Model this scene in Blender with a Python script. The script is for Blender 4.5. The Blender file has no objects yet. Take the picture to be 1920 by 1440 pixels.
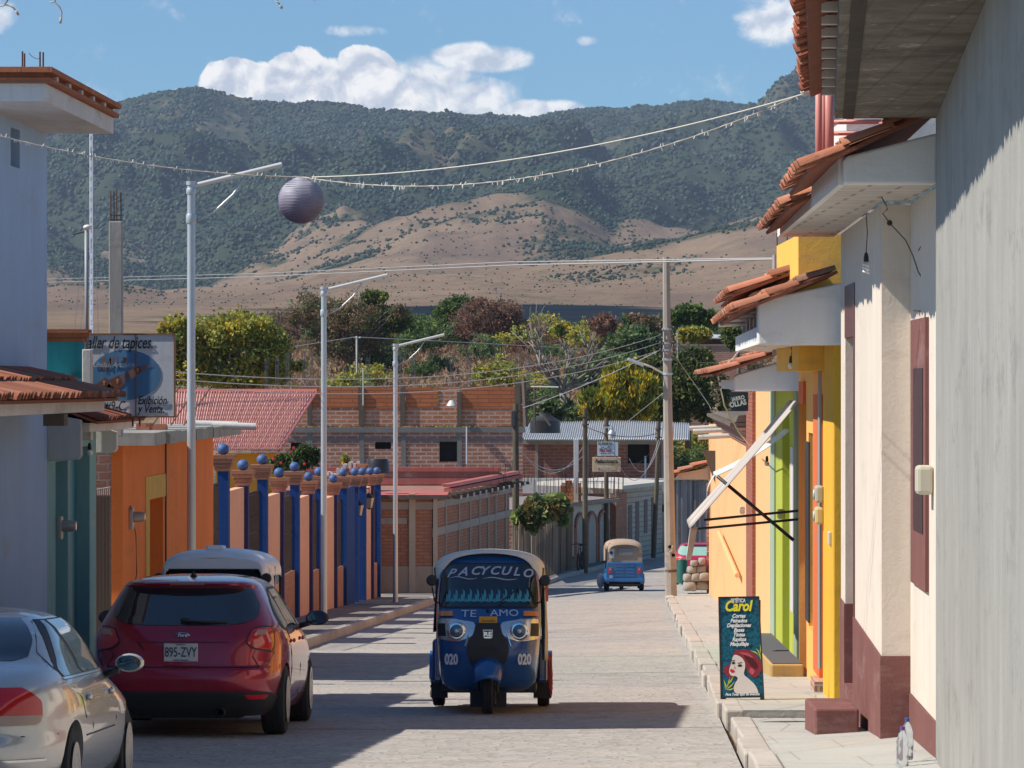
import bpy, bmesh, math, random
import numpy as np
from mathutils import Vector, Matrix, noise as mnoise
R = math.radians
C = bpy.context.scene.collection
FP = 7500.0          # focal length in photo pixels
EYE = 1.86
HAZE = 6.5e-5
K = 0.03067          # heading of the street to the right of the view axis
# ------------------------------------------------------------------ camera, world, sun, exposure
cd = bpy.data.cameras.new('camera'); cam = bpy.data.objects.new('camera', cd); C.objects.link(cam)
cam.location = (0, 0, EYE); cam.rotation_euler = (R(90), 0, 0)
cd.sensor_width = 36; cd.lens = 36 * FP / 1920; cd.clip_start = 0.5; cd.clip_end = 40000
bpy.context.scene.camera = cam
scn = bpy.context.scene
scn.view_settings.view_transform = 'Standard'; scn.view_settings.look = 'None'
scn.view_settings.exposure = 0.3; scn.view_settings.gamma = 1
SUN = Vector((1.006, 0.17, -1.07)).normalized()
sl = bpy.data.lights.new('sun', 'SUN'); sl.energy = 5.0; sl.angle = R(0.5); sl.color = (1.0, 0.93, 0.83)
so = bpy.data.objects.new('sun', sl); C.objects.link(so)
so.rotation_euler = SUN.to_track_quat('-Z', 'Y').to_euler()
EL = math.asin(-SUN.z); AZ = math.atan2(-SUN.x, -SUN.y)

class NT:
    """tiny node-tree helper"""
    def __init__(s, nt): s.nt = nt; s.n = nt.nodes; s.l = nt.links
    def add(s, t, **k):
        n = s.n.new(t)
        for a, b in k.items(): setattr(n, a, b)
        return n
    def put(s, sock, v):
        if v is None: return
        if isinstance(v, bpy.types.NodeSocket): s.l.new(v, sock)
        else: sock.default_value = v
    def m(s, op, a, b=None, c=None, clamp=False):
        n = s.add('ShaderNodeMath', operation=op, use_clamp=clamp)
        s.put(n.inputs[0], a); s.put(n.inputs[1], b); s.put(n.inputs[2], c); return n.outputs[0]
    def noise(s, vec, scale, detail=4, rough=0.55, dist=0.0):
        n = s.add('ShaderNodeTexNoise'); s.put(n.inputs['Vector'], vec)
        n.inputs['Scale'].default_value = scale; n.inputs['Detail'].default_value = detail
        n.inputs['Roughness'].default_value = rough; n.inputs['Distortion'].default_value = dist
        return n.outputs['Fac']
    def map(s, vec, sc=(1, 1, 1), loc=(0, 0, 0), rot=(0, 0, 0)):
        n = s.add('ShaderNodeMapping'); s.put(n.inputs['Vector'], vec)
        n.inputs['Scale'].default_value = sc; n.inputs['Location'].default_value = loc; n.inputs['Rotation'].default_value = rot
        return n.outputs[0]
    def mix(s, f, a, b, blend='MIX'):
        n = s.add('ShaderNodeMix', data_type='RGBA', blend_type=blend)
        s.put(n.inputs[0], f)
        for i, v in ((6, a), (7, b)):
            if isinstance(v, (tuple, list)) and len(v) == 3: v = (*v, 1)
            s.put(n.inputs[i], v)
        return n.outputs[2]
    def ss(s, x, a, b):
        n = s.add('ShaderNodeMapRange', interpolation_type='SMOOTHSTEP')
        s.put(n.inputs[0], x); n.inputs[1].default_value = a; n.inputs[2].default_value = b
        return n.outputs[0]
    def rng(s, x, a, b, c, d):
        n = s.add('ShaderNodeMapRange'); s.put(n.inputs[0], x)
        for i, v in enumerate((a, b, c, d)): n.inputs[i + 1].default_value = v
        return n.outputs[0]

w = bpy.data.worlds.new('World'); scn.world = w; w.use_nodes = True
T = NT(w.node_tree)
for n in list(T.n): T.n.remove(n)
wo = T.add('ShaderNodeOutputWorld'); bg = T.add('ShaderNodeBackground'); T.l.new(bg.outputs[0], wo.inputs[0])
sky = T.add('ShaderNodeTexSky', sky_type='NISHITA', sun_disc=False, sun_elevation=EL, sun_rotation=AZ % (2 * math.pi))
sky.air_density = 1.0; sky.dust_density = 0.5; sky.ozone_density = 2.0; sky.altitude = 1600
tc = T.add('ShaderNodeTexCoord'); sx = T.add('ShaderNodeSeparateXYZ'); T.l.new(tc.outputs['Generated'], sx.inputs[0])
gy = T.m('MAXIMUM', sx.outputs[1], 0.02)
cx = T.m('DIVIDE', sx.outputs[0], gy); cz = T.m('DIVIDE', sx.outputs[2], gy)       # tangent of bearing and of elevation
cv = T.add('ShaderNodeCombineXYZ'); T.l.new(cx, cv.inputs[0]); T.l.new(cz, cv.inputs[1])
vec = cv.outputs[0]
def ell(px, py, rx, ry, amp=1.0):
    dx = T.m('DIVIDE', T.m('SUBTRACT', cx, (px - 960) / FP), rx / FP)
    dy = T.m('DIVIDE', T.m('SUBTRACT', cz, (720 - py) / FP), ry / FP)
    r2 = T.m('ADD', T.m('MULTIPLY', dx, dx), T.m('MULTIPLY', dy, dy))
    return T.m('MULTIPLY', T.m('SUBTRACT', 1.0, r2, None, True), amp)
def fields(v):
    return T.noise(v, 95, 6, 0.56, 0.3), T.noise(v, 30, 2, 0.5)
def cloudmass(ells):
    acc = None
    for e in ells:
        x = ell(*e); acc = x if acc is None else T.m('MAXIMUM', acc, x)
    return acc
hard = cloudmass([(440, 158, 85, 62), (500, 190, 130, 90), (560, 145, 80, 72), (600, 185, 110, 100), (685, 135, 75, 66), (660, 185, 120, 90), (340, 178, 60, 18, .7), (720, 190, 90, 60)])
soft = cloudmass([(790, 170, 150, 75, 1.0), (900, 108, 115, 34, 1.2), (850, 190, 140, 60, 1.1), (1010, 208, 110, 26, 1.2), (950, 215, 60, 22, .8), (1465, 40, 110, 60, .8), (670, 58, 75, 16, .55), (1100, 76, 30, 12, .5), (-30, 30, 70, 50, .8), (1720, 90, 200, 90, .8)])
n1, n2 = fields(vec)
vec2 = T.map(vec, loc=(0.0016, -0.0024, 0)); m1, m2 = fields(vec2)
vb = T.noise(vec, 55, 3, .5)
nm = T.noise(vec, 62, 9, .66, .4)
hd = T.m('ADD', hard, T.m('MULTIPLY', T.m('SUBTRACT', nm, .5), 1.25))
hm = T.ss(hd, .32, .42)
sd = T.m('ADD', soft, T.m('MULTIPLY', T.m('SUBTRACT', nm, .5), 2.2))
sm = T.m('MULTIPLY', T.ss(sd, .12, .75), .92)
mask = T.m('MAXIMUM', hm, sm)
relief = T.m('ADD', T.m('MULTIPLY', T.m('SUBTRACT', n1, m1), 5.0), T.m('MULTIPLY', T.m('SUBTRACT', vb, .5), 1.3))
shade = T.m('ADD', .62, relief, None, True)  # sunlit and shaded sides of the clouds put into their colour
ccol = T.mix(shade, (9.5, 10.3, 12.0, 1), (18.0, 17.5, 16.8, 1))
skc = T.mix(1.0, sky.outputs[0], (0.82, 1.34, 1.70, 1), 'MULTIPLY')
out = T.mix(mask, skc, ccol)
T.l.new(out, bg.inputs[0]); bg.inputs[1].default_value = 0.056

# ------------------------------------------------------------------ coordinates
def P(px, py, Y): return Vector(((px - 960) / FP * Y, Y, EYE - (py - 720) / FP * Y))
def S(u, Y, z): return Vector((u + K * Y, Y, z))         # street frame: u across, Y along
def W_(x, Y, z): return Vector((x, Y, z))
def YU(px, u): return u * FP / (px - 1190)
def ZP(py, Y): return EYE - (py - 720) / FP * Y
def gz(Y):
    if Y < 124: return -0.0375 * Y
    t = min(1, (Y - 124) / 20); return -4.65 - 0.45 * (t * (2 - t))
# ------------------------------------------------------------------ builder
class MB:
    def __init__(s): s.v = []; s.f = []; s.c = []
    def poly(s, pts, col=(1, 1, 1)):
        i = len(s.v); s.v += [tuple(p) for p in pts]; s.f.append(tuple(range(i, i + len(pts)))); s.c.append(col); return s
    def mesh(s, vs, fs, col=(1, 1, 1)):
        i = len(s.v); s.v += [tuple(p) for p in vs]
        for f in fs: s.f.append(tuple(k + i for k in f)); s.c.append(col)
        return s
    def box(s, a0, a1, b0, b1, c0, c1, fn=S, col=(1, 1, 1)):
        vs = [fn(a, b, c) for c in (c0, c1) for b in (b0, b1) for a in (a0, a1)]
        return s.mesh(vs, [(0, 2, 3, 1), (4, 5, 7, 6), (0, 1, 5, 4), (2, 6, 7, 3), (0, 4, 6, 2), (1, 3, 7, 5)], col)
    def hexa(s, b, t, col=(1, 1, 1)):      # 4 bottom pts, 4 top pts
        n = len(b); fs = [tuple(range(n))[::-1], tuple(range(n, 2 * n))] + [(i, (i + 1) % n, n + (i + 1) % n, n + i) for i in range(n)]
        return s.mesh(list(b) + list(t), fs, col)
    def extr(s, pts, d, col=(1, 1, 1)):
        d = Vector(d); return s.hexa([Vector(p) for p in pts], [Vector(p) + d for p in pts], col)
    def tube(s, pts, r, n=8, col=(1, 1, 1), cap=True, r1=None):
        pts = [Vector(p) for p in pts]; m = len(pts); vs = []
        for i, p in enumerate(pts):
            d = (pts[min(i + 1, m - 1)] - pts[max(i - 1, 0)]).normalized()
            a = d.cross(Vector((0, 0, 1)) if abs(d.z) < .95 else Vector((1, 0, 0))).normalized(); b = d.cross(a)
            rr = r if r1 is None else r + (r1 - r) * i / (m - 1)
            if isinstance(r, (list, tuple)): rr = r[i]
            for k in range(n):
                t = 2 * math.pi * k / n; vs.append(p + (a * math.cos(t) + b * math.sin(t)) * rr)
        fs = [(i * n + k, i * n + (k + 1) % n, (i + 1) * n + (k + 1) % n, (i + 1) * n + k) for i in range(m - 1) for k in range(n)]
        if cap: fs += [tuple(range(n))[::-1], tuple(range((m - 1) * n, m * n))]
        return s.mesh(vs, fs, col)
    def lathe(s, prof, ctr, axis='z', n=20, col=(1, 1, 1)):    # prof: (radius, along)
        ctr = Vector(ctr); vs = []
        for r, h in prof:
            for k in range(n):
                t = 2 * math.pi * k / n; a, b = r * math.cos(t), r * math.sin(t)
                vs.append(ctr + Vector({'z': (a, b, h), 'x': (h, a, b), 'y': (a, h, b)}[axis]))
        m = len(prof)
        fs = [(i * n + k, i * n + (k + 1) % n, (i + 1) * n + (k + 1) % n, (i + 1) * n + k) for i in range(m - 1) for k in range(n)]
        fs += [tuple(range(n))[::-1], tuple(range((m - 1) * n, m * n))]
        return s.mesh(vs, fs, col)
    def ball(s, ctr, r, n=16, sc=(1, 1, 1), col=(1, 1, 1), k=None):
        k = k or n // 2
        prof = [(max(1e-3, r * math.sin(math.pi * i / k)), -r * math.cos(math.pi * i / k)) for i in range(k + 1)]
        i0 = len(s.v); s.lathe(prof, (0, 0, 0), 'z', n, col)
        for i in range(i0, len(s.v)):
            v = s.v[i]; s.v[i] = (ctr[0] + v[0] * sc[0], ctr[1] + v[1] * sc[1], ctr[2] + v[2] * sc[2])
        return s
    def grid(s, fn, nu, nv, col=(1, 1, 1)):
        vs = [fn(i / nu, j / nv) for j in range(nv + 1) for i in range(nu + 1)]
        n = nu + 1
        return s.mesh(vs, [(j * n + i, j * n + i + 1, (j + 1) * n + i + 1, (j + 1) * n + i) for j in range(nv) for i in range(nu)], col)
    def xf(s, M, i0=0):
        for i in range(i0, len(s.v)): s.v[i] = tuple(M @ Vector(s.v[i]))
        return s
    def build(s, name, mat, parent=None, smooth=False, bevel=0, label=None, local=False, recalc=True):
        me = bpy.data.meshes.new(name)
        off = Vector((0, 0, 0))
        if parent is not None and not local:
            off = parent.location.copy(); q = parent
            while q.parent: q = q.parent; off += q.location
        me.from_pydata([tuple(Vector(v) - off) for v in s.v] if off.length else s.v, [], s.f)
        if recalc:
            bm = bmesh.new(); bm.from_mesh(me); bmesh.ops.recalc_face_normals(bm, faces=bm.faces); bm.to_mesh(me); bm.free()
        nl = len(me.loops); U = np.zeros((nl, 2), 'f'); L = np.ones((nl, 4), 'f')
        for p in me.polygons:
            n = p.normal; ax = max(range(3), key=lambda i: abs(n[i])); c = s.c[p.index]
            for li in p.loop_indices:
                q = s.v[me.loops[li].vertex_index]
                U[li] = (q[1], q[2]) if ax == 0 else ((q[0], q[2]) if ax == 1 else (q[0], q[1]))
                L[li, :3] = c
        me.uv_layers.new(name='UVMap'); me.uv_layers['UVMap'].data.foreach_set('uv', U.ravel())
        me.color_attributes.new('col', 'FLOAT_COLOR', 'CORNER'); me.color_attributes['col'].data.foreach_set('color', L.ravel())
        if smooth:
            me.polygons.foreach_set('use_smooth', [True] * len(me.polygons))
            if smooth is not True: me.set_sharp_from_angle(angle=R(smooth))
        me.materials.append(mat)
        o = bpy.data.objects.new(name, me); C.objects.link(o)
        if parent is not None: o.parent = parent
        if label: o['label'] = label
        if bevel:
            b = o.modifiers.new('bevel', 'BEVEL'); b.width = bevel; b.segments = 2; b.limit_method = 'ANGLE'; b.angle_limit = R(40)
        return o
def tag(o, label, cat, group=None, kind=None):
    o['label'] = label; o['category'] = cat
    if group: o['group'] = group
    if kind: o['kind'] = kind
    return o
def thing(name, label, cat, loc=(0, 0, 0), rotz=0, group=None):
    o = bpy.data.objects.new(name, None); C.objects.link(o); o.location = loc; o.rotation_euler = (0, 0, rotz)
    o.empty_display_size = .2
    return tag(o, label, cat, group)
def setting(o): o['kind'] = 'structure'; return o
def copytree(o, parent=None):
    c = o.copy(); C.objects.link(c); c.parent = parent
    for ch in o.children: copytree(ch, c)
    return c
LOCALTEXT = False
def text(s, size, mat, parent, M, name='lettering', shear=0.0, ext=0.001, sx=1.0, bold=0.0, space=1.0):
    cu = bpy.data.curves.new('t', 'FONT'); cu.body = s; cu.size = size; cu.shear = shear; cu.extrude = ext; cu.offset = bold
    cu.align_x = 'CENTER'; cu.align_y = 'CENTER'; cu.space_character = space; cu.resolution_u = 3
    to = bpy.data.objects.new('t', cu); C.objects.link(to)
    bpy.context.view_layer.update()
    dg = bpy.context.evaluated_depsgraph_get(); me = bpy.data.meshes.new_from_object(to.evaluated_get(dg))
    bpy.data.objects.remove(to); me.name = name
    me.transform(Matrix.Diagonal((sx, 1, 1, 1))); me.transform(M)
    if not LOCALTEXT: me.transform(Matrix.Translation(-parent.location))
    me.materials.clear(); me.materials.append(mat)
    if 'col' not in me.color_attributes:
        ca = me.color_attributes.new('col', 'FLOAT_COLOR', 'CORNER'); ca.data.foreach_set('color', np.ones(len(me.loops) * 4, 'f'))
    o = bpy.data.objects.new(name, me); C.objects.link(o); o.parent = parent
    return o
RX = Matrix.Rotation(R(90), 4, 'X')       # text plane upright, read from -Y
def at(x, y, z): return Matrix.Translation((x, y, z))
# ------------------------------------------------------------------ materials
MC = {}
def base_mat(name):
    m = bpy.data.materials.new(name); m.use_nodes = True; t = NT(m.node_tree)
    b = t.n['Principled BSDF']; return m, t, b
def c4(c): return (*c[:3], 1)
def sc(c, k): return tuple(min(1, x * k) for x in c[:3])
def plain(name, col, rough=.6, metal=0, coat=0, vc=True, spec=.5, bump=0, bs=40, var=.0, sheen=0):
    if name in MC: return MC[name]
    m, t, b = base_mat(name)
    tc = t.add('ShaderNodeTexCoord')
    c = c4(col)
    if var:
        c = t.mix(t.noise(tc.outputs['Object'], 3.0, 6), c4(sc(col, 1 - var)), c4(sc(col, 1 + var)))
    if vc:
        a = t.add('ShaderNodeAttribute', attribute_name='col'); c = t.mix(1.0, c, a.outputs[0], 'MULTIPLY')
    t.put(b.inputs['Base Color'], c); b.inputs['Roughness'].default_value = rough; b.inputs['Metallic'].default_value = metal
    b.inputs['Coat Weight'].default_value = coat; b.inputs['Coat Roughness'].default_value = .04
    b.inputs['Specular IOR Level'].default_value = spec
    if bump:
        bn = t.add('ShaderNodeBump'); bn.inputs['Strength'].default_value = bump; bn.inputs['Distance'].default_value = .01
        t.put(bn.inputs['Height'], t.noise(tc.outputs['Object'], bs, 5)); t.l.new(bn.outputs[0], b.inputs['Normal'])
    MC[name] = m; return m
def stucco(name, col, var=.12, streak=.22, dirt=(.22, .2, .18), dirtamt=.25, bump=.5, rough=.85, low=None):
    if name in MC: return MC[name]
    m, t, b = base_mat(name); tc = t.add('ShaderNodeTexCoord'); uv = tc.outputs['UV']
    big = t.noise(uv, .9, 5, .6); fine = t.noise(uv, 9, 4, .6)
    c = t.mix(big, c4(sc(col, 1 - var)), c4(sc(col, 1 + var)))
    st = t.noise(t.map(uv, (7, .45, 1)), 1.6, 6, .7, .2)
    c = t.mix(t.m('MULTIPLY', t.ss(st, .48, .75), streak), c, c4(sc(col, .55)))
    c = t.mix(t.m('MULTIPLY', t.ss(t.noise(t.map(uv, (5, .5, 1), (3, 7, 0)), 1.4, 6, .7), .55, .8), streak * .8), c, c4(sc(col, 1.35)))
    for q_, (o1, o2) in enumerate(((.44, .60), (.50, .64), (.46, .62))):
        sb = t.noise(t.map(uv, ((1.7, .42, 1), (2.9, .6, 1), (.5, .3, 1))[q_], (9 * q_, 3 + q_ * 5, 0)), 1.0, 6, .7, .1)
        c = t.mix(t.m('MULTIPLY', t.ss(sb, o1, o2), min(.9, streak * (.9, .8, .9)[q_])), c, c4(sc(col, (.66, 1.35, .78)[q_])))
    c = t.mix(t.m('MULTIPLY', t.ss(t.noise(t.map(uv, (.35, 1, 1)), 2.3, 8, .75), .53, .66), dirtamt), c, c4(dirt))
    a = t.add('ShaderNodeAttribute', attribute_name='col'); c = t.mix(1.0, c, a.outputs[0], 'MULTIPLY')
    t.put(b.inputs['Base Color'], c); b.inputs['Roughness'].default_value = rough; b.inputs['Specular IOR Level'].default_value = .25
    bn = t.add('ShaderNodeBump'); bn.inputs['Strength'].default_value = bump; bn.inputs['Distance'].default_value = .010
    h = t.m('ADD', t.m('MULTIPLY', fine, .6), t.m('MULTIPLY', t.noise(uv, 32, 3), .4))
    t.put(bn.inputs['Height'], h); t.l.new(bn.outputs[0], b.inputs['Normal'])
    MC[name] = m; return m
def brick(name, c1, c2, mortar, bw=.26, bh=.075, ms=.012, rough=.9, dusty=0.0):
    if name in MC: return MC[name]
    m, t, b = base_mat(name); tc = t.add('ShaderNodeTexCoord'); uv = tc.outputs['UV']
    jit = t.add('ShaderNodeVectorMath', operation='ADD'); nn = t.add('ShaderNodeTexNoise'); nn.inputs['Scale'].default_value = 3
    t.l.new(uv, nn.inputs['Vector']); scl = t.add('ShaderNodeVectorMath', operation='SCALE'); t.l.new(nn.outputs['Color'], scl.inputs[0]); scl.inputs['Scale'].default_value = .02
    t.l.new(uv, jit.inputs[0]); t.l.new(scl.outputs[0], jit.inputs[1])
    br = t.add('ShaderNodeTexBrick'); t.l.new(jit.outputs[0], br.inputs['Vector'])
    br.inputs['Color1'].default_value = c4(c1); br.inputs['Color2'].default_value = c4(c2); br.inputs['Mortar'].default_value = c4(mortar)
    br.inputs['Scale'].default_value = 1; br.inputs['Mortar Size'].default_value = ms; br.inputs['Brick Width'].default_value = bw; br.inputs['Row Height'].default_value = bh
    br.inputs['Mortar Smooth'].default_value = .3
    c = t.mix(t.rng(t.noise(uv, 1.7, 6, .7), .3, .7, 0, .55), br.outputs['Color'], c4(sc(c1, .6)))
    c = t.mix(t.m('MULTIPLY', t.ss(t.noise(uv, 1.1, 7, .75), .5, .72), dusty), c, c4(mortar))
    a = t.add('ShaderNodeAttribute', attribute_name='col'); c = t.mix(1.0, c, a.outputs[0], 'MULTIPLY')
    t.put(b.inputs['Base Color'], c); b.inputs['Roughness'].default_value = rough; b.inputs['Specular IOR Level'].default_value = .2
    bn = t.add('ShaderNodeBump'); bn.inputs['Strength'].default_value = .7; bn.inputs['Distance'].default_value = .01
    t.put(bn.inputs['Height'], t.m('SUBTRACT', t.m('MULTIPLY', t.noise(uv, 25, 4), .5), br.outputs['Fac'])); t.l.new(bn.outputs[0], b.inputs['Normal'])
    MC[name] = m; return m
def clay(name='clay_tile', col=(.43, .175, .105), dark=(.13, .075, .055)):
    if name in MC: return MC[name]
    m, t, b = base_mat(name); tc = t.add('ShaderNodeTexCoord'); ob = tc.outputs['Object']
    c = t.mix(t.noise(ob, 4, 6, .7), c4(sc(col, .7)), c4(sc(col, 1.3)))
    c = t.mix(t.m('MULTIPLY', t.ss(t.noise(ob, 14, 6, .75), .52, .72), .6), c, c4(dark))
    a = t.add('ShaderNodeAttribute', attribute_name='col'); c = t.mix(1.0, c, a.outputs[0], 'MULTIPLY')
    t.put(b.inputs['Base Color'], c); b.inputs['Roughness'].default_value = .85; b.inputs['Specular IOR Level'].default_value = .25
    bn = t.add('ShaderNodeBump'); bn.inputs['Strength'].default_value = .5; bn.inputs['Distance'].default_value = .01
    t.put(bn.inputs['Height'], t.noise(ob, 60, 4)); t.l.new(bn.outputs[0], b.inputs['Normal'])
    MC[name] = m; return m
def leafmat(name, col, trans=.25, rough=.6):
    if name in MC: return MC[name]
    m, t, b = base_mat(name); a = t.add('ShaderNodeAttribute', attribute_name='col')
    c = t.mix(1.0, c4(col), a.outputs[0], 'MULTIPLY'); t.put(b.inputs['Base Color'], c)
    b.inputs['Roughness'].default_value = rough; b.inputs['Specular IOR Level'].default_value = .3
    tr = t.add('ShaderNodeBsdfTranslucent'); t.put(tr.inputs[0], c)
    mx = t.add('ShaderNodeMixShader'); mx.inputs[0].default_value = trans
    t.l.new(b.outputs[0], mx.inputs[1]); t.l.new(tr.outputs[0], mx.inputs[2]); t.l.new(mx.outputs[0], t.n['Material Output'].inputs[0])
    MC[name] = m; return m
def glass(name='dark_glass', col=(.02, .03, .035), rough=.03, alpha=0.0):
    if name in MC: return MC[name]
    m, t, b = base_mat(name); b.inputs['Base Color'].default_value = c4(col); b.inputs['Roughness'].default_value = rough
    b.inputs['Specular IOR Level'].default_value = .8; b.inputs['Coat Weight'].default_value = .5; b.inputs['Coat Roughness'].default_value = .02
    if alpha:
        tr = t.add('ShaderNodeBsdfTransparent'); tr.inputs[0].default_value = (.55, .6, .62, 1)
        mx = t.add('ShaderNodeMixShader'); mx.inputs[0].default_value = alpha
        t.l.new(b.outputs[0], mx.inputs[1]); t.l.new(tr.outputs[0], mx.inputs[2]); t.l.new(mx.outputs[0], t.n['Material Output'].inputs[0])
    MC[name] = m; return m
CONC = stucco('raw_concrete', (.36, .34, .31), .2, .35, (.1, .1, .09), .3)
CONCW = stucco('whitewashed_concrete', (.62, .60, .56), .1, .25, (.2, .17, .14), .35)
WHITE = stucco('white_plaster', (.72, .70, .66), .06, .12, (.35, .3, .25), .2)
REBAR = plain('rusty_rebar', (.12, .06, .04), .8, var=.3)
BLACKM = plain('black_metal', (.02, .02, .022), .45)
RUBBER = plain('rubber', (.018, .018, .02), .8, bump=.2)
WOODG = stucco('weathered_wood', (.15, .12, .095), .25, .55, (.06, .05, .04), .35)
GALV = plain('galvanised_steel', (.52, .55, .57), .45, .55, var=.12)
WIREM = plain('wire_grey', (.30, .30, .30), .6)
WIREB = plain('wire_black', (.02, .02, .02), .6)
# ------------------------------------------------------------------ ground, road, pavements, hills
def interp(xs, ys, v): return float(np.interp(v, xs, ys))
def hill_z(x, Y):
    """height of the land at world x, Y"""
    if Y <= 176: return gz(Y) - 0.05
    a = 960 + FP * x / Y
    n = mnoise.fractal(Vector((x * .02, Y * .02, 0)), 1.0, 2.0, 4)
    e = lambda py, D: EYE + (720 - py) / FP * D
    l3 = e(interp([-400, 90, 200, 300, 500, 640, 760, 900, 1000, 1100, 1250, 1440, 1700, 2300],
                  [560, 548, 545, 560, 545, 520, 512, 512, 515, 500, 468, 415, 375, 330], a), 2200)
    l2 = e(interp([-400, 90, 300, 380, 520, 620, 700, 800, 930, 1020, 1080, 1150, 1250, 1450, 1700, 2300],
                  [470, 500, 548, 540, 490, 450, 420, 384, 350, 338, 375, 440, 452, 408, 365, 320], a), 3100)
    cr = e(interp([-400, -100, 90, 200, 300, 370, 480, 560, 650, 750, 880, 950, 1020, 1100, 1200, 1300, 1380, 1430, 1520, 1700, 2300],
                  [260, 250, 232, 215, 182, 179, 203, 210, 214, 211, 222, 234, 226, 204, 192, 188, 203, 208, 173, 130, 110], a), 5200)
    ks = [176, 200, 235, 300, 430, 700, 1000, 1400, 1800, 2200, 2450, 3100, 3350, 4200, 5200, 5900, 7200]
    zs = [-5.15, -2.5, 1.2, e(652, 300), e(628, 430), e(617, 700), e(602, 1000), e(577, 1400), e(560, 1800) * .55 + l3 * .45 * .8, l3, l3 * .97, l2, l2 * 1.0,
          l2 + (cr - l2) * .52, cr, cr * .93, cr * .6]
    z = float(np.interp(Y, ks, zs))
    amp = float(np.interp(Y, [176, 300, 1000, 1800, 2200, 3000, 4000, 5200, 7000], [.2, .5, 1.0, 5, 9, 22, 110, 22, 60]))
    rid = mnoise.ridged_multi_fractal(Vector((x * .0022 + 3.1, Y * .0010, 1.7)), 1.0, 2.1, 5, 1.0, 2.0) - 1.1
    rid += .35 * mnoise.fractal(Vector((x * .011, Y * .008, 4.2)), .9, 2.0, 4)
    return z + amp * rid * .9 + n * min(1.0, Y / 600) * .6
def grass_cover(x, Y):
    """1 where the land is dry grass, 0 where it is wooded"""
    a = 960 + FP * x / Y
    edge = interp([-400, 90, 250, 420, 560, 700, 850, 930, 980, 1040, 1120, 1250, 1450, 2300],
                  [2500, 2350, 2350, 2700, 3150, 3300, 3350, 3300, 2900, 2500, 2350, 2300, 2450, 2600], a)
    n = mnoise.fractal(Vector((x * .006, Y * .0035, 9.1)), 1.0, 2.0, 5)
    g = (edge - Y) / 420 + n * 1.9 + .5 * mnoise.fractal(Vector((x * .03, Y * .012, 1.1)), .8, 2.0, 4)
    patch = mnoise.fractal(Vector((x * .004, Y * .0022, 2.3)), 1.0, 2.0, 5)
    low = max(0, min(1, (4300 - Y) / 900))
    g = max(g, (patch - .18) * 3.2 * low - .3)
    return max(0.0, min(1.0, g * .5 + .5))
NX, NYs = 300, list(np.linspace(-20, 176, 60)) + list(np.geomspace(181, 1400, 60)) + list(np.linspace(1430, 5300, 190)) + list(np.linspace(5400, 7200, 12))
vs = []; cov = []
for Y in NYs:
    Wd = max(90.0, .19 * Y)
    for i in range(NX + 1):
        t = -1 + 2 * i / NX; x = t * Wd
        z = hill_z(x, Y); vs.append((x, Y, z)); cov.append(grass_cover(x, Y) if Y > 1000 else 1.0)
VG = np.array(vs).reshape(len(NYs), NX + 1, 3); CG = np.array(cov).reshape(len(NYs), NX + 1)
fs = [(j * (NX + 1) + i, j * (NX + 1) + i + 1, (j + 1) * (NX + 1) + i + 1, (j + 1) * (NX + 1) + i) for j in range(len(NYs) - 1) for i in range(NX)]
me = bpy.data.meshes.new('hills'); me.from_pydata(vs, [], fs)
ca = me.color_attributes.new('cover', 'FLOAT_COLOR', 'POINT'); L = np.ones((len(vs), 4), 'f'); L[:, 0] = cov; L[:, 1] = cov; L[:, 2] = cov
ca.data.foreach_set('color', L.ravel()); me.polygons.foreach_set('use_smooth', [True] * len(me.polygons))
m, t, b = base_mat('hillside'); tc = t.add('ShaderNodeTexCoord'); ob = tc.outputs['Object']
a = t.add('ShaderNodeAttribute', attribute_name='cover')
cv_ = t.m('ADD', a.outputs['Fac'], t.m('MULTIPLY', t.m('SUBTRACT', t.noise(ob, .020, 9, .78), .5), 1.7))
dry = t.mix(t.noise(t.map(ob, (1, .5, 1)), .012, 8, .72), (.125, .092, .065, 1), (.32, .225, .15, 1))
dry = t.mix(t.m('MULTIPLY', t.ss(t.noise(t.map(ob, (1, .45, 1)), .045, 9, .85), .50, .62), .6), dry, (.09, .085, .055, 1))
dry = t.mix(t.m('MULTIPLY', t.ss(t.noise(t.map(ob, (1, .3, 1)), .006, 5, .6), .48, .62), .5), dry, (.13, .09, .075, 1))
gre = t.mix(t.noise(ob, .03, 8, .75), (.018, .038, .022, 1), (.065, .072, .042, 1))
t.put(b.inputs['Base Color'], t.mix(t.ss(cv_, .30, .72), gre, dry)); b.inputs['Roughness'].default_value = 1; b.inputs['Specular IOR Level'].default_value = .05
bn = t.add('ShaderNodeBump'); bn.inputs['Strength'].default_value = .8; bn.inputs['Distance'].default_value = 3
t.put(bn.inputs['Height'], t.noise(ob, .06, 6, .7)); t.l.new(bn.outputs[0], b.inputs['Normal'])
me.materials.append(m); hills = bpy.data.objects.new('hills', me); C.objects.link(hills); setting(hills)

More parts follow.
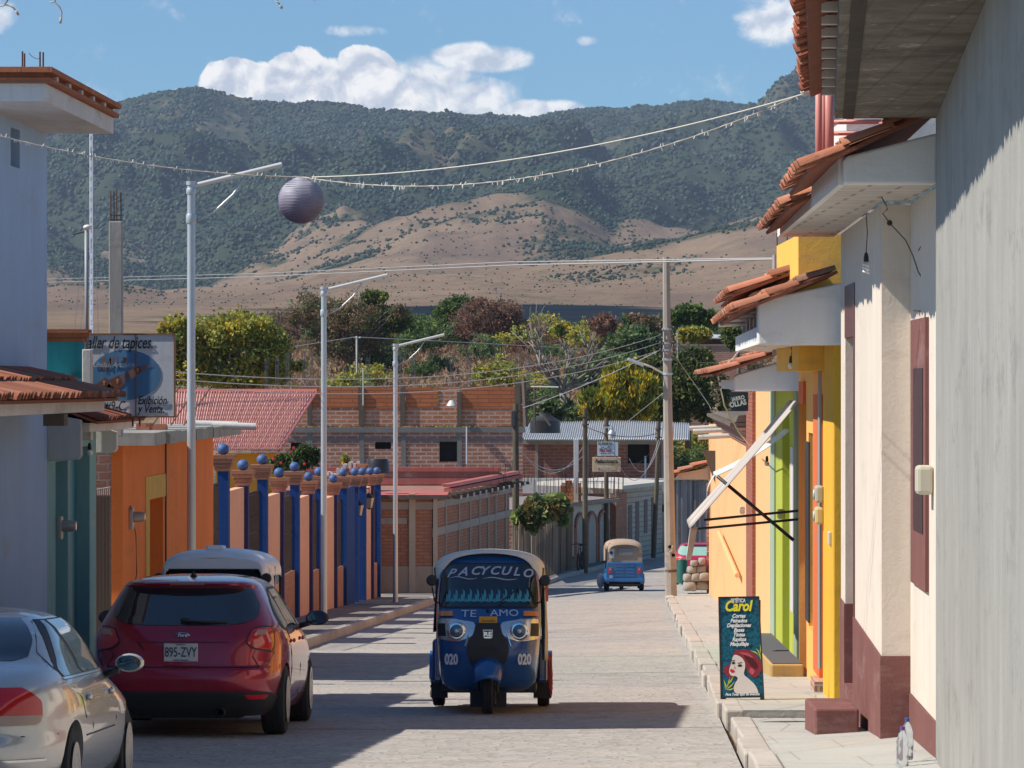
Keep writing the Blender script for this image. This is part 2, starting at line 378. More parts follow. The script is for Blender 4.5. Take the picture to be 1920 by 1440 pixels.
# wooded mountain: crowns of the far-off wood (nobody could count them)
rs = np.random.RandomState(4)
ico_v = []; 
bmi = bmesh.new(); bmesh.ops.create_icosphere(bmi, subdivisions=1, radius=1)
ico_v = np.array([v.co[:] for v in bmi.verts]); ico_f = np.array([[v.index for v in f.verts] for f in bmi.faces]); bmi.free()
NB = 135000
yi_lo = np.searchsorted(NYs, 1300)
js = rs.randint(yi_lo, len(NYs) - 13, NB * 3); is_ = rs.randint(8, NX - 8, NB * 3); fj = rs.rand(NB * 3); fi = rs.rand(NB * 3)
A0 = VG[js, is_]; A1 = VG[js, is_ + 1]; A2 = VG[js + 1, is_]
pos = A0 + (A1 - A0) * fi[:, None] + (A2 - A0) * fj[:, None]
cvv = CG[js, is_]
ln = np.array([mnoise.fractal(Vector((p[0] * .013, p[1] * .009, 7)), .9, 2, 4) for p in pos])
prob = np.interp(cvv, [.1, .4, .6, .8, 1.0], [.95, .6, .26, .09, .035]) * np.clip(.75 + 1.6 * ln, .15, 1.6)
keep = rs.rand(len(pos)) < prob; pos = pos[keep][:NB]; ln = ln[keep][:NB]
n = len(pos); rad = rs.uniform(1.6, 4.6, n) ** 1.0 * np.interp(pos[:, 1], [1300, 2400, 5000], [.30, .62, 1.12]); rad *= .8 * np.interp(cvv[keep][:NB], [.2, .6, 1.0], [1.0, .66, .36]); 
V = ico_v[None] * rad[:, None, None] * rs.uniform(.7, 1.25, (n, len(ico_v), 1)); V[:, :, 2] *= .85
V = V + pos[:, None, :]; V[:, :, 2] += (rad * .45)[:, None]
Fa = (ico_f[None] + (np.arange(n) * len(ico_v))[:, None, None]).reshape(-1, 3)
me = bpy.data.meshes.new('far_wood'); me.vertices.add(n * len(ico_v)); me.vertices.foreach_set('co', V.ravel())
me.loops.add(len(Fa) * 3); me.loops.foreach_set('vertex_index', Fa.ravel().astype('i')); me.polygons.add(len(Fa))
me.polygons.foreach_set('loop_start', np.arange(len(Fa), dtype='i') * 3)
me.polygons.foreach_set('use_smooth', [False] * len(Fa)); me.update(calc_edges=True)
cc = rs.uniform(.6, 1.5, (n, 1)) * np.array([[1, 1, 1]]) * (1 + .25 * rs.randn(n, 1) * np.array([[1, .2, .2]])); cc = np.clip(cc, .3, 2)
L = np.ones((n * len(ico_v), 4), 'f'); L[:, :3] = np.repeat(cc, len(ico_v), 0)
ca = me.color_attributes.new('col', 'FLOAT_COLOR', 'POINT'); ca.data.foreach_set('color', L.ravel())
me.materials.append(leafmat('far_foliage', (.026, .050, .026), .1)); fw = bpy.data.objects.new('far_wood', me); C.objects.link(fw)
tag(fw, 'green wood of low trees covering the mountain behind the town', 'wood', kind='stuff')

# out-of-frame cloud whose shade lies on the plain below the foothills
tgt = Vector((-6, 1130, 12)); cc_ = tgt - SUN * (2300)
mb = MB(); rnd = random.Random(5)
for k in range(70):
    q = Vector((rnd.uniform(-44, 40), rnd.uniform(-300, 250), rnd.uniform(-10, 25)))
    mb.ball(cc_ + q, rnd.uniform(16, 30), 12, (1.3, 1.8, .5))
cl = mb.build('cloud', plain('cloud_white', (.9, .9, .9), 1), None, True); setting(cl)

# road
def rxl(Y): return interp([0, 112, 118, 130, 144, 149, 156, 163, 176], [-5.3, -5.3 + K * 112, -1.7, .2, 2.0, 3.1, 4.4, 6.9, 12], Y) if Y > 112 else -5.3 + K * Y
def rxr(Y): return .85 + K * Y if Y < 111 else interp([111, 113, 118, 124, 200], [.85 + K * 111, 6, 14, 40, 40], Y)
mb = MB(); ys = list(np.linspace(2, 110, 260)) + list(np.linspace(110.5, 176, 100))
nx = 12
vsr = [(rxl(Y) + (rxr(Y) - rxl(Y)) * i / nx, Y, gz(Y) - (0.02 * math.sin(math.pi * i / nx) if Y < 112 else 0) + .012 + .008 * mnoise.noise(Vector((i * .6, Y * .9, 3)))) for Y in ys for i in range(nx + 1)]
mb.mesh(vsr, [(j * (nx + 1) + i, j * (nx + 1) + i + 1, (j + 1) * (nx + 1) + i + 1, (j + 1) * (nx + 1) + i) for j in range(len(ys) - 1) for i in range(nx)])
m, t, b = base_mat('cobbled_road'); tc = t.add('ShaderNodeTexCoord'); uv0 = tc.outputs['UV']; uv = t.map(uv0, rot=(0, 0, .62))
v = t.add('ShaderNodeTexVoronoi', feature='DISTANCE_TO_EDGE'); t.l.new(t.map(uv, (1, .8, 1)), v.inputs['Vector']); v.inputs['Scale'].default_value = 6.5
v2 = t.add('ShaderNodeTexVoronoi'); t.l.new(t.map(uv, (1, .8, 1)), v2.inputs['Vector']); v2.inputs['Scale'].default_value = 6.5
c = t.mix(v2.outputs['Color'], (.26, .24, .22, 1), (.50, .47, .43, 1)); c = t.mix(.62, c, t.mix(t.noise(uv, 5, 9, .8), (.30, .285, .265, 1), (.47, .445, .415, 1)))
c = t.mix(t.m('MULTIPLY', t.ss(v.outputs['Distance'], .10, .0), .5), c, (.23, .205, .18, 1))
c = t.mix(t.m('MULTIPLY', t.ss(t.noise(uv, .7, 8, .7), .5, .68), .5), c, (.47, .425, .37, 1))
c = t.mix(t.m('MULTIPLY', t.ss(t.noise(uv, .45, 9, .82), .53, .64), .55), c, (.20, .185, .17, 1))
sxy = t.add('ShaderNodeSeparateXYZ'); t.l.new(uv0, sxy.inputs[0])
wob = t.m('ADD', sxy.outputs[1], t.m('MULTIPLY', t.noise(uv, 1.1, 4), .5))
jl = t.m('ABSOLUTE', t.m('SUBTRACT', t.m('MODULO', wob, 11.3), 4.6)); c = t.mix(t.m('MULTIPLY', t.ss(jl, .09, .02), .65), c, (.14, .12, .10, 1))
band = t.m('ABSOLUTE', t.m('SUBTRACT', t.m('MODULO', t.m('ADD', wob, 5), 16.0), 5.0)); c = t.mix(t.m('MULTIPLY', t.ss(band, 1.0, .3), .22), c, (.52, .44, .36, 1))
t.put(b.inputs['Base Color'], c); b.inputs['Roughness'].default_value = .9; b.inputs['Specular IOR Level'].default_value = .2
bn = t.add('ShaderNodeBump'); bn.inputs['Strength'].default_value = .9; bn.inputs['Distance'].default_value = .02
t.put(bn.inputs['Height'], t.m('ADD', t.m('MULTIPLY', t.ss(v.outputs['Distance'], 0, .14), .3), t.m('MULTIPLY', t.noise(uv, 22, 5), .5))); t.l.new(bn.outputs[0], b.inputs['Normal'])
setting(mb.build('road', m, None, True))
# pavements
def pavemat(name, c1, c2, crack=.6, jx=.0):
    m, t, b = base_mat(name); tc = t.add('ShaderNodeTexCoord'); uv = tc.outputs['UV']
    c = t.mix(t.noise(uv, 1.3, 8, .68), c4(c1), c4(c2))
    c = t.mix(t.m('MULTIPLY', t.ss(t.noise(uv, .8, 7, .7), .54, .66), .5), c, (.50, .40, .31, 1))
    br = t.add('ShaderNodeTexBrick'); t.l.new(uv, br.inputs['Vector']); br.inputs['Scale'].default_value = 1; br.inputs['Brick Width'].default_value = .9; br.inputs['Row Height'].default_value = 1.3
    br.inputs['Mortar Size'].default_value = .011
    c = t.mix(t.m('MULTIPLY', br.outputs['Fac'], crack * .6), c, (.20, .18, .155, 1))
    v = t.add('ShaderNodeTexVoronoi', feature='DISTANCE_TO_EDGE'); t.l.new(t.map(uv, (1, .5, 1)), v.inputs['Vector']); v.inputs['Scale'].default_value = .9
    c = t.mix(t.m('MULTIPLY', t.ss(v.outputs['Distance'], .014, .0), .5), c, (.15, .13, .11, 1))
    t.put(b.inputs['Base Color'], c); b.inputs['Roughness'].default_value = .9; b.inputs['Specular IOR Level'].default_value = .2
    bn = t.add('ShaderNodeBump'); bn.inputs['Strength'].default_value = .4; bn.inputs['Distance'].default_value = .02
    t.put(bn.inputs['Height'], t.noise(uv, 18, 5)); t.l.new(bn.outputs[0], b.inputs['Normal']); return m
PAVE = pavemat('pavement', (.33, .33, .30), (.50, .49, .45)); PAVEL = pavemat('pavement_left', (.17, .15, .135), (.32, .285, .25), .7)
KERB = stucco('kerb_stone', (.47, .43, .38), .2, .3, (.15, .13, .11), .4, 1.0)
CURB = .17
def strip(mb, fa, fb, Ya, Yb, n, zt, zb=-.5):
    for k in range(n):
        y0 = Ya + (Yb - Ya) * k / n; y1 = Ya + (Yb - Ya) * (k + 1) / n
        b_ = [W_(fa(y0), y0, gz(y0) + zb), W_(fb(y0), y0, gz(y0) + zb), W_(fb(y1), y1, gz(y1) + zb), W_(fa(y1), y1, gz(y1) + zb)]
        t_ = [W_(p.x, p.y, gz(p.y) + (zt(p.y) if callable(zt) else zt)) for p in b_]
        mb.hexa(b_, t_)
mb = MB(); strip(mb, lambda Y: -9 + K * Y, lambda Y: rxl(Y) - .16, 4, 117, 40, CURB - .012)
strip(mb, lambda Y: rxl(Y) - 2.2, lambda Y: rxl(Y) - .16, 117.01, 168, 24, CURB - .03)
setting(mb.build('pavement_left', PAVEL))
mb = MB(); strip(mb, lambda Y: rxl(Y) - .162, lambda Y: rxl(Y) + .01, 4, 116, 60, CURB); strip(mb, lambda Y: rxl(Y) - .162, lambda Y: rxl(Y) + .01, 116.01, 168, 30, CURB - .02)
setting(mb.build('kerb_left', KERB, bevel=.02))
rh = lambda Y: CURB if Y > 38.6 else interp([20, 31, 34, 37.2, 38.6], [.10, .12, .22, .03, .06], Y)
mb = MB(); strip(mb, lambda Y: .85 + .2 + K * Y, lambda Y: 3.3 + K * Y, 38.62, 112, 30, CURB - .01)
strip(mb, lambda Y: .85 + .2 + K * Y, lambda Y: 3.6 + K * Y, 4, 38.6, 16, lambda Y: .085)
setting(mb.build('pavement_right', PAVE))
mb = MB(); rnd = random.Random(8); y = 38.62
while y < 111.5:
    l = rnd.uniform(1.4, 2.4); j = rnd.uniform(-.03, .03)
    strip(mb, lambda Y: .85 + j + K * Y, lambda Y: 1.06 + K * Y, y, min(y + l - .02, 111.9), 1, CURB + rnd.uniform(-.01, .02)); y += l
y = 6.0
while y < 38.4:
    l = rnd.uniform(1.4, 2.4); j = rnd.uniform(-.03, .03)
    strip(mb, lambda Y: .9 + j + K * Y, lambda Y: 1.12 + K * Y, y, min(y + l - .02, 38.4), 1, .10 + rnd.uniform(-.01, .02)); y += l
setting(mb.build('kerb_right', KERB, bevel=.02))
# ramp of concrete along the near houses
mb = MB(); n = 14
def ramp(s_, q): 
    Y = 24 + (37.6 - 24) * q; hi = .02 + interp([24, 31, 33.2, 37.6], [.16, .17, .24, .0], Y)
    return S(1.15 + 2.3 * s_, Y, gz(Y) + .09 + (hi + .0) * s_ ** 1.3)
mb.grid(ramp, 8, n); setting(mb.build('pavement_ramp', PAVE, None, True))
# ------------------------------------------------------------------ house helpers
def tiles(parent, e0, e1, up0, up1=None, name='roof_tiles', mat=None, tw=.17, tl=.42, seed=1, tint=(1, 1, 1), lift=.03, label=None, over=.05):
    """barrel clay tiles from eave e0-e1 up to e+up; one mesh, colour jitter per tile"""
    mat = mat or clay(); up1 = up1 or up0; e0, e1, up0, up1 = Vector(e0), Vector(e1), Vector(up0), Vector(up1)
    rnd = random.Random(seed); L = (e1 - e0).length; n = max(2, round(L / tw)); rows = max(1, round(up0.length / tl)); mb = MB()
    ax = (e1 - e0).normalized(); nr = ax.cross(up0.normalized()); nr = nr if nr.z > 0 else -nr
    base = [e0 + nr * .005, e1 + nr * .005, e1 + up1 + nr * .005, e0 + up0 + nr * .005]
    mb.hexa([p - nr * .03 for p in base], base, (.5, .42, .4))
    for r in range(rows):
        for i in range(n):
            f = (i + .5) / n; o = e0 + ax * L * f; up = up0.lerp(up1, f); ul = up.length; ud = up / ul
            a = o + up * (r / rows) - ud * (over * (1 if r == 0 else .8) + rnd.uniform(-.02, .02)) + nr * rnd.uniform(0, .008); b_ = o + up * ((r + 1) / rows)
            sk = ax * rnd.uniform(-.012, .012); a += sk
            k = rnd.uniform(.62, 1.25); wv = rnd.random(); col = (tint[0] * k * rnd.uniform(.95, 1.05), tint[1] * k * (1 + .3 * (wv > .8)), tint[2] * k * (1 + .5 * (wv > .8)))
            vs = []; m = 6
            for q, (pp, rr, h) in enumerate(((a, tw * .52, lift), (b_, tw * .40, lift * .35))):
                for sgn, th in ((1, 0), (.80, 0)):
                    for k2 in range(m + 1):
                        t = math.pi * k2 / m
                        vs.append(pp + ax * (math.cos(t) * rr * sgn) + nr * (math.sin(t) * rr * sgn * .8 + h))
            n1 = m + 1; fs = []
            for k2 in range(m):
                fs.append((k2, k2 + 1, 2 * n1 + k2 + 1, 2 * n1 + k2)); fs.append((n1 + k2, n1 + k2 + 1, k2 + 1, k2)); fs.append((n1 + k2, 3 * n1 + k2, 3 * n1 + k2 + 1, n1 + k2 + 1))
            mb.mesh(vs, fs, col)
    return mb.build(name, mat, parent, 40, label=label, recalc=False)
def wallU(mb, u0, u1, Y0, Y1, zb, zt, ops=(), fn=S, col=(1, 1, 1)):
    """wall slab between u0..u1 running along Y with openings (Ya,Yb,za,zb); zb/zt may be functions of Y"""
    fb = zb if callable(zb) else (lambda Y: zb); ft = zt if callable(zt) else (lambda Y: zt)
    ys = sorted(set([Y0, Y1] + [y for o in ops for y in o[:2]]))
    for a, b in zip(ys[:-1], ys[1:]):
        segs = [(None, None)]; cuts = sorted([(o[2], o[3]) for o in ops if o[0] <= a + 1e-6 and o[1] >= b - 1e-6])
        lo = None
        for c0, c1 in cuts + [(None, None)]:
            za = (fb(a), fb(b)) if lo is None else (lo, lo)
            zc = (ft(a), ft(b)) if c0 is None else (c0, c0)
            if zc[0] - za[0] > 1e-3: mb.hexa([fn(u0, a, za[0]), fn(u1, a, za[0]), fn(u1, b, za[1]), fn(u0, b, za[1])], [fn(u0, a, zc[0]), fn(u1, a, zc[0]), fn(u1, b, zc[1]), fn(u0, b, zc[1])], col)
            lo = c1
    return mb
def wallX(mb, x0, x1, Y, d, zb, zt, ops=(), fn=W_):
    """camera-facing wall (front face at Y, depth d away) with openings (xa,xb,za,zb)"""
    xs = sorted(set([x0, x1] + [x for o in ops for x in o[:2]]))
    for a, b in zip(xs[:-1], xs[1:]):
        cuts = sorted([(o[2], o[3]) for o in ops if o[0] <= a + 1e-6 and o[1] >= b - 1e-6]); lo = zb
        for c0, c1 in cuts + [(zt, None)]:
            if c0 - lo > 1e-3: mb.box(a, b, Y, Y + d, lo, c0, fn)
            lo = c1
    return mb
def meter(u, Y, z, label, side=1, glassy=True, s=1.0, group='electricity meters on the house walls'):
    t = thing('electricity_meter', label, 'electricity meter', S(u, Y, z), 0, group)
    b = MB(); b.box(u, u + side * .05, Y - .13 * s, Y + .13 * s, z - .2 * s, z + .2 * s); b.build('back_plate', plain('meter_grey', (.35, .35, .34), .5), t, bevel=.01)
    b = MB(); b.lathe([(.001, 0), (.10 * s, 0), (.10 * s, side * .10), (.075 * s, side * .15), (.001, side * .155)], S(u + side * .05, Y, z + .02), 'x', 18); b.build('dial_cover', glass('meter_glass', (.30, .30, .28), .15) if glassy else plain('meter_beige', (.55, .5, .36), .5), t, 40)
    return t
def bulb(p, drop, label, spiral=True, cord=None):
    t = thing('hanging_light_bulb', label, 'light bulb', p)
    q = Vector(p); b = MB(); b.tube(cord or [q, q + Vector((.01, 0, -drop * .5)), q + Vector((0, 0, -drop))], .004, 5); b.build('cord', WIREB, t)
    e = q + Vector((0, 0, -drop)); b = MB(); b.lathe([(.001, 0), (.012, 0), (.020, -.03), (.022, -.075), (.001, -.078)], e, 'z', 10); b.build('lamp_holder', WIREB, t, 40)
    b = MB()
    if spiral:
        pts = [e + Vector((.024 * math.cos(a), .024 * math.sin(a), -.085 - .085 * a / (6 * math.pi))) for a in np.linspace(0, 6 * math.pi, 40)]
        b.tube(pts, .009, 6)
    else: b.ball(e + Vector((0, 0, -.11)), .035, 12)
    b.build('bulb', plain('bulb_white', (.85, .85, .82), .2), t, True)
    return t

# =================================================================== LEFT SIDE
UL = -6.2
LIL = stucco('lilac_render', (.33, .47, .66), .12, .10, (.36, .32, .30), .3, .4)
TEAL = stucco('teal_render', (.05, .32, .35), .15, .35, (.3, .3, .25), .25)
TEALL = stucco('pale_teal_render', (.22, .42, .42), .12, .3, (.5, .5, .45), .3)
# ---- lilac tower house
Yf = YU(88, UL); g = gz(Yf) - .6
h = thing('lilac_house', 'two-storey lilac house with a brick-edged flat roof slab, at the left edge', 'house', S(UL, Yf, gz(Yf)))
w0, w1 = YU(20, UL), YU(37, UL)
b = MB(); wallU(b, UL - .25, UL, 38.2, Yf, g, ZP(225, Yf) + .02, [(w0, w1, ZP(313, 40), ZP(241, 40))]); b.box(UL - 6, UL - .25, 38.2, Yf, g, ZP(225, Yf)); b.build('wall', LIL, h)
b = MB(); b.box(UL - .2, UL - .12, w0, w1, ZP(313, 40), ZP(241, 40)); b.build('window', glass('blue_glass', (.03, .09, .13), .1), h)
us = -5.49; Ys0, Ys1 = YU(85, us), YU(213, us); zs = ZP(190, 37.3)
b = MB(); b.box(UL - 6, us, Ys0, Ys1, zs, zs + .17); b.build('roof_slab', CONCW, h, bevel=.01)
BRK = brick('brick_red', (.42, .13, .06), (.50, .19, .09), (.28, .14, .09), .26, .07, .008)
b = MB(); b.box(UL - 6, us + .05, Ys0 - .05, Ys1 + .05, zs + .17, zs + .215); b.box(UL - 6, us - .01, Ys0 + .0, Ys1 - .0, zs + .215, zs + .265); b.box(UL - 6, us + .07, Ys0 - .07, Ys1 + .07, zs + .265, zs + .315); b.build('brick_edging', BRK, h)
for k in range(5): yy = Ys0 + .5 + k * .85; MB().box(us - .02, us + .035, yy, yy + .12, zs + .216, zs + .264).build('mortar_lump', CONCW, h)
for (px, y0_, rr) in ((42, 96, .008), (46, 100, .008), (75, 97, .008), (81, 98, .008)):
    b = MB(); b.tube([P(px, 128, 39), P(px, y0_, 39)], .009, 5); b.build('rebar', REBAR, h)
b = MB(); b.tube([P(54, 99, 39), P(60, 106, 39), P(68, 110, 39), P(75, 110, 39)], .003, 4); b.build('tie_wire', REBAR, h)
# tiled canopy over its ground floor
cz_ = ZP(780, YU(25, -5.4)); Yc0, Yc1 = 22, YU(196, -5.4)
b = MB(); b.hexa([S(UL, Yc0, cz_), S(-5.4, Yc0, cz_), S(-5.4, Yc1, cz_), S(UL, Yc1, cz_ + .1)], [S(UL, Yc0, cz_ + .12), S(-5.4, Yc0, cz_ + .12), S(-5.4, Yc1, cz_ + .12), S(UL, Yc1, cz_ + .22)]); b.build('canopy_slab', CONCW, h, bevel=.01)
tiles(h, S(-5.28, Yc0, cz_ + .13), S(-5.28, Yc1 + .12, cz_ + .13), Vector((-.92, 0, .27)), name='canopy_tiles', seed=3, tint=(.85, .78, .75), tw=.16)
b = MB(); b.box(-5.62, -5.42, 38.0, 38.25, cz_ - .12, cz_ - .002); b.build('beam_end', WOODG, h)
# unseen low wing left of the frame, added and raised to shade cars and road
b = MB(); b.box(UL - 6, UL, 18, 38.19, -1.9, cz_ - .005); b.box(UL - 6, UL - .01, 18, 38.0, cz_ - .004, 2.25); b.build('shade_wing', LIL, h)
# ---- teal house
h2 = thing('teal_house', 'teal house with a brick cornice between the lilac house and the orange wall', 'house', S(UL, 44, gz(44)))
Ya, Yb = Yf + .005, YU(180, UL); zt = ZP(700, 42.5)
d0, d1 = YU(104, UL), YU(168, UL)
b = MB(); wallU(b, UL - .3, UL, Ya, Yb, -2.6, ZP(700, 42.5), [(d0, YU(127, UL), -2.2, ZP(862, 44)), (YU(131, UL), d1, -2.2, ZP(840, 44))]); b.build('wall', TEALL, h2)
b = MB(); b.box(UL - .22, UL - .16, d0, YU(127, UL), -2.2, ZP(862, 44)); b.build('door', plain('teal_door', (.015, .20, .27), .5, var=.15), h2)
b = MB(); b.box(UL - .22, UL - .15, YU(131, UL), d1, -2.2, ZP(840, 44)); b.build('door', plain('teal_door', (.015, .20, .27), .5, var=.15), h2)
# upper set-back block with brick cornice
xa, xb = P(60, 0, 44).x, P(152, 0, 44).x
b = MB(); b.box(xa - 3, P(153, 0, 44).x, 44, 44.3, 1.3, ZP(641, 44), W_); b.build('upper_wall', TEAL, h2)
b = MB(); zc = ZP(641, 44)
for i, (o, h_) in enumerate(((.02, .05), (.05, .05), (.08, .04))): b.box(xa - 3, P(152, 0, 44).x + o, 44 - o, 44.35, zc, zc + h_, W_); zc += h_
b.build('cornice', BRK, h2)
b = MB(); x0, x1 = P(154, 0, 43.5).x, P(171, 0, 43.5).x; b.box(x0, x1, 43.5, 43.7, 1.25, ZP(655, 43.5), W_); b.build('parapet_post', CONCW, h2, bevel=.01)
# corbels and second canopy
for (pa, pb, yy, t0, t1) in ((88, 152, 42.25, 775, 862), (177, 219, 46.1, 798, 848)):
    b = MB(); xx0, xx1 = P(pa, 0, yy).x, P(pb, 0, yy).x
    b.extr([W_(xx0, yy, ZP(t0, yy)), W_(xx1, yy, ZP(t0 + 12, yy)), W_(xx1, yy, ZP(t1 - 6, yy)), W_(xx1 - .03, yy, ZP(t1, yy)), W_(xx0, yy, ZP(t1 + 2, yy))], (0, .16, 0)); b.build('corbel', WHITE if pa > 100 else stucco('grey_plaster', (.45, .47, .45), .1, .2), h2, bevel=.012)
z2 = ZP(806, 44.6)
b = MB(); b.box(UL, UL + .42, 42.45, 46.1, z2, z2 + .10); b.build('canopy_slab', WHITE, h2, bevel=.01)
tiles(h2, S(UL + .52, 42.3, z2 + .11), S(UL + .52, 46.4, z2 + .11), Vector((-.62, 0, .24)), name='canopy_tiles', seed=7, tint=(.6, .5, .48), tw=.14)
bulb(P(168, 822, 44.4), .05, 'light bulb under the teal house canopy', False)
meter(UL, YU(108, UL), ZP(994, 42.3), 'dark round electricity meter on the pale teal wall left of the teal door', s=.62)
# thin lamp post on the teal roof
t = thing('lamp_post', 'thin grey lamp post with a small white lamp head behind the teal house', 'lamp post', P(163, 660, 44.5))
b = MB(); b.tube([P(163, 690, 44.5), P(162, 432, 44.5)], .022, 8); b.build('pole', plain('pole_grey', (.28, .30, .32), .5), t, True)
b = MB(); b.ball(P(164, 426, 44.5), .05, 12, (1, 1, .6)); b.build('lamp_head', plain('lamp_white', (.75, .75, .73), .3), t, True)
b = MB(); b.tube([P(160, 434, 44.5), P(148, 437, 44.5), P(137, 440, 44.5)], .010, 6); b.build('arm', BLACKM, t)
# ---- tapestry workshop sign
t = thing('painted_sign', 'rusty-edged white painted metal sign with a blue oval above the teal house', 'sign', P(240, 780, 44.6))
Ysg = 44.6
x0, x1, z0, z1 = P(150, 0, Ysg).x, P(327, 0, Ysg).x, ZP(781, Ysg), ZP(627, Ysg)
b = MB(); b.box(x0, x1, Ysg, Ysg + .03, z0, z1, W_); b.build('panel', stucco('sign_white', (.62, .66, .70), .06, .25, (.35, .2, .1), .25, .1), t)
b = MB()
for (a, c, d, e) in ((x0 - .012, x1 + .012, z1 - .006, z1 + .012), (x0 - .012, x1 + .012, z0 - .012, z0 + .006), (x1 - .006, x1 + .012, z0, z1), (P(254, 0, Ysg).x, P(256, 0, Ysg).x, z0, z1)): b.box(a, c, Ysg - .012, Ysg + .04, d, e, W_)
b.build('rusty_frame', plain('rust', (.23, .12, .07), .8, var=.4), t)
ctr = P(236, 703, Ysg); rx_, rz_ = 66 / FP * Ysg, 47 / FP * Ysg
b = MB(); b.poly([W_(ctr.x + rx_ * math.cos(a), Ysg - .004, ctr.z + rz_ * math.sin(a)) for a in np.linspace(0, 2 * math.pi, 48, endpoint=False)])
b.build('blue_oval', stucco('oval_blue', (.10, .24, .42), .15, .35, (.25, .15, .1), .35, .1), t)
b = MB(); sg = lambda px, py: P(px, py, Ysg - .008)
tp = [(172, 716), (196, 728), (221, 707), (258, 692), (290, 684), (262, 702), (238, 716), (212, 740), (188, 738), (172, 730)]
bandc = [(172, 705, 180, 722), (183, 722, 200, 706), (186, 724, 215, 706), (206, 722, 232, 704), (232, 712, 246, 694), (247, 706, 258, 692), (259, 700, 288, 686)]
b.poly([sg(*q) for q in ((175, 724), (199, 707), (215, 736), (195, 742))], (.9, .55, .4))
b.poly([sg(*q) for q in ((205, 712), (224, 703), (232, 722), (213, 736))], (.9, .5, .3))
b.poly([sg(*q) for q in ((225, 703), (239, 696), (245, 712), (232, 721))], (.8, 1.1, 1.9))
b.poly([sg(*q) for q in ((240, 696), (250, 690), (256, 704), (246, 711))], (2.6, 2.2, 1.5))
b.poly([sg(*q) for q in ((251, 690), (263, 686), (266, 697), (257, 703))], (.9, .5, .3))
b.poly([sg(*q) for q in ((264, 686), (288, 684), (267, 697))], (.8, .9, 1.6))
b.poly([sg(*q) for q in ((198, 727), (206, 717), (217, 733), (204, 739))], (2.6, 2.2, 1.5))
b.build('tapestry_motif', plain('motif', (.20, .12, .09), .7), t, recalc=False)
b = MB(); so_ = lambda px, py: P(px, py, Ysg - .012)
for (cx_, cy_) in ((195, 717), (220, 714), (237, 706), (247, 700), (258, 694)):
    for k in range(3):
        a_ = 5.2 - 1.7 * k if cx_ < 230 else 3.4 - 1.1 * k; b.poly([so_(cx_ - a_ * .5, cy_ - 3 + 3 * k), so_(cx_ + a_ * .5, cy_ - 3 + 3 * k), so_(cx_ + a_ * .4, cy_ - 1 + 3 * k), so_(cx_ - a_ * .4, cy_ - 1 + 3 * k)], (1, .3, .2) if cx_ == 237 else (3.4, 3, 2.4))
b.build('tapestry_detail', plain('motif', (.20, .12, .09), .7), t, recalc=False)
b = MB(); rnd = random.Random(2)
for (px, py, hh) in ((193, 672, 22), (197, 671, 26), (207, 670, 13), (213, 670, 20), (221, 668, 10), (233, 670, 16), (236, 671, 9), (206, 672, 22)):
    b.poly([so_(px - 2.2, py), so_(px + 2.2, py), so_(px + 1.2, py + hh), so_(px - .8, py + hh)])
b.build('rust_streak', plain('rust', (.23, .12, .07), .8, var=.4), t, recalc=False)
INK = plain('black_paint', (.015, .015, .02), .6)
sgn = lambda px, py: Matrix.Translation(P(px, py, Ysg - .010)) @ RX
text('Taller de tapices.', .195, INK, t, sgn(219, 643), shear=.3, sx=.60, bold=.002)
text('#9-C.', .15, INK, t, sgn(217, 762), shear=.2, sx=.7, bold=.001)
text('Exibici\u00f3n', .13, INK, t, sgn(285, 751), shear=.3, sx=.68, bold=.002)
text('y Venta.', .13, INK, t, sgn(283, 767), shear=.3, sx=.68, bold=.002)
text('Unidas. Arco-iris', .085, plain('pale_paint', (.5, .55, .58), .7), t, Matrix.Translation(P(213, 684, Ysg - .012)) @ RX, shear=.35, sx=.8)
b = MB(); b.tube([P(249, 782, Ysg), P(249, 800, Ysg)], .012, 6); b.tube([P(262, 782, Ysg), P(262, 800, Ysg)], .012, 6); b.build('leg', REBAR, t)
# ---- unfinished column with rebar behind the sign
t = thing('concrete_column', 'tall unfinished concrete column with rusty rebar behind the painted sign', 'column', P(216, 640, 50))
b = MB(); xx0, xx1 = P(204, 0, 50).x, P(229, 0, 50).x; b.box(xx0, xx1, 50, 50.17, 1.2, ZP(415, 50), W_); b.build('shaft', CONC, t, bevel=.012)
for px, py in ((208, 357), (214, 358), (219, 355), (227, 360)):
    b = MB(); b.tube([P(px, 420, 50.05 + (.1 if px in (214, 227) else 0)), P(px - .5, py, 50.05)], .008, 5); b.build('rebar', REBAR, t)
b = MB()
for py in (404, 412): b.box(P(206, 0, 50).x, P(228, 0, 50).x, 50.04, 50.14, ZP(py, 50), ZP(py, 50) + .012, W_)
b.build('stirrup', REBAR, t)
# ---- radio mast far behind
t = thing('radio_mast', 'slim white and blue lattice radio mast behind the lamp post', 'radio mast', P(172, 640, 120))
b = MB(); Ym = 120
for dx in (-2.2, 2.2): b.tube([P(172 + dx, 720, Ym), P(171 + dx, 200, Ym)], .018, 4)
b.tube([P(172, 720, Ym + .1), P(171, 200, Ym + .1)], .018, 4)
for k in range(54): py = 720 - k * 9.6; b.tube([P(172 + (2.2 if k % 2 else -2.2), py, Ym), P(172 + (-2.2 if k % 2 else 2.2), py - 9.6, Ym)], .012, 3)
b.build('lattice', plain('mast_white', (.62, .68, .75), .5), t)
for px, top in ((133, 300), (152, 470), (188, 300), (140, 480)):
    b = MB(); b.tube([P(px, 700, Ym), P(171, top - 20, Ym)], .009, 3); b.build('guy_wire', WIREM, t)
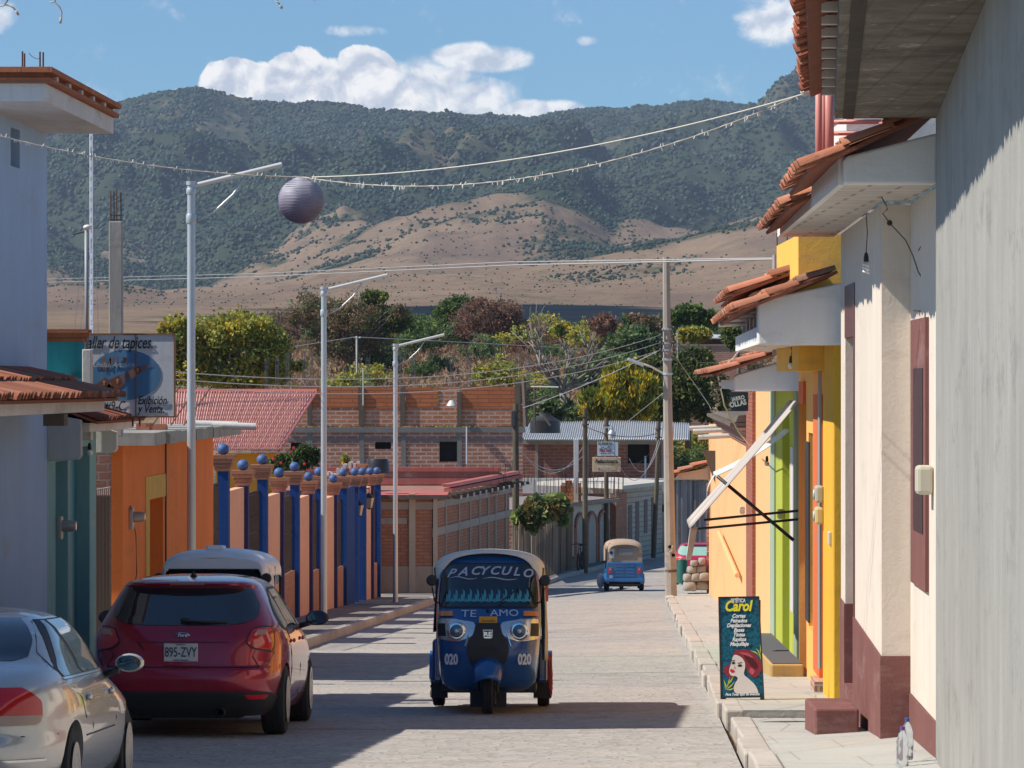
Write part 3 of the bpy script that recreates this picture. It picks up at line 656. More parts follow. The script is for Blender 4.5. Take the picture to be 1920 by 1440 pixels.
# ---- brown slatted gate and brick wall between teal and orange
Yg = 47.5; t = thing('slatted_gate', 'narrow brown slatted metal gate between the teal house and the orange house', 'gate', S(-6.45, Yg, gz(Yg)))
b = MB(); xs0, xs1 = P(178, 0, Yg).x, P(207, 0, Yg).x; n = 11
b.box(xs0, xs1, Yg, Yg + .02, gz(Yg), ZP(930, Yg), W_)
for k in range(n): a = xs0 + (xs1 - xs0) * k / n; b.box(a, a + .009, Yg - .012, Yg + .02, gz(Yg), ZP(928, Yg), W_)
b.build('slat_panel', plain('gate_brown', (.17, .115, .085), .6, var=.2), t)
b = MB()
for k in range(8): a = xs0 + (xs1 - xs0) * (k + .5) / 8; b.tube([W_(a, Yg, ZP(930, Yg)), W_(a, Yg, ZP(915, Yg))], .004, 4)
b.tube([W_(xs0, Yg, ZP(918, Yg)), W_(xs1, Yg, ZP(913, Yg))], .004, 4); b.build('spikes', plain('spike_grey', (.4, .4, .4), .5), t)
t = tag(MB().box(P(170, 0, 49).x, P(206, 0, 49).x, 49, 49.2, -2, ZP(845, 49), W_).build('brick_wall', brick('brick_dark', (.28, .13, .10), (.35, .17, .12), (.30, .27, .24), .22, .1, .012)), 'dark brick wall behind the slatted gate beside the orange house', 'wall')
# ---- orange house
UO = -6.5; Y0, Y1 = YU(230, UO), YU(400, UO)
ORA = stucco('orange_render', (.85, .22, .05), .10, .25, (.35, .15, .08), .3, .5); OCH = stucco('ochre_trim', (.70, .42, .10), .12, .3)
h3 = thing('orange_house', 'low orange house with a bare concrete roof slab and an ochre doorway', 'house', S(UO, Y0, gz(Y0)))
dA, dB = YU(279, UO), YU(306, UO); zt = lambda Y: ZP(835, Y0) + (ZP(808, Y1) - ZP(835, Y0)) * (Y - Y0) / (Y1 - Y0)
b = MB(); wallU(b, UO - .3, UO, Y0, Y1, -3.2, zt(Y0) , [(dA, dB, -3, ZP(933, dA + 1))]); b.box(UO - 5, UO - .3, Y0, Y0 + .25, -3.2, zt(Y0)); b.build('wall', ORA, h3)
b = MB(); b.box(UO, UO + .015, YU(272, UO), YU(311, UO), ZP(933, dA + 1), ZP(890, dA + 1)); b.box(UO, UO + .015, YU(272, UO), dA, -3, ZP(933, dA + 1)); b.build('door_surround', OCH, h3)
b = MB(); b.box(UO - .26, UO - .2, dA, dB, -3, ZP(933, dA + 1)); b.build('door', plain('door_ochre', (.40, .25, .03), .6, var=.2), h3)
zsl = ZP(834, 52); b = MB(); nn = 14
for k in range(nn):
    ya = Y0 - .3 + (Y1 + .2 - Y0 + .3) * k / nn; yb = Y0 - .3 + (Y1 + .2 - Y0 + .3) * (k + 1) / nn; rr = random.Random(k)
    b.box(UO - 5, UO + .42 + rr.uniform(-.03, .03), ya, yb - .002, zt(Y0) + .001, zt(Y0) + .155 + rr.uniform(-.01, .012))
b.build('roof_slab', stucco('slab_stained', (.36, .345, .31), .2, .5, (.12, .11, .10), .6), h3)
for px in (339, 375, 398):
    b = MB(); q = P(px, 800, 60); b.tube([W_(q.x - .6, 60, 1.0), P(px - (4 if px == 375 else 0), 722, 60)], .011, 5); b.build('rebar', REBAR, h3)
for (pxe, pye, Yq) in ((446, 797, 60), (432, 804, 60.6), (480, 800, 59)):
    b = MB(); q = P(pxe, pye, Yq); b.tube([W_(q.x - .65, Yq, q.z + .02), q], .055, 10, cap=False); b.tube([q, W_(q.x - .65, Yq, q.z + .02)], .045, 10, cap=False); b.build('drain_spout', CONCW, h3, 40)
b = MB(); b.tube([S(UO + .015, YU(309, UO), z) for z in (-2.4, zt(Y0))], .012, 5); b.build('conduit', WIREB, h3)
meter(UO, YU(243, UO), ZP(972, YU(243, UO)), 'glass-fronted electricity meter on the orange wall right of the slatted gate', s=.7)
b = MB(); b.tube([S(UO + .03, YU(240, UO), .3), S(UO + .04, YU(249, UO), -.1), S(UO + .03, YU(252, UO), -.6), S(UO + .03, YU(243, UO), -.95)], .006, 4); tag(b.build('loose_cable', WIREB), 'black cable hanging down the orange wall to the meter', 'cable')
t = thing('broken_tiles', 'small heap of broken clay tiles on the orange house roof', 'roof tiles', P(282, 790, 54)); b = MB(); rnd = random.Random(4)
for k in range(9): q = P(252 + rnd.uniform(0, 44), 789, 54 + rnd.uniform(0, .5)); b.box(q.x, q.x + rnd.uniform(.08, .2), q.y, q.y + .1, zt(Y0) + .16, zt(Y0) + .19 + rnd.uniform(0, .07), W_)
b.build('pile', clay(), t)

# ---- blue and peach fence
h4 = thing('pillared_wall', 'long garden wall with blue pillars, peach panels and blue balls on brick caps', 'wall', S(-6.9, 67, gz(67)))
BLUE = stucco('ultramarine_paint', (.012, .055, .22), .12, .2, (.1, .12, .2), .2, .3); BLUEP = stucco('purple_blue_paint', (.045, .05, .16), .12, .2, (.1, .12, .2), .2, .3)
PEACH = stucco('peach_render', (.80, .44, .28), .06, .15, (.5, .3, .2), .25, .3); BRF = brick('fence_brick', (.50, .22, .13), (.58, .28, .17), (.38, .24, .17), .24, .065, .01)
BALL = plain('ball_blue', (.05, .12, .30), .6, bump=.3, var=.15)
UW = -6.9
topz = lambda Y: interp([67.7, 74.8, 81.9, 88.2, 95.5, 108], [.67, .36, .08, -.16, -.34, -.57], Y)
lowz = lambda Y: interp([70, 77, 84.4, 91.6, 100], [.38, .08, -.17, -.4, -.52], Y)
def pier(Y, l, top, mat, wdt=.28, cap=True):
    b = MB(); b.box(UW - .13, UW + .05, Y - l, Y, gz(Y) - .2, top - .28); b.build('pillar', mat, h4)
    b = MB(); z = top - .28
    for k in range(4): o = .012 + .024 * k; b.box(UW - .17 - o, UW + .07 + o, Y - l - o, Y + o, z, z + .066, col=(1, 1, 1) if k % 2 == 0 else (.85, .8, .8)); z += .07
    cp = b.build('brick_cap', BRF, h4)
    b = MB(); b.ball(S(UW - .05, Y - l / 2, top + .09), .105, 14, (1, 1, .95)); b.build('ball', BALL, h4, True)
tall = [67.7, 74.8, 81.9, 88.2, 95.5, 99.4, 102.2, 108]; low = [71.1, 78.3, 85.3, 92.3, 105.2]
for Y in tall: pier(Y, .32, topz(Y), BLUE)
for Y in low: pier(Y, .24, lowz(Y), BLUEP)
def grille(Ya, Yb, top):
    b = MB(); n = max(4, int((Yb - Ya) / .14))
    for k in range(n + 1): y = Ya + (Yb - Ya) * k / n; b.tube([S(UW - .1, y, gz(Ya) + 1.0), S(UW - .1, y, top)], .012, 4)
    for z in (gz(Ya) + 1.05, (gz(Ya) + 1.05 + top) / 2, top - .05): b.tube([S(UW - .1, Ya, z), S(UW - .1, Yb, z)], .016, 4)
    for k in range(n):
        if k % 2 == 0:
            y = Ya + (Yb - Ya) * (k + .5) / n
            for zc in (.35, .7): zz = gz(Ya) + 1.05 + (top - gz(Ya) - 1.05) * zc; b.tube([S(UW - .1, y - .1, zz - .12), S(UW - .1, y + .05, zz), S(UW - .1, y - .1, zz + .12)], .010, 4)
    b.build('iron_grille', BLACKM, h4)
    b = MB(); b.box(UW - .22, UW - .03, Ya, Yb, gz(Ya) - .3, gz(Ya) + 1.0); b.build('brick_base', BRF, h4)
for i, Y in enumerate(low):
    st = tall[i] if i < 4 else 102.2; en = (tall[i + 1] if i < 4 else 108) - .32
    b = MB(); wallU(b, UW - .18, UW - .02, st, Y - .24, lambda q: gz(q) - .2, lowz(Y) - .3); b.build('peach_panel', PEACH, h4)
    grille(Y, en, lowz(Y) - .45)
grille(63.2, 67.2, .2)
b = MB(); wallU(b, UW - .18, UW - .02, 95.5, 98.9, lambda q: gz(q) - .2, topz(96) - .3); b.build('blue_panel', BLUE, h4)
b = MB(); b.box(UW - .14, UW - .10, 99.4, 101.7, gz(101) + .1, topz(100) - .4); b.build('gate', plain('gate_black', (.03, .025, .03), .6), h4)
def lantern(px, py, Y, lab):
    q = P(px, py, Y); t = thing('wall_lantern', lab, 'lantern', q, 0, 'lanterns on the blue pillars'); u_ = .55
    b = MB(); b.tube([q + Vector((-u_, 0, .32)), q + Vector((-u_ * .4, 0, .34)), q + Vector((0, 0, .30))], .014, 6); b.tube([q + Vector((-u_, 0, .05)), q + Vector((-u_ * .6, 0, .2)), q + Vector((-u_ * .3, 0, .33))], .012, 6); b.tube([q + Vector((0, 0, .30)), q + Vector((0, 0, .18))], .01, 6); b.build('bracket', BLACKM, t)
    b = MB(); b.lathe([(.001, .2), (.03, .19), (.15, .08), (.15, .06)], q, 'z', 6); b.build('cap', BLACKM, t); MB().lathe([(.08, -.19), (.03, -.23), (.001, -.24)], q, 'z', 6).build('finial', BLACKM, t)
    b = MB(); b.lathe([(.13, .06), (.08, -.19)], q, 'z', 6); b.build('lantern_glass', glass('lantern_glass', (.3, .29, .25), .2), t)
    return t
lantern(672, 952, 99.4, 'black wrought lantern bracketed from the blue pillar, the nearer of two'); lantern(692, 938, 102.5, 'black wrought lantern beside the last blue pillar, the farther of two')

# ---- street lamps
def streetlamp(px, Y, lab):
    u = -5.82; base = S(u, Y, gz(Y) + CURB); t = thing('street_lamp', lab, 'street lamp', base, 0, 'galvanised street lamps along the left pavement')
    t.location = base; H = 6.27; b = MB(); o = Vector(base)
    b.tube([o, o + Vector((0, 0, H * .45)), o + Vector((0, 0, H))], [.062, .056, .052], 14); b.build('pole', GALV, t, 40)
    b = MB(); b.lathe([(.001, 0), (.066, 0), (.066, .05), (.001, .05)], o + Vector((0, 0, H)), 'z', 14); b.lathe([(.064, 0), (.070, .02), (.070, .1), (.064, .12)], o + Vector((0, 0, H - .5)), 'z', 14); b.lathe([(.060, 0), (.066, .02), (.066, .06), (.06, .08)], o + Vector((0, 0, H - .12)), 'z', 14); b.build('collar', GALV, t, 40)
    b = MB(); b.tube([o + Vector((.03, 0, H - .01)), o + Vector((1.19, 0, H + .27))], .034, 10); b.build('arm', plain('arm_white', (.62, .62, .60), .4, .3), t, 40)
    b = MB(); b.tube([o + Vector((.06, 0, H - .48)), o + Vector((.3, 0, H - .35)), o + Vector((.55, 0, H - .12)), o + Vector((.72, 0, H + .13))], .014, 6); b.build('brace', GALV, t, True)
    b = MB(); b.box(base.x - .12, base.x + .12, Y - .12, Y + .12, base.z - .04, base.z + .03, W_); b.build('base_plate', CONC, t)
    return t
streetlamp(360, 52.5, 'tall grey street lamp in front of the orange house, nearest of the three')
streetlamp(605, 74.9, 'grey street lamp with bare arm standing before the peach and blue wall, second of three')
streetlamp(740, 97.3, 'farthest of the three grey street lamps, before the brick corner house')
# =================================================================== RIGHT SIDE
UR = 2.05
CREAM = stucco('cream_render', (.70, .62, .53), .05, .18, (.3, .22, .18), .15, .5); MAROON = stucco('maroon_paint', (.20, .085, .075), .12, .3, (.4, .3, .28), .25, .5)
GREYW = stucco('grey_render', (.33, .325, .30), .28, .24, (.21, .205, .19), .6, .7)
PINKP = plain('salmon_paint', (.62, .24, .19), .5, var=.1)
# ---- near grey house (set at an angle to the street)
def G(d, Y, z): return Vector((3.20 - .078 * (30.2 - Y) - d, Y, z))     # d: distance out from its wall towards the street
hg = thing('grey_house', 'large bare grey rendered house wall with a dark concrete roof overhang, nearest on the right', 'house', G(0, 30.2, gz(30)))
b = MB(); b.box(-.4, 0, 12, 30.2, -3.0, 6.2, G); b.box(-6, -.4, 30.0, 30.2, -3, 6.2, G); b.build('wall', GREYW, hg)
zsl = ZP(222, 30.2)
m, t, b = base_mat('board_marked_concrete'); tc = t.add('ShaderNodeTexCoord'); uv = tc.outputs['UV']
c = t.mix(t.ss(t.noise(uv, 1.4, 8, .75), .35, .65), (.10, .085, .065, 1), (.20, .175, .14, 1)); c = t.mix(t.m('MULTIPLY', t.ss(t.noise(t.map(uv, (1, .6, 1), (4, 2, 0)), 3.1, 8, .8), .55, .64), .6), c, (.42, .40, .36, 1))
br_ = t.add('ShaderNodeTexBrick'); t.l.new(t.map(uv, rot=(0, 0, R(90))), br_.inputs['Vector']); br_.inputs['Scale'].default_value = 1; br_.inputs['Brick Width'].default_value = 2.6; br_.inputs['Row Height'].default_value = .27; br_.inputs['Mortar Size'].default_value = .012
c = t.mix(t.m('MULTIPLY', br_.outputs['Fac'], .3), c, (.03, .025, .02, 1)); c = t.mix(t.m('MULTIPLY', t.ss(t.noise(uv, .8, 8, .8), .52, .62), .6), c, (.055, .045, .035, 1))
t.put(b.inputs['Base Color'], c); b.inputs['Roughness'].default_value = .9; bn = t.add('ShaderNodeBump'); bn.inputs['Strength'].default_value = .8; bn.inputs['Distance'].default_value = .02; t.put(bn.inputs['Height'], t.noise(uv, 6, 8, .7)); t.l.new(bn.outputs[0], b.inputs['Normal']); SLB = m
b = MB(); b.box(-.01, .765, 12, 30.2, zsl, zsl + .16, G); b.build('overhang_slab', SLB, hg, bevel=.015)
b = MB(); b.box(.62, .70, 12.2, 30.1, zsl - .012, zsl - .001, G); b.build('drip_line', stucco('dark_board', (.055, .045, .035), .2, .5), hg)
tiles(hg, G(.95, 12, ZP(165, 30.2) - .04), G(.95, 30.3, ZP(165, 30.2) - .04), Vector((.95, 0, .42)), name='roof_tiles', seed=11, tw=.165, tint=(.95, .8, .78))
b = MB()
for k in range(22): yy = 12.3 + k * .84; MB().box(.72, .86, yy, yy + .09, zsl + .161, zsl + .215, G).build('rafter_tail', CONCW, hg)
# ---- cream and maroon house
hc = thing('cream_house', 'cream house with a maroon base and a white plastered canopy under clay tiles', 'house', S(UR, 35, gz(35)))
Yn, Yfr = 33.2, 39.75; U2 = 517 / FP * 33.2
zw = lambda Y: interp([33.2, 39.6], [ZP(1230, 33.2), ZP(1122, 39.6)], Y); zt = ZP(448, 40) + .04
dA, dB = YU(1601, UR), YU(1585, UR)
op = [(dA, dB, -1.15, ZP(627, 36))]
def lay(mb, u0, u1, Ya, Yb, za, zb, ops=()): wallU(mb, u0, u1, Ya, Yb, za, zb, ops); return mb
b = MB(); lay(b, UR, UR + .25, Yn, dA, zw, zt); lay(b, UR, UR + .25, dB, Yfr, zw, zt); lay(b, UR, UR + .25, dA, dB, ZP(627, 36), zt)
b.box(UR + .25, U2, Yn, Yn + .2, ZP(1229, 33.2), zt); lay(b, U2, U2 + .25, 30.25, Yn - .002, -.70, zt); b.build('wall', CREAM, hc)
b = MB(); lay(b, UR - .012, UR + .24, Yn - .012, dA, -2.2, zw); lay(b, UR - .012, UR + .24, dB, Yfr, -2.2, zw)
b.box(UR + .241, U2 - .001, Yn - .012, Yn + .19, -2.2, ZP(1230, 33.2)); lay(b, U2 - .012, U2 + .24, 30.25, Yn - .013, -2.2, -.705)
b.box(UR - .010, UR + .2, dA, dB, -2.2, -1.05); b.build('painted_base', MAROON, hc)
b = MB(); b.box(UR - .008, UR + .02, dA - .2, dA, zw(dA) - .01, ZP(627, 36)+.5); b.box(UR + .12, UR + .16, dA, dB, -1.1, ZP(627, 36)); b.box(UR - .008, UR + .02, dA, dB, ZP(627, 36), ZP(627, 36) + .5); b.build('door', plain('maroon_door', (.11, .04, .038), .5, var=.1), hc)
# grilled window near end on the set back wall
wA, wB = YU(1742, U2), YU(1714, U2); b = MB(); b.box(U2 - .03, U2 + .02, wA, wB, ZP(1105, 31.5), ZP(596, 31.5)); b.build('shutter_panel', MAROON, hc)
b = MB(); b.box(U2 - .036, U2 - .03, YU(1738, U2), YU(1720, U2), ZP(1000, 31.5), ZP(690, 31.5)); b.build('shutter_recess', plain('deep_maroon', (.05, .022, .022), .6), hc)
# canopy
zc = ZP(347, 30.5); WH = stucco('whitewash', (.76, .76, .74), .05, .12, (.4, .36, .3), .2, .6)
eU = lambda Y: interp([30.4, 41.2], [1.60, 1.52], Y)
b = MB(); b.hexa([S(eU(30.42), 30.42, zc), S(U2, 30.42, zc), S(U2, Yn, zc), S(eU(Yn), Yn, zc)], [S(eU(30.42), 30.42, zc + .2), S(U2, 30.42, zc + .2), S(U2, Yn, zc + .2), S(eU(Yn), Yn, zc + .2)])
b.hexa([S(eU(Yn), Yn + .001, zc), S(UR, Yn + .001, zc), S(UR, 41.2, zc), S(eU(41.2), 41.2, zc)], [S(eU(Yn), Yn + .001, zc + .2), S(UR, Yn + .001, zc + .2), S(UR, 41.2, zc + .2), S(eU(41.2), 41.2, zc + .2)])
CELL = brick('board_grid', (.66, .63, .58), (.70, .67, .61), (.36, .32, .27), .5, .38, .018); b.build('canopy_slab', CELL, hc)
def gable(parent, Y, u_out, u_in, zb, z_outtop, z_intop, mat, th=.16, nm='gable_end'):
    b = MB(); b.extr([S(u_in, Y, zb), S(u_out, Y, zb), S(u_out - .01, Y, z_outtop - .03), S(u_out + .03, Y, z_outtop), S(u_in, Y, z_intop)], (0, th, 0)); return b.build(nm, mat, parent, bevel=.02)
gable(hc, 30.25, 1.585, U2, zc - .005, ZP(292, 30.3), ZP(250, 30.3), WH)
b = MB(); b.hexa([S(eU(30.42) - .05, 30.42, zc - .004), S(eU(30.42), 30.42, zc - .004), S(eU(41.2), 41.2, zc - .004), S(eU(41.2) - .05, 41.2, zc - .004)], [S(eU(30.42) - .05, 30.42, zc + .22), S(eU(30.42), 30.42, zc + .22), S(eU(41.2), 41.2, zc + .22), S(eU(41.2) - .05, 41.2, zc + .22)]); b.build('fascia', WH, hc)
tiles(hc, S(1.30, 30.15, zc + .10), S(1.33, 34.4, zc + .12), Vector((1.0, 0, .48)), name='canopy_tiles', seed=21, tw=.155, lift=.04)
tiles(hc, S(1.33, 34.4, zc + .02), S(1.33, 40.6, zc + .02), Vector((.6, 0, .30)), name='canopy_tiles', seed=22, tw=.155, lift=.04)
# balcony upstairs
hb = thing('roof_terrace_rail', 'salmon pink terrace rail with tall posts behind the cream house tiles', 'railing', P(1550, 300, 34))
for px, ww in ((1535, .03), (1544, .03), (1554, .045)):
    b = MB(); b.tube([P(px, 350, 34), P(px, 120, 34)], ww, 10); b.build('post', PINKP, hb, True)
b = MB()
for py in (184, 196, 235, 262, 285): b.tube([P(1531, py - 4, 34), P(1540, py + 4, 34)], .012, 6)
b.build('spacer', PINKP, hb)
for py in (229, 250, 283):
    b = MB(); b.tube([P(1560, py, 34.1), P(1672, py - 1, 34.1)], .02, 8); b.build('rail', PINKP, hb, True)
b = MB(); b.box(P(1587, 0, 34.6).x, P(1760, 0, 34.6).x, 34.6, 36, 3.62, ZP(220, 34.6), W_); tag(b.build('terrace_parapet', WHITE), 'white terrace wall behind the salmon rail', 'wall')
bulb(P(1624, 400, 33.5), .33, 'white spiral bulb hanging on a black cord under the cream house canopy')
t = thing('hanging_cable', 'tangled old cable with a black junction under the cream house canopy', 'cable', P(1700, 440, 32))
b = MB(); b.tube([P(x, y, 32) for x, y in ((1653, 370), (1662, 385), (1664, 392), (1655, 400), (1668, 418), (1698, 450), (1712, 480), (1722, 510), (1734, 530), (1738, 560), (1750, 575), (1742, 585), (1712, 582))], .005, 4); b.tube([P(x, y, 32) for x, y in ((1745, 405), (1738, 425), (1728, 432), (1734, 448), (1722, 470))], .005, 4); b.tube([P(1733, 583, 32), P(1734, 598, 32)], .012, 5); b.build('cable', plain('cable_brown', (.10, .08, .06), .7), t)
b = MB(); b.ball(P(1668, 418, 32), .024, 10); b.build('junction', WIREB, t, True)
b = MB(); b.box(U2 - .13, U2 - .001, 30.6, 30.85, ZP(928, 30.6), ZP(873, 30.6)); tag(b.build('junction_box', plain('box_cream', (.50, .48, .38), .5), bevel=.03), 'rounded cream junction box on the wall beside the grey house corner', 'junction box')
# ---- block seat
b = MB(); q0, q1 = P(1528, 0, 34.9), P(1585, 0, 34.9); b.box(q0.x, q1.x + .12, 34.9, 36.1, -1.7, ZP(1329, 34.9), W_); tag(b.build('block_step', MAROON, bevel=.02), 'rough maroon concrete block on the pavement beside the yellow pier', 'block')
# ---- water bottles
def bottle(px, py, Y, capc, lab):
    q = P(px, py, Y); t = thing('water_bottle', lab, 'bottle', q, 0, 'plastic water bottles by the grey wall')
    pr = [(.001, 0), (.040, 0), (.046, .02), (.043, .06), (.047, .09), (.047, .15), (.043, .17), (.046, .20), (.030, .255), (.015, .275), (.015, .285)]
    b = MB(); b.lathe(pr, q, 'z', 18); m = MC.get('clear_plastic')
    if not m:
        m, tt, bb = base_mat('clear_plastic'); bb.inputs['Base Color'].default_value = (.85, .9, .95, 1); bb.inputs['Transmission Weight'].default_value = .92; bb.inputs['Roughness'].default_value = .08; bb.inputs['IOR'].default_value = 1.2; MC['clear_plastic'] = m
    b.build('bottle_body', m, t, 60)
    b = MB(); b.lathe([(.001, .312), (.018, .312), (.018, .284), (.001, .284)], q, 'z', 14); b.build('cap', plain('cap' + capc[0], capc[1], .4), t, 40)
bottle(1692, 1441, 29.6, ('purple', (.12, .06, .25)), 'nearer clear plastic bottle with a purple cap on the pavement by the grey wall')
bottle(1701, 1424, 30.0, ('blue', (.02, .10, .35)), 'clear plastic bottle with a blue cap half hidden behind another')
# ---- yellow and red house
YEL = stucco('mustard_render', (.78, .44, .045), .08, .2, (.4, .25, .08), .25, .7); YOR = stucco('yellow_orange_render', (.85, .45, .12), .06, .2, (.45, .3, .15), .2, .5); REDO = stucco('brick_red_paint', (.66, .15, .05), .1, .25)
hy = thing('yellow_house', 'mustard and yellow house with red pilasters and a white canopy end under tiles', 'house', S(UR, 43, gz(43)))
ztop = ZP(640, 45); yw0, yw1 = YU(1547, UR), YU(1497, UR)
ops = [(YU(1524, UR), YU(1516, UR), ZP(1180, 46.5), ZP(812, 46.5)), (YU(1512, UR), YU(1499, UR), -2.2, ZP(757, 48))]
b = MB(); wallU(b, UR, UR + .3, yw0, yw1, -2.6, ztop + .5, ops); b.build('wall', YOR, hy)
b = MB(); b.box(UR + .1, UR + .14, ops[0][0], ops[0][1], ops[0][2], ops[0][3]); b.build('window', glass('dusk_glass', (.03, .03, .05), .2), hy)
b = MB(); b.box(UR - .05, UR - .03, ops[0][0], ops[0][1] - .2, ops[0][2] + .1, ops[0][3] - .1); b.build('window_bars', BLACKM, hy)
b = MB(); b.box(UR + .12, UR + .16, ops[1][0], ops[1][1], -2.2, ops[1][3]); b.build('door', plain('rust_door', (.26, .06, .035), .5, var=.2), hy)
b = MB(); b.box(UR - .04, UR - .001, YU(1543, UR), YU(1531, UR), -1.35, ZP(740, 43.5)); b.box(UR - .04, UR - .001, YU(1511.5, UR), YU(1503, UR), ZP(757, 48), ZP(715, 48)); b.build('pilaster', REDO, hy)
b = MB(); b.tube([S(UR - .06, 43.0, -1.2), S(UR - .06, 43.0, ztop)], .02, 8); b.build('drain_pipe', plain('pipe_grey', (.35, .37, .36), .5), hy)
b = MB(); b.box(UR - .045, UR + .5, 40.4, 42.6, -2.4, ztop + .2); b.build('corner_pier', YEL, hy, bevel=.015)
b = MB(); b.box(UR - .12, UR + .0, 42.95, 43.9, -1.7, -1.34); b.build('brick_plinth', brick('plinth_brick', (.45, .2, .13), (.5, .25, .16), (.55, .5, .42), .2, .08, .015), hy)
# upper storey of the same house
b = MB(); b.box(P(1497, 0, 42.5).x, P(1600, 0, 42.5).x, 42.5, 46, 2.0, ZP(440, 42.5), W_); b.build('upper_wall', stucco('bright_yellow', (.85, .50, .10), .05, .15), hy)
zc3 = ZP(648, 40.3)
gable(hy, 40.0, 1.235, UR + .1, zc3, ZP(562, 40.2), ZP(528, 40.2), WH, .2)
b = MB(); b.box(1.26, UR, 40.2, 50.0, zc3 + .02, zc3 + .2); b.build('canopy_slab', WH, hy)
tiles(hy, S(1.04, 39.9, ZP(583, 40) + .0), S(1.04, 50.2, ZP(583, 40)), Vector((.98, 0, .40)), name='canopy_tiles', seed=31, tw=.155, lift=.04)
gable(hy, 44.0, 1.27, UR + .0, ZP(570, 44), ZP(548, 44), ZP(508, 44), WH, .2)
tiles(hy, S(1.08, 43.8, ZP(556, 44) + .02), S(1.08, 50.2, ZP(556, 44) + .02), Vector((.95, 0, .36)), name='canopy_tiles', seed=32, tw=.155, lift=.04)
for k in range(6): px = 1432 - k * 7; q = P(px, 600, 41 + k * 1.6); MB().box(q.x - .03, q.x + .03, q.y, q.y + .1, ZP(650, q.y), ZP(598, q.y), W_).build('rafter_end', WH, hy)
for k, (px, py) in enumerate(((1382, 583), (1366, 591), (1353, 599), (1348, 608))):
    b = MB(); Yq = 46 + k * .9; q = P(px, py, Yq); b.tube([q, W_(q.x + .5, Yq, q.z + .02)], .035, 10, cap=False); b.build('drain_spout', plain('spout_white', (.72, .72, .70), .5), hy, True)
for z, gl, lab in ((927, True, 'grey electricity meter box on the yellow wall, upper of two'), (967, False, 'beige electricity meter box on the yellow wall, lower of two')):
    Yq = YU(1536, UR - .08); t = thing('electricity_meter', lab, 'electricity meter', S(UR - .05, Yq, ZP(z, Yq)), 0, 'electricity meters on the house walls')
    b = MB(); b.box(UR - .13, UR - .042, Yq - .25, Yq + .1, ZP(z + 15, Yq), ZP(z - 17, Yq)); b.build('box', plain('mbox' + str(z), (.42, .43, .38) if gl else (.58, .48, .24), .5), t, bevel=.025)
    b = MB(); b.lathe([(.001, -.02), (.055, -.018), (.06, 0)], S(UR - .13, Yq - .05, ZP(z, Yq)), 'x', 14); b.build('dial', plain('dialc', (.5, .5, .45), .3), t, True)
b = MB(); b.box(UR - .075, UR - .046, 40.75, 40.98, ZP(1020, 41), ZP(996, 41)); tag(b.build('doorbell_box', plain('bell_beige', (.6, .57, .5), .5), bevel=.008), 'small pale doorbell box on the mustard pier', 'doorbell')
bulb(S(1.7, 43.5, zc3 + .02), .1, 'dark pendant socket under the yellow house canopy', False)
# concrete block tank post on that roof
t = thing('roof_stub', 'grey concrete stub with rebar on the yellow house roof', 'concrete stub', P(1470, 520, 47)); b = MB(); b.box(P(1452, 0, 47).x, P(1484, 0, 47).x, 47, 47.4, 2.2, ZP(477, 47), W_); b.build('block', CONC, t)
b = MB()
for px in (1457, 1476): b.tube([P(px, 480, 47.1), P(px, 437, 47.1)], .008, 4)
b.build('rebar', REBAR, t)
# ---- green shop
GRN = stucco('lime_render', (.42, .46, .06), .08, .2, (.4, .42, .3), .25, .4); SAGE = stucco('sage_paint', (.33, .42, .30), .08, .25, (.5, .5, .4), .2, .3); OLV = stucco('olive_paint', (.24, .31, .02), .1, .2)
UG = 2.12
hgr = thing('green_shop', 'narrow lime green shopfront beside the striped awning', 'shop', S(UG, 56, gz(56)))
g0, g1 = YU(1498, UG), YU(1447, UG); gt = ZP(735, 53)
ops = [(YU(1480, UG), YU(1467, UG), -2.0, ZP(765, 56))]
b = MB(); wallU(b, UG, UG + .3, YU(1492, UG), g1, -3, gt + .3, ops); b.build('wall', GRN, hgr)
b = MB(); b.box(UG + .14, UG + .2, ops[0][0], ops[0][1], -2.1, ZP(765, 56)); b.build('door', OLV, hgr)
b = MB(); b.box(UG - .03, UG + .2, g0, YU(1492, UG) - .002, -1.9, gt + .3); b.build('pilaster', SAGE, hgr); b = MB(); b.box(UG - .03, UG - .001, YU(1455, UG), g1, -2.9, gt + .3); b.build('pilaster', SAGE, hgr)
b = MB(); b.box(UG - .012, UG - .002, YU(1488, UG), YU(1483.5, UG), ZP(1145, 54), ZP(838, 54)); b.build('poster_strip', plain('poster_white', (.62, .58, .68), .6, var=.15), hgr)
b = MB(); b.box(UG - .1, UG - .002, 56.3, 56.7, ZP(973, 56.5), ZP(955, 56.5)); tag(b.build('junction_box', plain('box_yellow', (.6, .55, .25), .5), bevel=.02), 'yellowish junction box on the lime green wall', 'junction box')
# step
b = MB(); yq = 47.6; b.box(P(1446, 0, yq).x, P(1507, 0, yq).x, yq, 53.5, -2.4, ZP(1246, yq), W_); tag(b.build('door_step', stucco('ochre_step', (.45, .30, .12), .15, .3, (.2, .18, .15), .5), bevel=.02), 'ochre concrete step in front of the green and yellow shop doors', 'step')
b = MB(); b.box(P(1448, 0, yq).x + .01, P(1505, 0, yq).x, yq + .1, 53.4, ZP(1246, yq) + .001, ZP(1246, yq) + .012, W_); tag(b.build('door_mat', plain('mat_grey', (.10, .10, .10), .9)), 'dark ribbed mat lying on the ochre step', 'mat')
zc4 = ZP(733, 52)
gable(hgr, 51.2, 1.28, UG + .05, zc4, ZP(702, 51.3), ZP(665, 51.3), WH, .2)
b = MB(); b.box(1.3, UG, 51.4, 61, zc4 + .02, zc4 + .15); b.build('canopy_slab', WH, hgr)
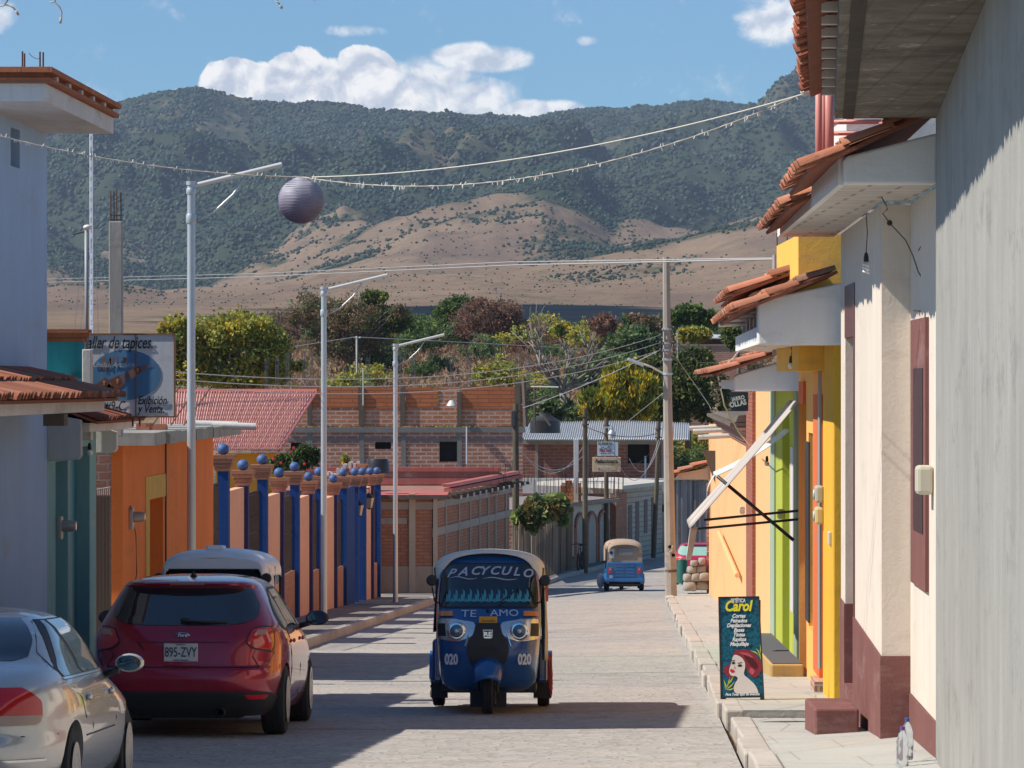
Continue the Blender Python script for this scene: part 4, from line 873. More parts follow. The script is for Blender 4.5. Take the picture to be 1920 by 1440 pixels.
tiles(hgr, S(1.0, 51.0, ZP(702, 51.2)), S(1.0, 61.2, ZP(702, 51.2)), Vector((1.08, 0, .36)), name='canopy_tiles', seed=41, tw=.155, lift=.04)
b = MB(); yq = 61.5; b.box(P(1370, 0, yq).x, P(1403, 0, yq).x, yq, yq + .05, ZP(771, yq), ZP(735, yq), W_); sgb = tag(b.build('hanging_sign', plain('sign_navy', (.02, .035, .06), .5)), 'small dark navy sign with white lettering under the green shop tiles', 'sign')
text('JARRO', .085, plain('white_paint', (.7, .7, .7), .6), sgb, Matrix.Translation(P(1384, 747, yq - .01)) @ RX @ Matrix.Rotation(.2, 4, 'Z'), sx=.8, bold=.003); text('OLLAS', .11, plain('white_paint', (.7, .7, .7), .6), sgb, Matrix.Translation(P(1384, 757, yq - .01)) @ RX @ Matrix.Rotation(.2, 4, 'Z'), sx=.8, bold=.004)
b = MB(); rnd = random.Random(6)
for k in range(90): q = P(1341 + rnd.uniform(-6, 7), rnd.uniform(705, 770), 55); b.poly([q, q + Vector((rnd.uniform(-.05, .05), .02, rnd.uniform(-.05, .05))), q + Vector((rnd.uniform(-.05, .05), -.02, rnd.uniform(-.05, .05)))], (rnd.uniform(.6, 1.4),) * 3)
tag(b.build('dried_vine', plain('dry_straw', (.35, .30, .22), .9), recalc=False), 'dried straw bundle hanging from the tile edge of the green shop', 'dried bundle')
b = MB(); b.tube([P(1400, 640, 53), P(1375, 672, 53), P(1345, 700, 53)], .012, 5); b.tube([P(1345, 700, 55), P(1358, 760, 57), P(1385, 810, 60), P(1405, 835, 66)], .010, 5); tag(b.build('hose', plain('rope_cream', (.55, .48, .38), .8)), 'pale rope strung from the white spouts down past the straw bundle', 'rope')
# ---- peach house
PCH = stucco('peach_orange_render', (.88, .46, .21), .04, .12, (.6, .35, .2), .2, .4)
hp = thing('peach_house', 'long pale orange house wall with a thin brick pilaster behind the awning', 'house', S(2.1, 80, gz(80)))
p0, pb0, pb1, p1 = YU(1447, 2.1) + .01, YU(1417, 2.1), YU(1405, 2.1), YU(1329, 2.1)
b = MB(); wallU(b, 2.1, 2.4, p0, pb0, -4, ZP(735, 64)); wallU(b, 2.1, 2.4, pb1, p1, -5, ZP(836, 73)); b.box(2.4, 6, p0, p1, -5, ZP(836, 73)); b.build('wall', PCH, hp)
b = MB(); b.box(2.04, 2.4, pb0, pb1, -4.5, ZP(735, 70)); b.build('brick_pilaster', brick('thin_brick', (.36, .12, .08), (.42, .16, .1), (.25, .12, .09), .3, .07, .012), hp)
b = MB(); z_ = ZP(836, 73)
for k in range(4): b.box(2.05 - .06 * k, 2.6, pb1 + .01, 97, z_ + .002 + .085 * k, z_ + .08 + .085 * k, col=(1, 1, 1) if k % 2 else (.8, .8, .8))
b.build('brick_cornice', brick('cornice_brick', (.45, .22, .17), (.38, .18, .14), (.45, .38, .33), .24, .07, .01), hp)
b = MB(); b.box(1.75, 2.6, pb1 + .01, 97, z_ + .35, z_ + .42); b.hexa([S(1.85, pb1 + .01, z_ + .43), S(2.6, pb1 + .01, z_ + .43), S(2.6, 95, z_ + .43), S(1.85, 95, z_ + .43)], [S(1.9, pb1 + .01, z_ + .55), S(2.6, pb1 + .01, z_ + .62), S(2.6, 95, z_ + .5), S(1.9, 95, z_ + .48)]); b.build('timber_eave', WOODG, hp)
for k, (px, py) in enumerate(((1292, 803), (1299, 809), (1309, 820))):
    b = MB(); Yq = 96 - k * 5; q = P(px, py, Yq); b.tube([q, W_(2.15 + K * Yq, Yq, q.z + .04)], .055, 10, cap=False); b.build('drain_spout', CONCW, hp, True)
b = MB(); q = S(2.1, 77, 0); b.tube([S(2.0, 95, gz(95) + 1.9), S(2.0, 78, gz(78) + 1.05)], .05, 8); b.build('handrail', PCH, hp)
# far white canopy
Yk = 111; b = MB(); q = lambda px, py: P(px, py, Yk)
gb = MB(); gb.extr([q(1266, 897), q(1334, 899), q(1334, 876), q(1272, 888)], (0, 1.6, 0)); gb.build('end_canopy', stucco('beige_plaster', (.58, .50, .42), .08, .15), hp)
tiles(hp, P(1254, 893, Yk - .2), P(1252, 893, Yk + 1.9), P(1326, 866, Yk) - P(1254, 891, Yk), name='canopy_tiles', seed=51, tw=.22, lift=.05)
b = MB(); b.extr([P(1318, 845, 104), P(1345, 845, 104), P(1345, 915, 104)], (0, .2, 0)); b.build('cornice_end', WOODG, hp)
b = MB()
rnd = random.Random(3)
for k in range(26): b.box(2.04, 2.1, p1 - .3, p1 + .05, -4.3 + k * .13, -4.3 + k * .13 + rnd.uniform(.06, .12), col=(rnd.uniform(.6, 1.3),) * 3)
b.build('rough_corner', brick('corner_brick', (.45, .2, .12), (.5, .25, .15), (.4, .3, .25)), hp)
# ---- awnings
def awning(A, B, dY, name_l, mat, sag=.0, valance=None):
    t = thing('awning', name_l, 'awning', A); b = MB(); n = 20
    def f(s_, q): p = Vector(A).lerp(Vector(B), s_) + Vector((K * dY * q, dY * q, 0)); p.z += -sag * 4 * s_ * (1 - s_) + .02 * math.sin(q * 17) * s_; return p
    i0 = len(b.v)
    b.grid(f, n, 14); o = b.build('canvas', mat, t, True)
    sm = o.modifiers.new('thick', 'SOLIDIFY'); sm.thickness = .012
    return t
m, t, bb = base_mat('striped_canvas'); tc = t.add('ShaderNodeTexCoord'); sxy = t.add('ShaderNodeSeparateXYZ'); t.l.new(tc.outputs['Object'], sxy.inputs[0])
s1 = t.m('SINE', t.m('MULTIPLY', sxy.outputs[1], 16)); c = t.mix(t.ss(s1, .3, .7), (.52, .48, .42, 1), (.33, .27, .28, 1)); c = t.mix(t.m('MULTIPLY', t.noise(tc.outputs['Object'], 3, 6), .4), c, (.40, .38, .33, 1))
t.put(bb.inputs['Base Color'], c); bb.inputs['Roughness'].default_value = .9; CANV = m
CANW = plain('white_canvas', (.62, .62, .57), .9, var=.1)
aw = awning(P(1497, 752, 49.6), P(1293, 990, 49.6), 3.0, 'long striped grey canvas awning sloping from the green shop wall', CANV, .02)
b = MB(); 
def val(s_, q): p = P(1294, 990, 49.6).lerp(P(1286, 1050, 49.6), q) + Vector((.10 * s_ * (1 - .3 * q), .25 * s_ + .03 * math.sin(q * 6), 0)); return p
b.grid(val, 5, 8); o = b.build('hanging_flap', CANW, aw, True); o.modifiers.new('thick', 'SOLIDIFY').thickness = .008
for (a, c_, ra) in (((1503, 957), (1320, 975), .016), ((1503, 973), (1305, 992), .016), ((1488, 1013), (1345, 893), .022)):
    b = MB(); b.tube([P(*a, 50.2), P(*c_, 50.2)], ra, 8); b.build('support_rod', BLACKM, aw, True)
aw2 = awning(P(1482, 806, 54.8), P(1342, 892, 54.8), 2.0, 'pale white canvas awning behind the striped one', CANW, .05)
b = MB()
def val2(s_, q): p = P(1342, 892, 54.8).lerp(P(1330, 942, 54.8), q) + Vector((-.02 - .05 * math.sin(q * 3) + .06 * s_, 1.2 * s_, 0)); return p
b.grid(val2, 5, 8); o = b.build('hanging_flap', CANW, aw2, True); o.modifiers.new('thick', 'SOLIDIFY').thickness = .008
bulb(P(1438, 855, 56), .0, 'white globe bulb on a bracket beside the green wall', False)
b = MB()
for k in range(5): b.tube([P(1390 + 3 * math.cos(a) + k, 957 + 7 * math.sin(a), 76.2) for a in np.linspace(0, 6.28, 14)], .008, 4)
tag(b.build('wire_coil', plain('coil_grey', (.5, .47, .42), .5)), 'coil of grey wire hung on the peach wall', 'wire coil')

# ---- sandwich board
Yb_ = 41.0; t = thing('salon_sign', 'tall teal salon board with a red-haired woman standing on the right pavement', 'sign', P(1392, 1308, Yb_)); z0 = ZP(1308, Yb_); H_ = 186 / FP * Yb_; Wd = 76 / FP * Yb_
org = P(1392, 1306, Yb_); tilt = Matrix.Translation(org) @ Matrix.Rotation(R(-9), 4, 'X') @ Matrix.Rotation(R(-.8), 4, 'Y')
def bx(px, py, off=0): return ((px - 1390) / FP * Yb_ * 1.0, -off, (1303 - py) / FP * Yb_ * 1.012)
m, tt, bb = base_mat('teal_print'); tc = tt.add('ShaderNodeTexCoord'); v = tt.add('ShaderNodeTexVoronoi'); tt.l.new(tc.outputs['Object'], v.inputs['Vector']); v.inputs['Scale'].default_value = 38
tt.put(bb.inputs['Base Color'], tt.mix(v.outputs['Distance'], (.0, .17, .26, 1), (.0, .02, .05, 1))); bb.inputs['Roughness'].default_value = .35
b = MB(); b.hexa([bx(1351, 1303, 0), bx(1429, 1303, 0), bx(1429, 1303, -.02), bx(1351, 1303, -.02)], [bx(1351, 1119, 0), bx(1424, 1119, 0), bx(1424, 1119, -.02), bx(1351, 1119, -.02)]); b.xf(tilt); b.build('board', m, t)
b = MB()
for px, dx in ((1350, 0), (1430, 0)): b.tube([bx(px, 1309, .0), bx(px - (0 if px < 1400 else 5), 1117, .0)], .008, 6)
b.tube([bx(1350, 1118), bx(1425, 1118)], .008, 6); b.tube([bx(1350, 1304), bx(1430, 1304)], .008, 6); b.xf(tilt); b.build('frame', BLACKM, t)
b = MB(); b.tube([Vector(org) + Vector((-.2, .02, 0)), Vector(org) + Vector((-.2, .35, 0))], .008, 6); b.tube([Vector(org) + Vector((-.2, .35, 0)), Vector(org) + Vector((-.2, .16, .98))], .008, 6); b.tube([Vector(org) + Vector((.2, .35, 0)), Vector(org) + Vector((.19, .16, .98))], .008, 6); b.build('rear_leg', BLACKM, t)
b = MB(); 
for px in (1355, 1427): q = tilt @ Vector(bx(px, 1308)); b.box(q.x - .02, q.x + .02, q.y - .03, q.y + .03, q.z - .03, q.z + .02, W_)
b.build('foot', BLACKM, t)
def art(name, polys, off):
    b = MB()
    for col, pts in polys: b.poly([bx(x, y, off) for x, y in pts], col)
    b.xf(tilt); return b.build(name, PRT, t, recalc=False)
PRT = plain('print_ink', (1, 1, 1), .5)
def sm_(pts, n=6):   # closed catmull-rom
    o = []; m = len(pts)
    for i in range(m):
        p0, p1, p2, p3 = [np.array(pts[(i + k) % m], float) for k in (-1, 0, 1, 2)]
        for j in range(n): s_ = j / n; o.append(tuple(.5 * ((2 * p1) + (-p0 + p2) * s_ + (2 * p0 - 5 * p1 + 4 * p2 - p3) * s_ ** 2 + (-p0 + 3 * p1 - 3 * p2 + p3) * s_ ** 3)))
    return o
HC, SK = (.26, .02, .035), (.72, .66, .62)
art('printed_hair', [(HC, sm_([(1375, 1222), (1382, 1217), (1395, 1216), (1408, 1219), (1417, 1228), (1426, 1238), (1428, 1250), (1422, 1262), (1413, 1268), (1404, 1262), (1398, 1250), (1384, 1236)])), (HC, sm_([(1375, 1236), (1366, 1244), (1357, 1248), (1357, 1258), (1364, 1267), (1377, 1266), (1380, 1252)]))], .004)
art('printed_curl', [((.08, .005, .012), sm_([(1395, 1226), (1410, 1232), (1420, 1246), (1414, 1252), (1402, 1240)])), ((.5, .10, .12), sm_([(1386, 1221), (1402, 1223), (1412, 1231), (1402, 1229)])), ((.5, .10, .12), sm_([(1407, 1250), (1414, 1256), (1410, 1263), (1404, 1257)]))], .006)
art('printed_figure', [(SK, sm_([(1376, 1226), (1389, 1230), (1396, 1240), (1396, 1250), (1394, 1262), (1402, 1270), (1414, 1282), (1420, 1296), (1414, 1297), (1380, 1297), (1374, 1288), (1377, 1278), (1382, 1270), (1378, 1265), (1370, 1264), (1366, 1256), (1370, 1242)]))], .008)
art('printed_face', [((.03, .02, .02), sm_([(1371, 1241), (1375, 1238), (1378, 1241), (1374, 1243)])), ((.03, .02, .02), sm_([(1382, 1246), (1387, 1243), (1391, 1246), (1386, 1248)])), ((.6, .02, .04), sm_([(1368, 1253), (1372, 1252), (1377, 1256), (1372, 1259), (1368, 1256)])), ((.1, .03, .03), [(1371, 1236), (1377, 1235), (1378, 1236.3), (1371, 1237.3)]), ((.1, .03, .03), [(1382, 1241), (1391, 1239), (1391, 1240.3), (1383, 1242.3)]), ((.55, .42, .38), sm_([(1376, 1245), (1378, 1250), (1375, 1251)]))], .010)
lf = []
for (cx_, cy_, a0, L_) in ((1424, 1228, 2.0, 16), (1424, 1228, 1.5, 22), (1424, 1228, 2.6, 20), (1426, 1236, 1.9, 20), (1358, 1290, 1.2, 26), (1358, 1290, .7, 24), (1358, 1290, 1.7, 20), (1358, 1290, .2, 20), (1358, 1285, .9, 30)):
    d = (math.cos(a0), -math.sin(a0)); nn_ = (-d[1], d[0]); cl = lambda x: max(1353, min(1427, x))
    lf.append(((.55, .60, .05), [(cl(cx_), cy_), (cl(cx_ + d[0] * L_ * .5 + nn_[0] * 3), cy_ + d[1] * L_ * .5 + nn_[1] * 3), (cl(cx_ + d[0] * L_), cy_ + d[1] * L_), (cl(cx_ + d[0] * L_ * .5 + nn_[0] * .5), cy_ + d[1] * L_ * .5 + nn_[1] * .5)]))
art('printed_leaves', lf, .005)
bt = lambda px, py: tilt @ Matrix.Translation(bx(px, py, .009)) @ RX
WP = plain('white_ink', (.8, .84, .85), .5)
text('EST\u00c9TICA', .056, WP, t, bt(1386, 1125), sx=.62, bold=.0015)
text('Carol', .15, plain('yellow_ink', (.80, .75, .03), .5), t, bt(1385, 1135.5), shear=.25, sx=.80, bold=.005)
for i, s_ in enumerate(('Cortes', 'Peinados', 'Depilaciones', 'Bases', 'Tintes', 'Rayitos', 'Maquillaje')): text(s_, .056, WP, t, bt(1386, 1153.5 + i * 8.7), shear=.3, sx=.85, bold=.0018)
text('Para Todo tipo de eventos', .038, WP, t, bt(1390, 1299), shear=.3, sx=.85, bold=.001)
# =================================================================== STREET END
BR1 = brick('kiln_brick', (.50, .17, .08), (.60, .24, .12), (.56, .44, .36), .45, .16, .035, dusty=.3); BR1b = brick('fresh_brick', (.52, .16, .06), (.62, .21, .09), (.26, .12, .07), .9, .16, .02)
BRD = brick('dusky_brick', (.40, .17, .11), (.50, .24, .17), (.58, .48, .41), .45, .16, .03, dusty=.1)
DCON = stucco('dark_concrete', (.22, .21, .20), .2, .3, (.08, .08, .08), .3)
# ---- two-storey unfinished brick block
Yb = 158; h = thing('unfinished_brick_building', 'two-storey unfinished brick building with a concrete frame and open window holes', 'building', P(780, 870, Yb)); xx = lambda px: P(px, 0, Yb).x; zz = lambda py: ZP(py, Yb)
b = MB(); wallX(b, xx(470), xx(980), Yb, .3, -5.2, zz(803), [(xx(703), xx(733), zz(842), zz(829)), (xx(824), xx(858), zz(866), zz(828)), (xx(545), xx(566), zz(845), zz(830))]); b.build('lower_wall', BRD, h)
b = MB(); b.box(xx(555), xx(982), Yb + .3, Yb + .5, zz(799), zz(755), W_); b.build('upper_wall', BR1, h)
b = MB()
for i, (a, c) in enumerate(((555, 671), (683, 749), (760, 820), (865, 966))): b.box(xx(a), xx(c), Yb + .28, Yb + .5, zz(764 + (i % 2) * 2), zz(725 + (i % 3)), W_)
b.build('fresh_brickwork', BR1b, h); b = MB(); b.box(xx(822), xx(862), Yb + .32, Yb + .5, zz(765), zz(726), W_); b.build('upper_wall', BR1, h); b = MB(); b.box(xx(968), xx(985), Yb + .32, Yb + .5, zz(796), zz(726), W_); b.build('upper_wall', BR1, h)
for a, c in ((576, 584), (672, 683), (750, 759), (857, 865), (965, 976)):
    b = MB(); b.box(xx(a), xx(c), Yb + .2, Yb + .5, zz(797), zz({965: 712, 857: 735}.get(a, 728)), W_); b.build('timber_shuttering' if a != 857 else 'column', WOODG, h)
for a, c in ((576, 586), (674, 683), (752, 761), (857, 866)):
    b = MB(); b.box(xx(a), xx(c), Yb - .03, Yb + .2, -5, zz(805), W_); b.build('column', DCON, h)
b = MB(); b.box(xx(540), xx(985), Yb - .08, Yb + .55, zz(811), zz(801), W_); b.build('floor_slab', DCON, h)
b = MB(); b.box(xx(540), xx(982), Yb - .025, Yb + .1, zz(827), zz(822), W_); b.build('ring_beam', DCON, h)
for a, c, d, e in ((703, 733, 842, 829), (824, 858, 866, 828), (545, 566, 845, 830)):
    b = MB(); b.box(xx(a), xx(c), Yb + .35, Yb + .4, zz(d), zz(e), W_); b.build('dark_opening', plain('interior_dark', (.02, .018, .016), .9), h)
rnd = random.Random(12)
for px, w_, top in ((572, 8, 660), (584, 6, 662), (500, 5, 670), (520, 6, 668), (540, 6, 662), (672, 10, 664), (690, 8, 668), (750, 7, 655), (776, 6, 660), (852, 14, 662), (878, 8, 660), (972, 10, 655), (990, 6, 662)):
    b = MB()
    for k in range(4): b.tube([P(px + w_ * (k / 3 - .5), 760, Yb + .4 + .05 * (k % 2)), P(px + w_ * (k / 3 - .5) + rnd.uniform(-.6, .6), top + rnd.uniform(-4, 6), Yb + .4)], .011, 3)
    for py in range(int(top) + 8, 745, 9): b.tube([P(px - w_ / 2, py, Yb + .4), P(px + w_ / 2, py, Yb + .4)], .007, 3)
    b.build('rebar_cage', plain('rebar_grey', (.14, .14, .14), .7), h)
b = MB(); b.tube([P(875, 870, Yb - .3), P(875, 800, Yb - .3)], .035, 6); b.build('vent_pipe', plain('pipe_pale', (.5, .55, .6), .5), h)
b = MB(); b.tube([P(681, 760, Yb), P(681, 690, Yb)], .03, 5); b.build('mast', plain('mast_w', (.55, .55, .52), .5), h)
b = MB(); b.lathe([(.001, .12), (.1, .1), (.22, -.1), (.001, -.1)], P(847, 756, Yb - .2), 'z', 12); tag(b.build('floodlight', plain('flood_white', (.6, .6, .58), .4), smooth=40), 'white dish lamp fixed to the unfinished brick wall', 'lamp')
# timber scaffolding at its right end
t = thing('timber_props', 'rough timber props and planks leaning at the end of the brick building', 'timber props', P(1000, 800, Yb))
for q in (((982, 710), (986, 800), .10), ((1002, 722), (1002, 800), .05), ((978, 760), (1030, 742), .05), ((1010, 765), (1032, 798), .05), ((985, 758), (1015, 757), .04)):
    b = MB(); b.tube([P(*q[0], Yb + .2), P(*q[1], Yb + .1)], q[2], 5); b.build('plank', WOODG, t)
b = MB(); b.tube([P(995, 725, Yb), P(1047, 726, Yb)], .03, 5); b.build('plank', plain('plank_pale', (.6, .6, .55), .6), t)
b = MB(); Q = P(1022, 798, Yb + 3); b.lathe([(.001, .5), (.2, .5), (.25, .4), (.6, .2), (.62, -.3), (.001, -.3)], Q, 'z', 18); tag(b.build('water_tank', plain('tank_black', (.03, .03, .032), .4), smooth=40), 'black plastic water tank behind the corrugated roof', 'water tank')
# ---- corrugated roof house
Yc = 170; h = thing('brick_house', 'brick house under a grey corrugated metal roof with one dark window hole', 'house', P(1120, 905, Yc)); xx = lambda px: P(px, 0, Yc).x; zz = lambda py: ZP(py, Yc)
b = MB(); wallX(b, xx(980), xx(1262), Yc, .3, -5.2, zz(824), [(xx(1177), xx(1218), zz(869), zz(831))]); b.build('wall', brick('house_brick', (.33, .12, .085), (.41, .17, .12), (.40, .30, .26), .40, .14, .02), h)
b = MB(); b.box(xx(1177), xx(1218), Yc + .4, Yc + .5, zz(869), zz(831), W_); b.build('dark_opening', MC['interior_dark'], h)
for a, c in ((1003, 1009), (1094, 1104), (1240, 1248)):
    b = MB(); b.box(xx(a) - (.2 if a == 980 else 0), xx(c), Yc - .04, Yc + .05, -5, zz(824), W_); b.build('column', CONC, h)
b = MB(); b.box(xx(980), xx(1262), Yc - .045, Yc + .05, zz(833), zz(825), W_); b.build('beam', CONC, h)
b = MB(); x0, x1 = xx(974), xx(1290); n = 170
def cor(s_, q):
    x = x0 + (x1 - x0) * s_ + (.25 + .0) * q; Y = Yc - 1.4 + 5 * q; zt_ = zz(824) + .0 + (.62 + .12 * math.sin(s_ * 3.0)) * q; return W_(x, Y, zt_ + .035 * math.sin(s_ * 76 * 2 * math.pi))
b.grid(cor, n * 4, 6); o = b.build('corrugated_roof', plain('zinc', (.46, .48, .50), .45, .3, var=.2), h, True); o.modifiers.new('thick', 'SOLIDIFY').thickness = .01
b = MB(); b.tube([P(1210, 908, Yc - 1), P(1210, 855, Yc - 1)], .045, 6); b.build('vent_pipe', plain('pipe_pale', (.5, .55, .6), .5), h)
# ---- red roofed corner brick building
A0 = W_(-4.05, 116, 0); A1 = W_(-2.32, 116, 0); A2 = W_(-.09, 133.8, 0); dirv = (A2 - A1); 
h = thing('corner_brick_house', 'low brick corner house with red painted roof edges and a grey plastered base', 'house', W_(-2.32, 116, gz(116)))
zb, zt = -5.6, ZP(935, 116)
BR2 = brick('corner_house_brick', (.50, .21, .12), (.58, .27, .16), (.33, .20, .14), .34, .10, .018, dusty=.12)
DB = lambda s_, off=0: A1 + dirv * s_ + Vector((.99, -.125, 0)) * off
x5 = P(690, 0, 116).x
b = MB(); b.box(x5, A1.x, 116, 116.3, zb, zt, W_)
def sidebox(mb, s0, s1, z0, z1, off=0, th=.3, col=(1, 1, 1)):
    p = [DB(s0, off - th), DB(s0, off), DB(s1, off), DB(s1, off - th)]; mb.hexa([Vector((q.x, q.y, z0)) for q in p], [Vector((q.x, q.y, z1)) for q in p], col)
sidebox(b, 0, 1, zb, zt); b.build('wall', BR2, h)
TANP = stucco('tan_plaster', (.46, .37, .27), .12, .25, (.25, .2, .15), .3); CNB = stucco('grey_band', (.42, .36, .30), .15, .3, (.2, .17, .15), .3)
b = MB(); b.box(x5, A1.x + .02, 115.97, 116.2, zb, ZP(1062, 116), W_); sidebox(b, .001, 1, zb, ZP(1062, 116) - .25, .03, .2); b.build('plaster_base', TANP, h)
b = MB(); b.box(x5, A1.x + .02, 115.96, 116.2, ZP(955, 116), ZP(941, 116), W_); b.box(x5, P(763, 0, 116).x, 115.965, 116.2, ZP(983, 116), ZP(971, 116), W_); sidebox(b, .001, 1, ZP(955, 116), ZP(941, 116), .04, .2); sidebox(b, .001, 1, ZP(1000, 116) - .1, ZP(985, 116) - .1, .04, .2); b.build('concrete_band', CNB, h)
for pa, pc in ((767, 779), (812, 820)):
    b = MB(); b.box(P(pa, 0, 116).x, P(pc, 0, 116).x, 115.93, 116.2, zb, zt + (.15 if pa == 767 else 0), W_); b.build('column', stucco('column_buff', (.55, .46, .34), .1, .2), h)
for s_ in (.14, .30, .44, .56, .68, .78, .93):
    b = MB(); sidebox(b, s_, s_ + .012, zb, zt, .05, .2); b.build('column', CNB, h)
REDP = stucco('red_roof_paint', (.46, .14, .12), .15, .3, (.4, .3, .25), .45)
b = MB(); b.box(x5 - 3, P(838, 0, 116).x, 115.6, 121.8, zt + .02, zt + .09, W_); b.build('roof_slab', REDP, h)
b = MB(); b.box(x5 - 3, P(838, 0, 116).x + .02, 115.55, 115.6, zt + .0, zt + .12, W_); b.build('slab_edge', stucco('slab_dark', (.12, .09, .08), .2, .2), h)
b = MB(); p = [DB(.0, .35), DB(.0, .6), DB(1, .45), DB(1, .2)]; 
b.hexa([Vector((q.x, q.y, zt + .20)) for q in p], [Vector((q.x, q.y, zt + .30)) for q in p]); b.hexa([Vector((q.x, q.y, zt + .34)) for q in p], [Vector((q.x - .1, q.y, zt + .42)) for q in p]); b.build('painted_eave', REDP, h)
for k in range(13):
    s_ = .03 + k * .078; b = MB(); a_ = DB(s_, -.1); c_ = DB(s_, .75); b.hexa([Vector((q.x, q.y + w_, zt - .02)) for q, w_ in ((a_, 0), (c_, 0), (c_, .12), (a_, .12))], [Vector((q.x, q.y + w_, zt + .08)) for q, w_ in ((a_, 0), (c_, 0), (c_, .12), (a_, .12))]); b.build('rafter', WOODG, h)
    b = MB(); q = DB(s_, .76); b.box(q.x, q.x + .05, q.y, q.y + .12, zt - .03, zt + .09, W_); b.build('rafter_tip', stucco('rafter_white', (.7, .66, .58), .1, .1), h)
# parapet of the room behind with red coping
b = MB(); yq = 128.5; b.box(x5 - 3, P(936, 0, yq).x, yq, yq + .3, zt - .2, ZP(884, yq), W_); b.box(P(934, 0, yq).x - .2, P(936, 0, yq).x, yq + .31, yq + 5, zt - .2, ZP(884, yq), W_); b.box(x5 - 3, P(838, 0, 116).x, 121.81, yq, zt + .0, zt + .06, W_); b.hexa([W_(P(838, 0, 116).x, 118, zt), DB(.12, 0) + Vector((0, 0, zt)), DB(.72, 0) + Vector((0, 0, zt)), W_(P(838, 0, 116).x, yq, zt)], [W_(P(838, 0, 116).x, 118, zt + .05), DB(.12, 0) + Vector((0, 0, zt + .05)), DB(.72, 0) + Vector((0, 0, zt + .05)), W_(P(838, 0, 116).x, yq, zt + .05)]); b.build('parapet', stucco('parapet_stained', (.33, .17, .13), .25, .4, (.5, .4, .32), .7), h)
b = MB(); b.box(x5 - 3, P(938, 0, yq).x + .02, yq - .06, yq + .36, ZP(884, yq), ZP(876, yq), W_); b.box(x5 - 3, P(936, 0, yq).x, yq - .03, yq, zt + .1, zt + .3, W_); b.build('coping', REDP, h)
for k in range(26):
    pass
t = thing('roof_rebars', 'row of thin rusty rebar stubs standing on the roofs at the street end', 'rebar', P(1050, 920, 148))
b = MB(); rnd = random.Random(4)
for k in range(56):
    px = 925 + (k / 56) * 250 + rnd.uniform(-2, 2); Yq = rnd.choice([128, 146, 147]) if px < 985 else 147.5; b.tube([P(px, 905 if px < 1000 else 925, Yq), P(px + rnd.uniform(-1, 1), rnd.uniform(862, 890) if px < 985 else rnd.uniform(885, 905), Yq)], .012, 3)
b.build('rods', REBAR, t)['kind'] = 'stuff'
# wooden pole on left corner etc
def timber(px, pt, pb, Y, r, lab, lean=0):
    t = thing('timber_pole', lab, 'utility pole', P(px, pb, Y), 0, 'old timber utility poles at the street end'); b = MB(); b.tube([P(px + lean, pb, Y), P(px + lean * .4, (pt + pb) / 2, Y), P(px, pt, Y)], [r, r * .9, r * .75], 9); b.build('shaft', stucco('pole_timber', (.13, .105, .07), .25, .6, (.06, .05, .04), .3), t, 40)
    for dy in (14, 30):
        b = MB(); b.lathe([(.001, -.03), (r + .03, -.03), (r + .03, .03), (.001, .03)], P(px + lean * .1, pt + dy, Y), 'z', 9); b.build('band', REBAR, t)
    return t
timber(967, 757, 1090, 136, .13, 'dark timber utility pole with a transformer box beside the corner brick house')
tt_ = timber(1097, 766, 1076, 147, .11, 'timber utility pole standing in front of the arched facade'); timber(1137, 784, 1062, 153, .10, 'timber pole carrying the street light and the hand-painted signs'); timber(1235, 790, 1046, 157, .10, 'leaning timber utility pole right of the block building', -10)
b = MB(); b.box(P(961, 0, 136).x - .05, P(966, 0, 136).x, 135.8, 136.1, ZP(800, 136), ZP(770, 136), W_); tag(b.build('switch_box', plain('box_dark', (.06, .06, .07), .5), bevel=.02), 'dark metal box on the timber pole beside the corner brick house', 'switch box')
t = thing('street_light', 'round glass street light on an arm beside the hand-painted signs', 'street light', P(1145, 810, 152.8))
b = MB(); Q = P(1147, 812, 152.8); b.lathe([(.001, .30), (.06, .28), (.06, .12), (.12, .06), (.16, -.02), (.16, -.06), (.001, -.06)], Q, 'z', 14); b.tube([Q + Vector((0, 0, .2)), Q + Vector((-.25, 0, .22)), P(1137, 806, 153)], .03, 6); b.build('housing', GALV, t, 40)
b = MB(); b.lathe([(.15, -.06), (.13, -.2), (.001, -.22)], Q, 'z', 14); b.build('lens', glass('lens_pale', (.5, .5, .46), .2), t, 40)
Ysn = 152.6; t = thing('rental_sign', 'small white painted sign about renting chairs, above the rusty sign', 'sign', P(1139, 842, Ysn)); b = MB(); b.box(P(1120, 0, Ysn).x, P(1151, 0, Ysn).x, Ysn, Ysn + .03, ZP(855, Ysn), ZP(828, Ysn), W_); b.box(P(1151, 0, Ysn).x + .004, P(1159, 0, Ysn).x, Ysn + .01, Ysn + .03, ZP(855, Ysn), ZP(829, Ysn), W_); b.build('panel', plain('sign_pale', (.6, .66, .68), .5), t)
sgx = lambda px, py: Matrix.Translation(P(px, py, Ysn - .01)) @ RX
text('SE RENTAN', .14, INK, t, sgx(1135, 832), sx=.75, bold=.004); text('Sillas Salas', .15, plain('red_paint', (.55, .02, .04), .5), t, sgx(1135, 845), sx=.75, bold=.004); text('mesas # y mas', .08, INK, t, sgx(1135, 850.5), sx=.9)
b = MB(); b.tube([P(1124, 842, Ysn - .01), P(1130, 838, Ysn - .01), P(1135, 841, Ysn - .01), P(1146, 835, Ysn - .01)], .012, 4); b.build('painted_tools', INK, t)
t = thing('spare_parts_sign', 'rusty orange tin sign with brush lettering on the timber pole', 'sign', P(1137, 870, Ysn)); b = MB(); b.box(P(1111, 0, Ysn).x, P(1164, 0, Ysn).x, Ysn, Ysn + .03, ZP(885, Ysn), ZP(857, Ysn), W_); b.build('panel', stucco('rusty_tin', (.66, .48, .30), .15, .3, (.42, .14, .05), .95), t, bevel=.02)
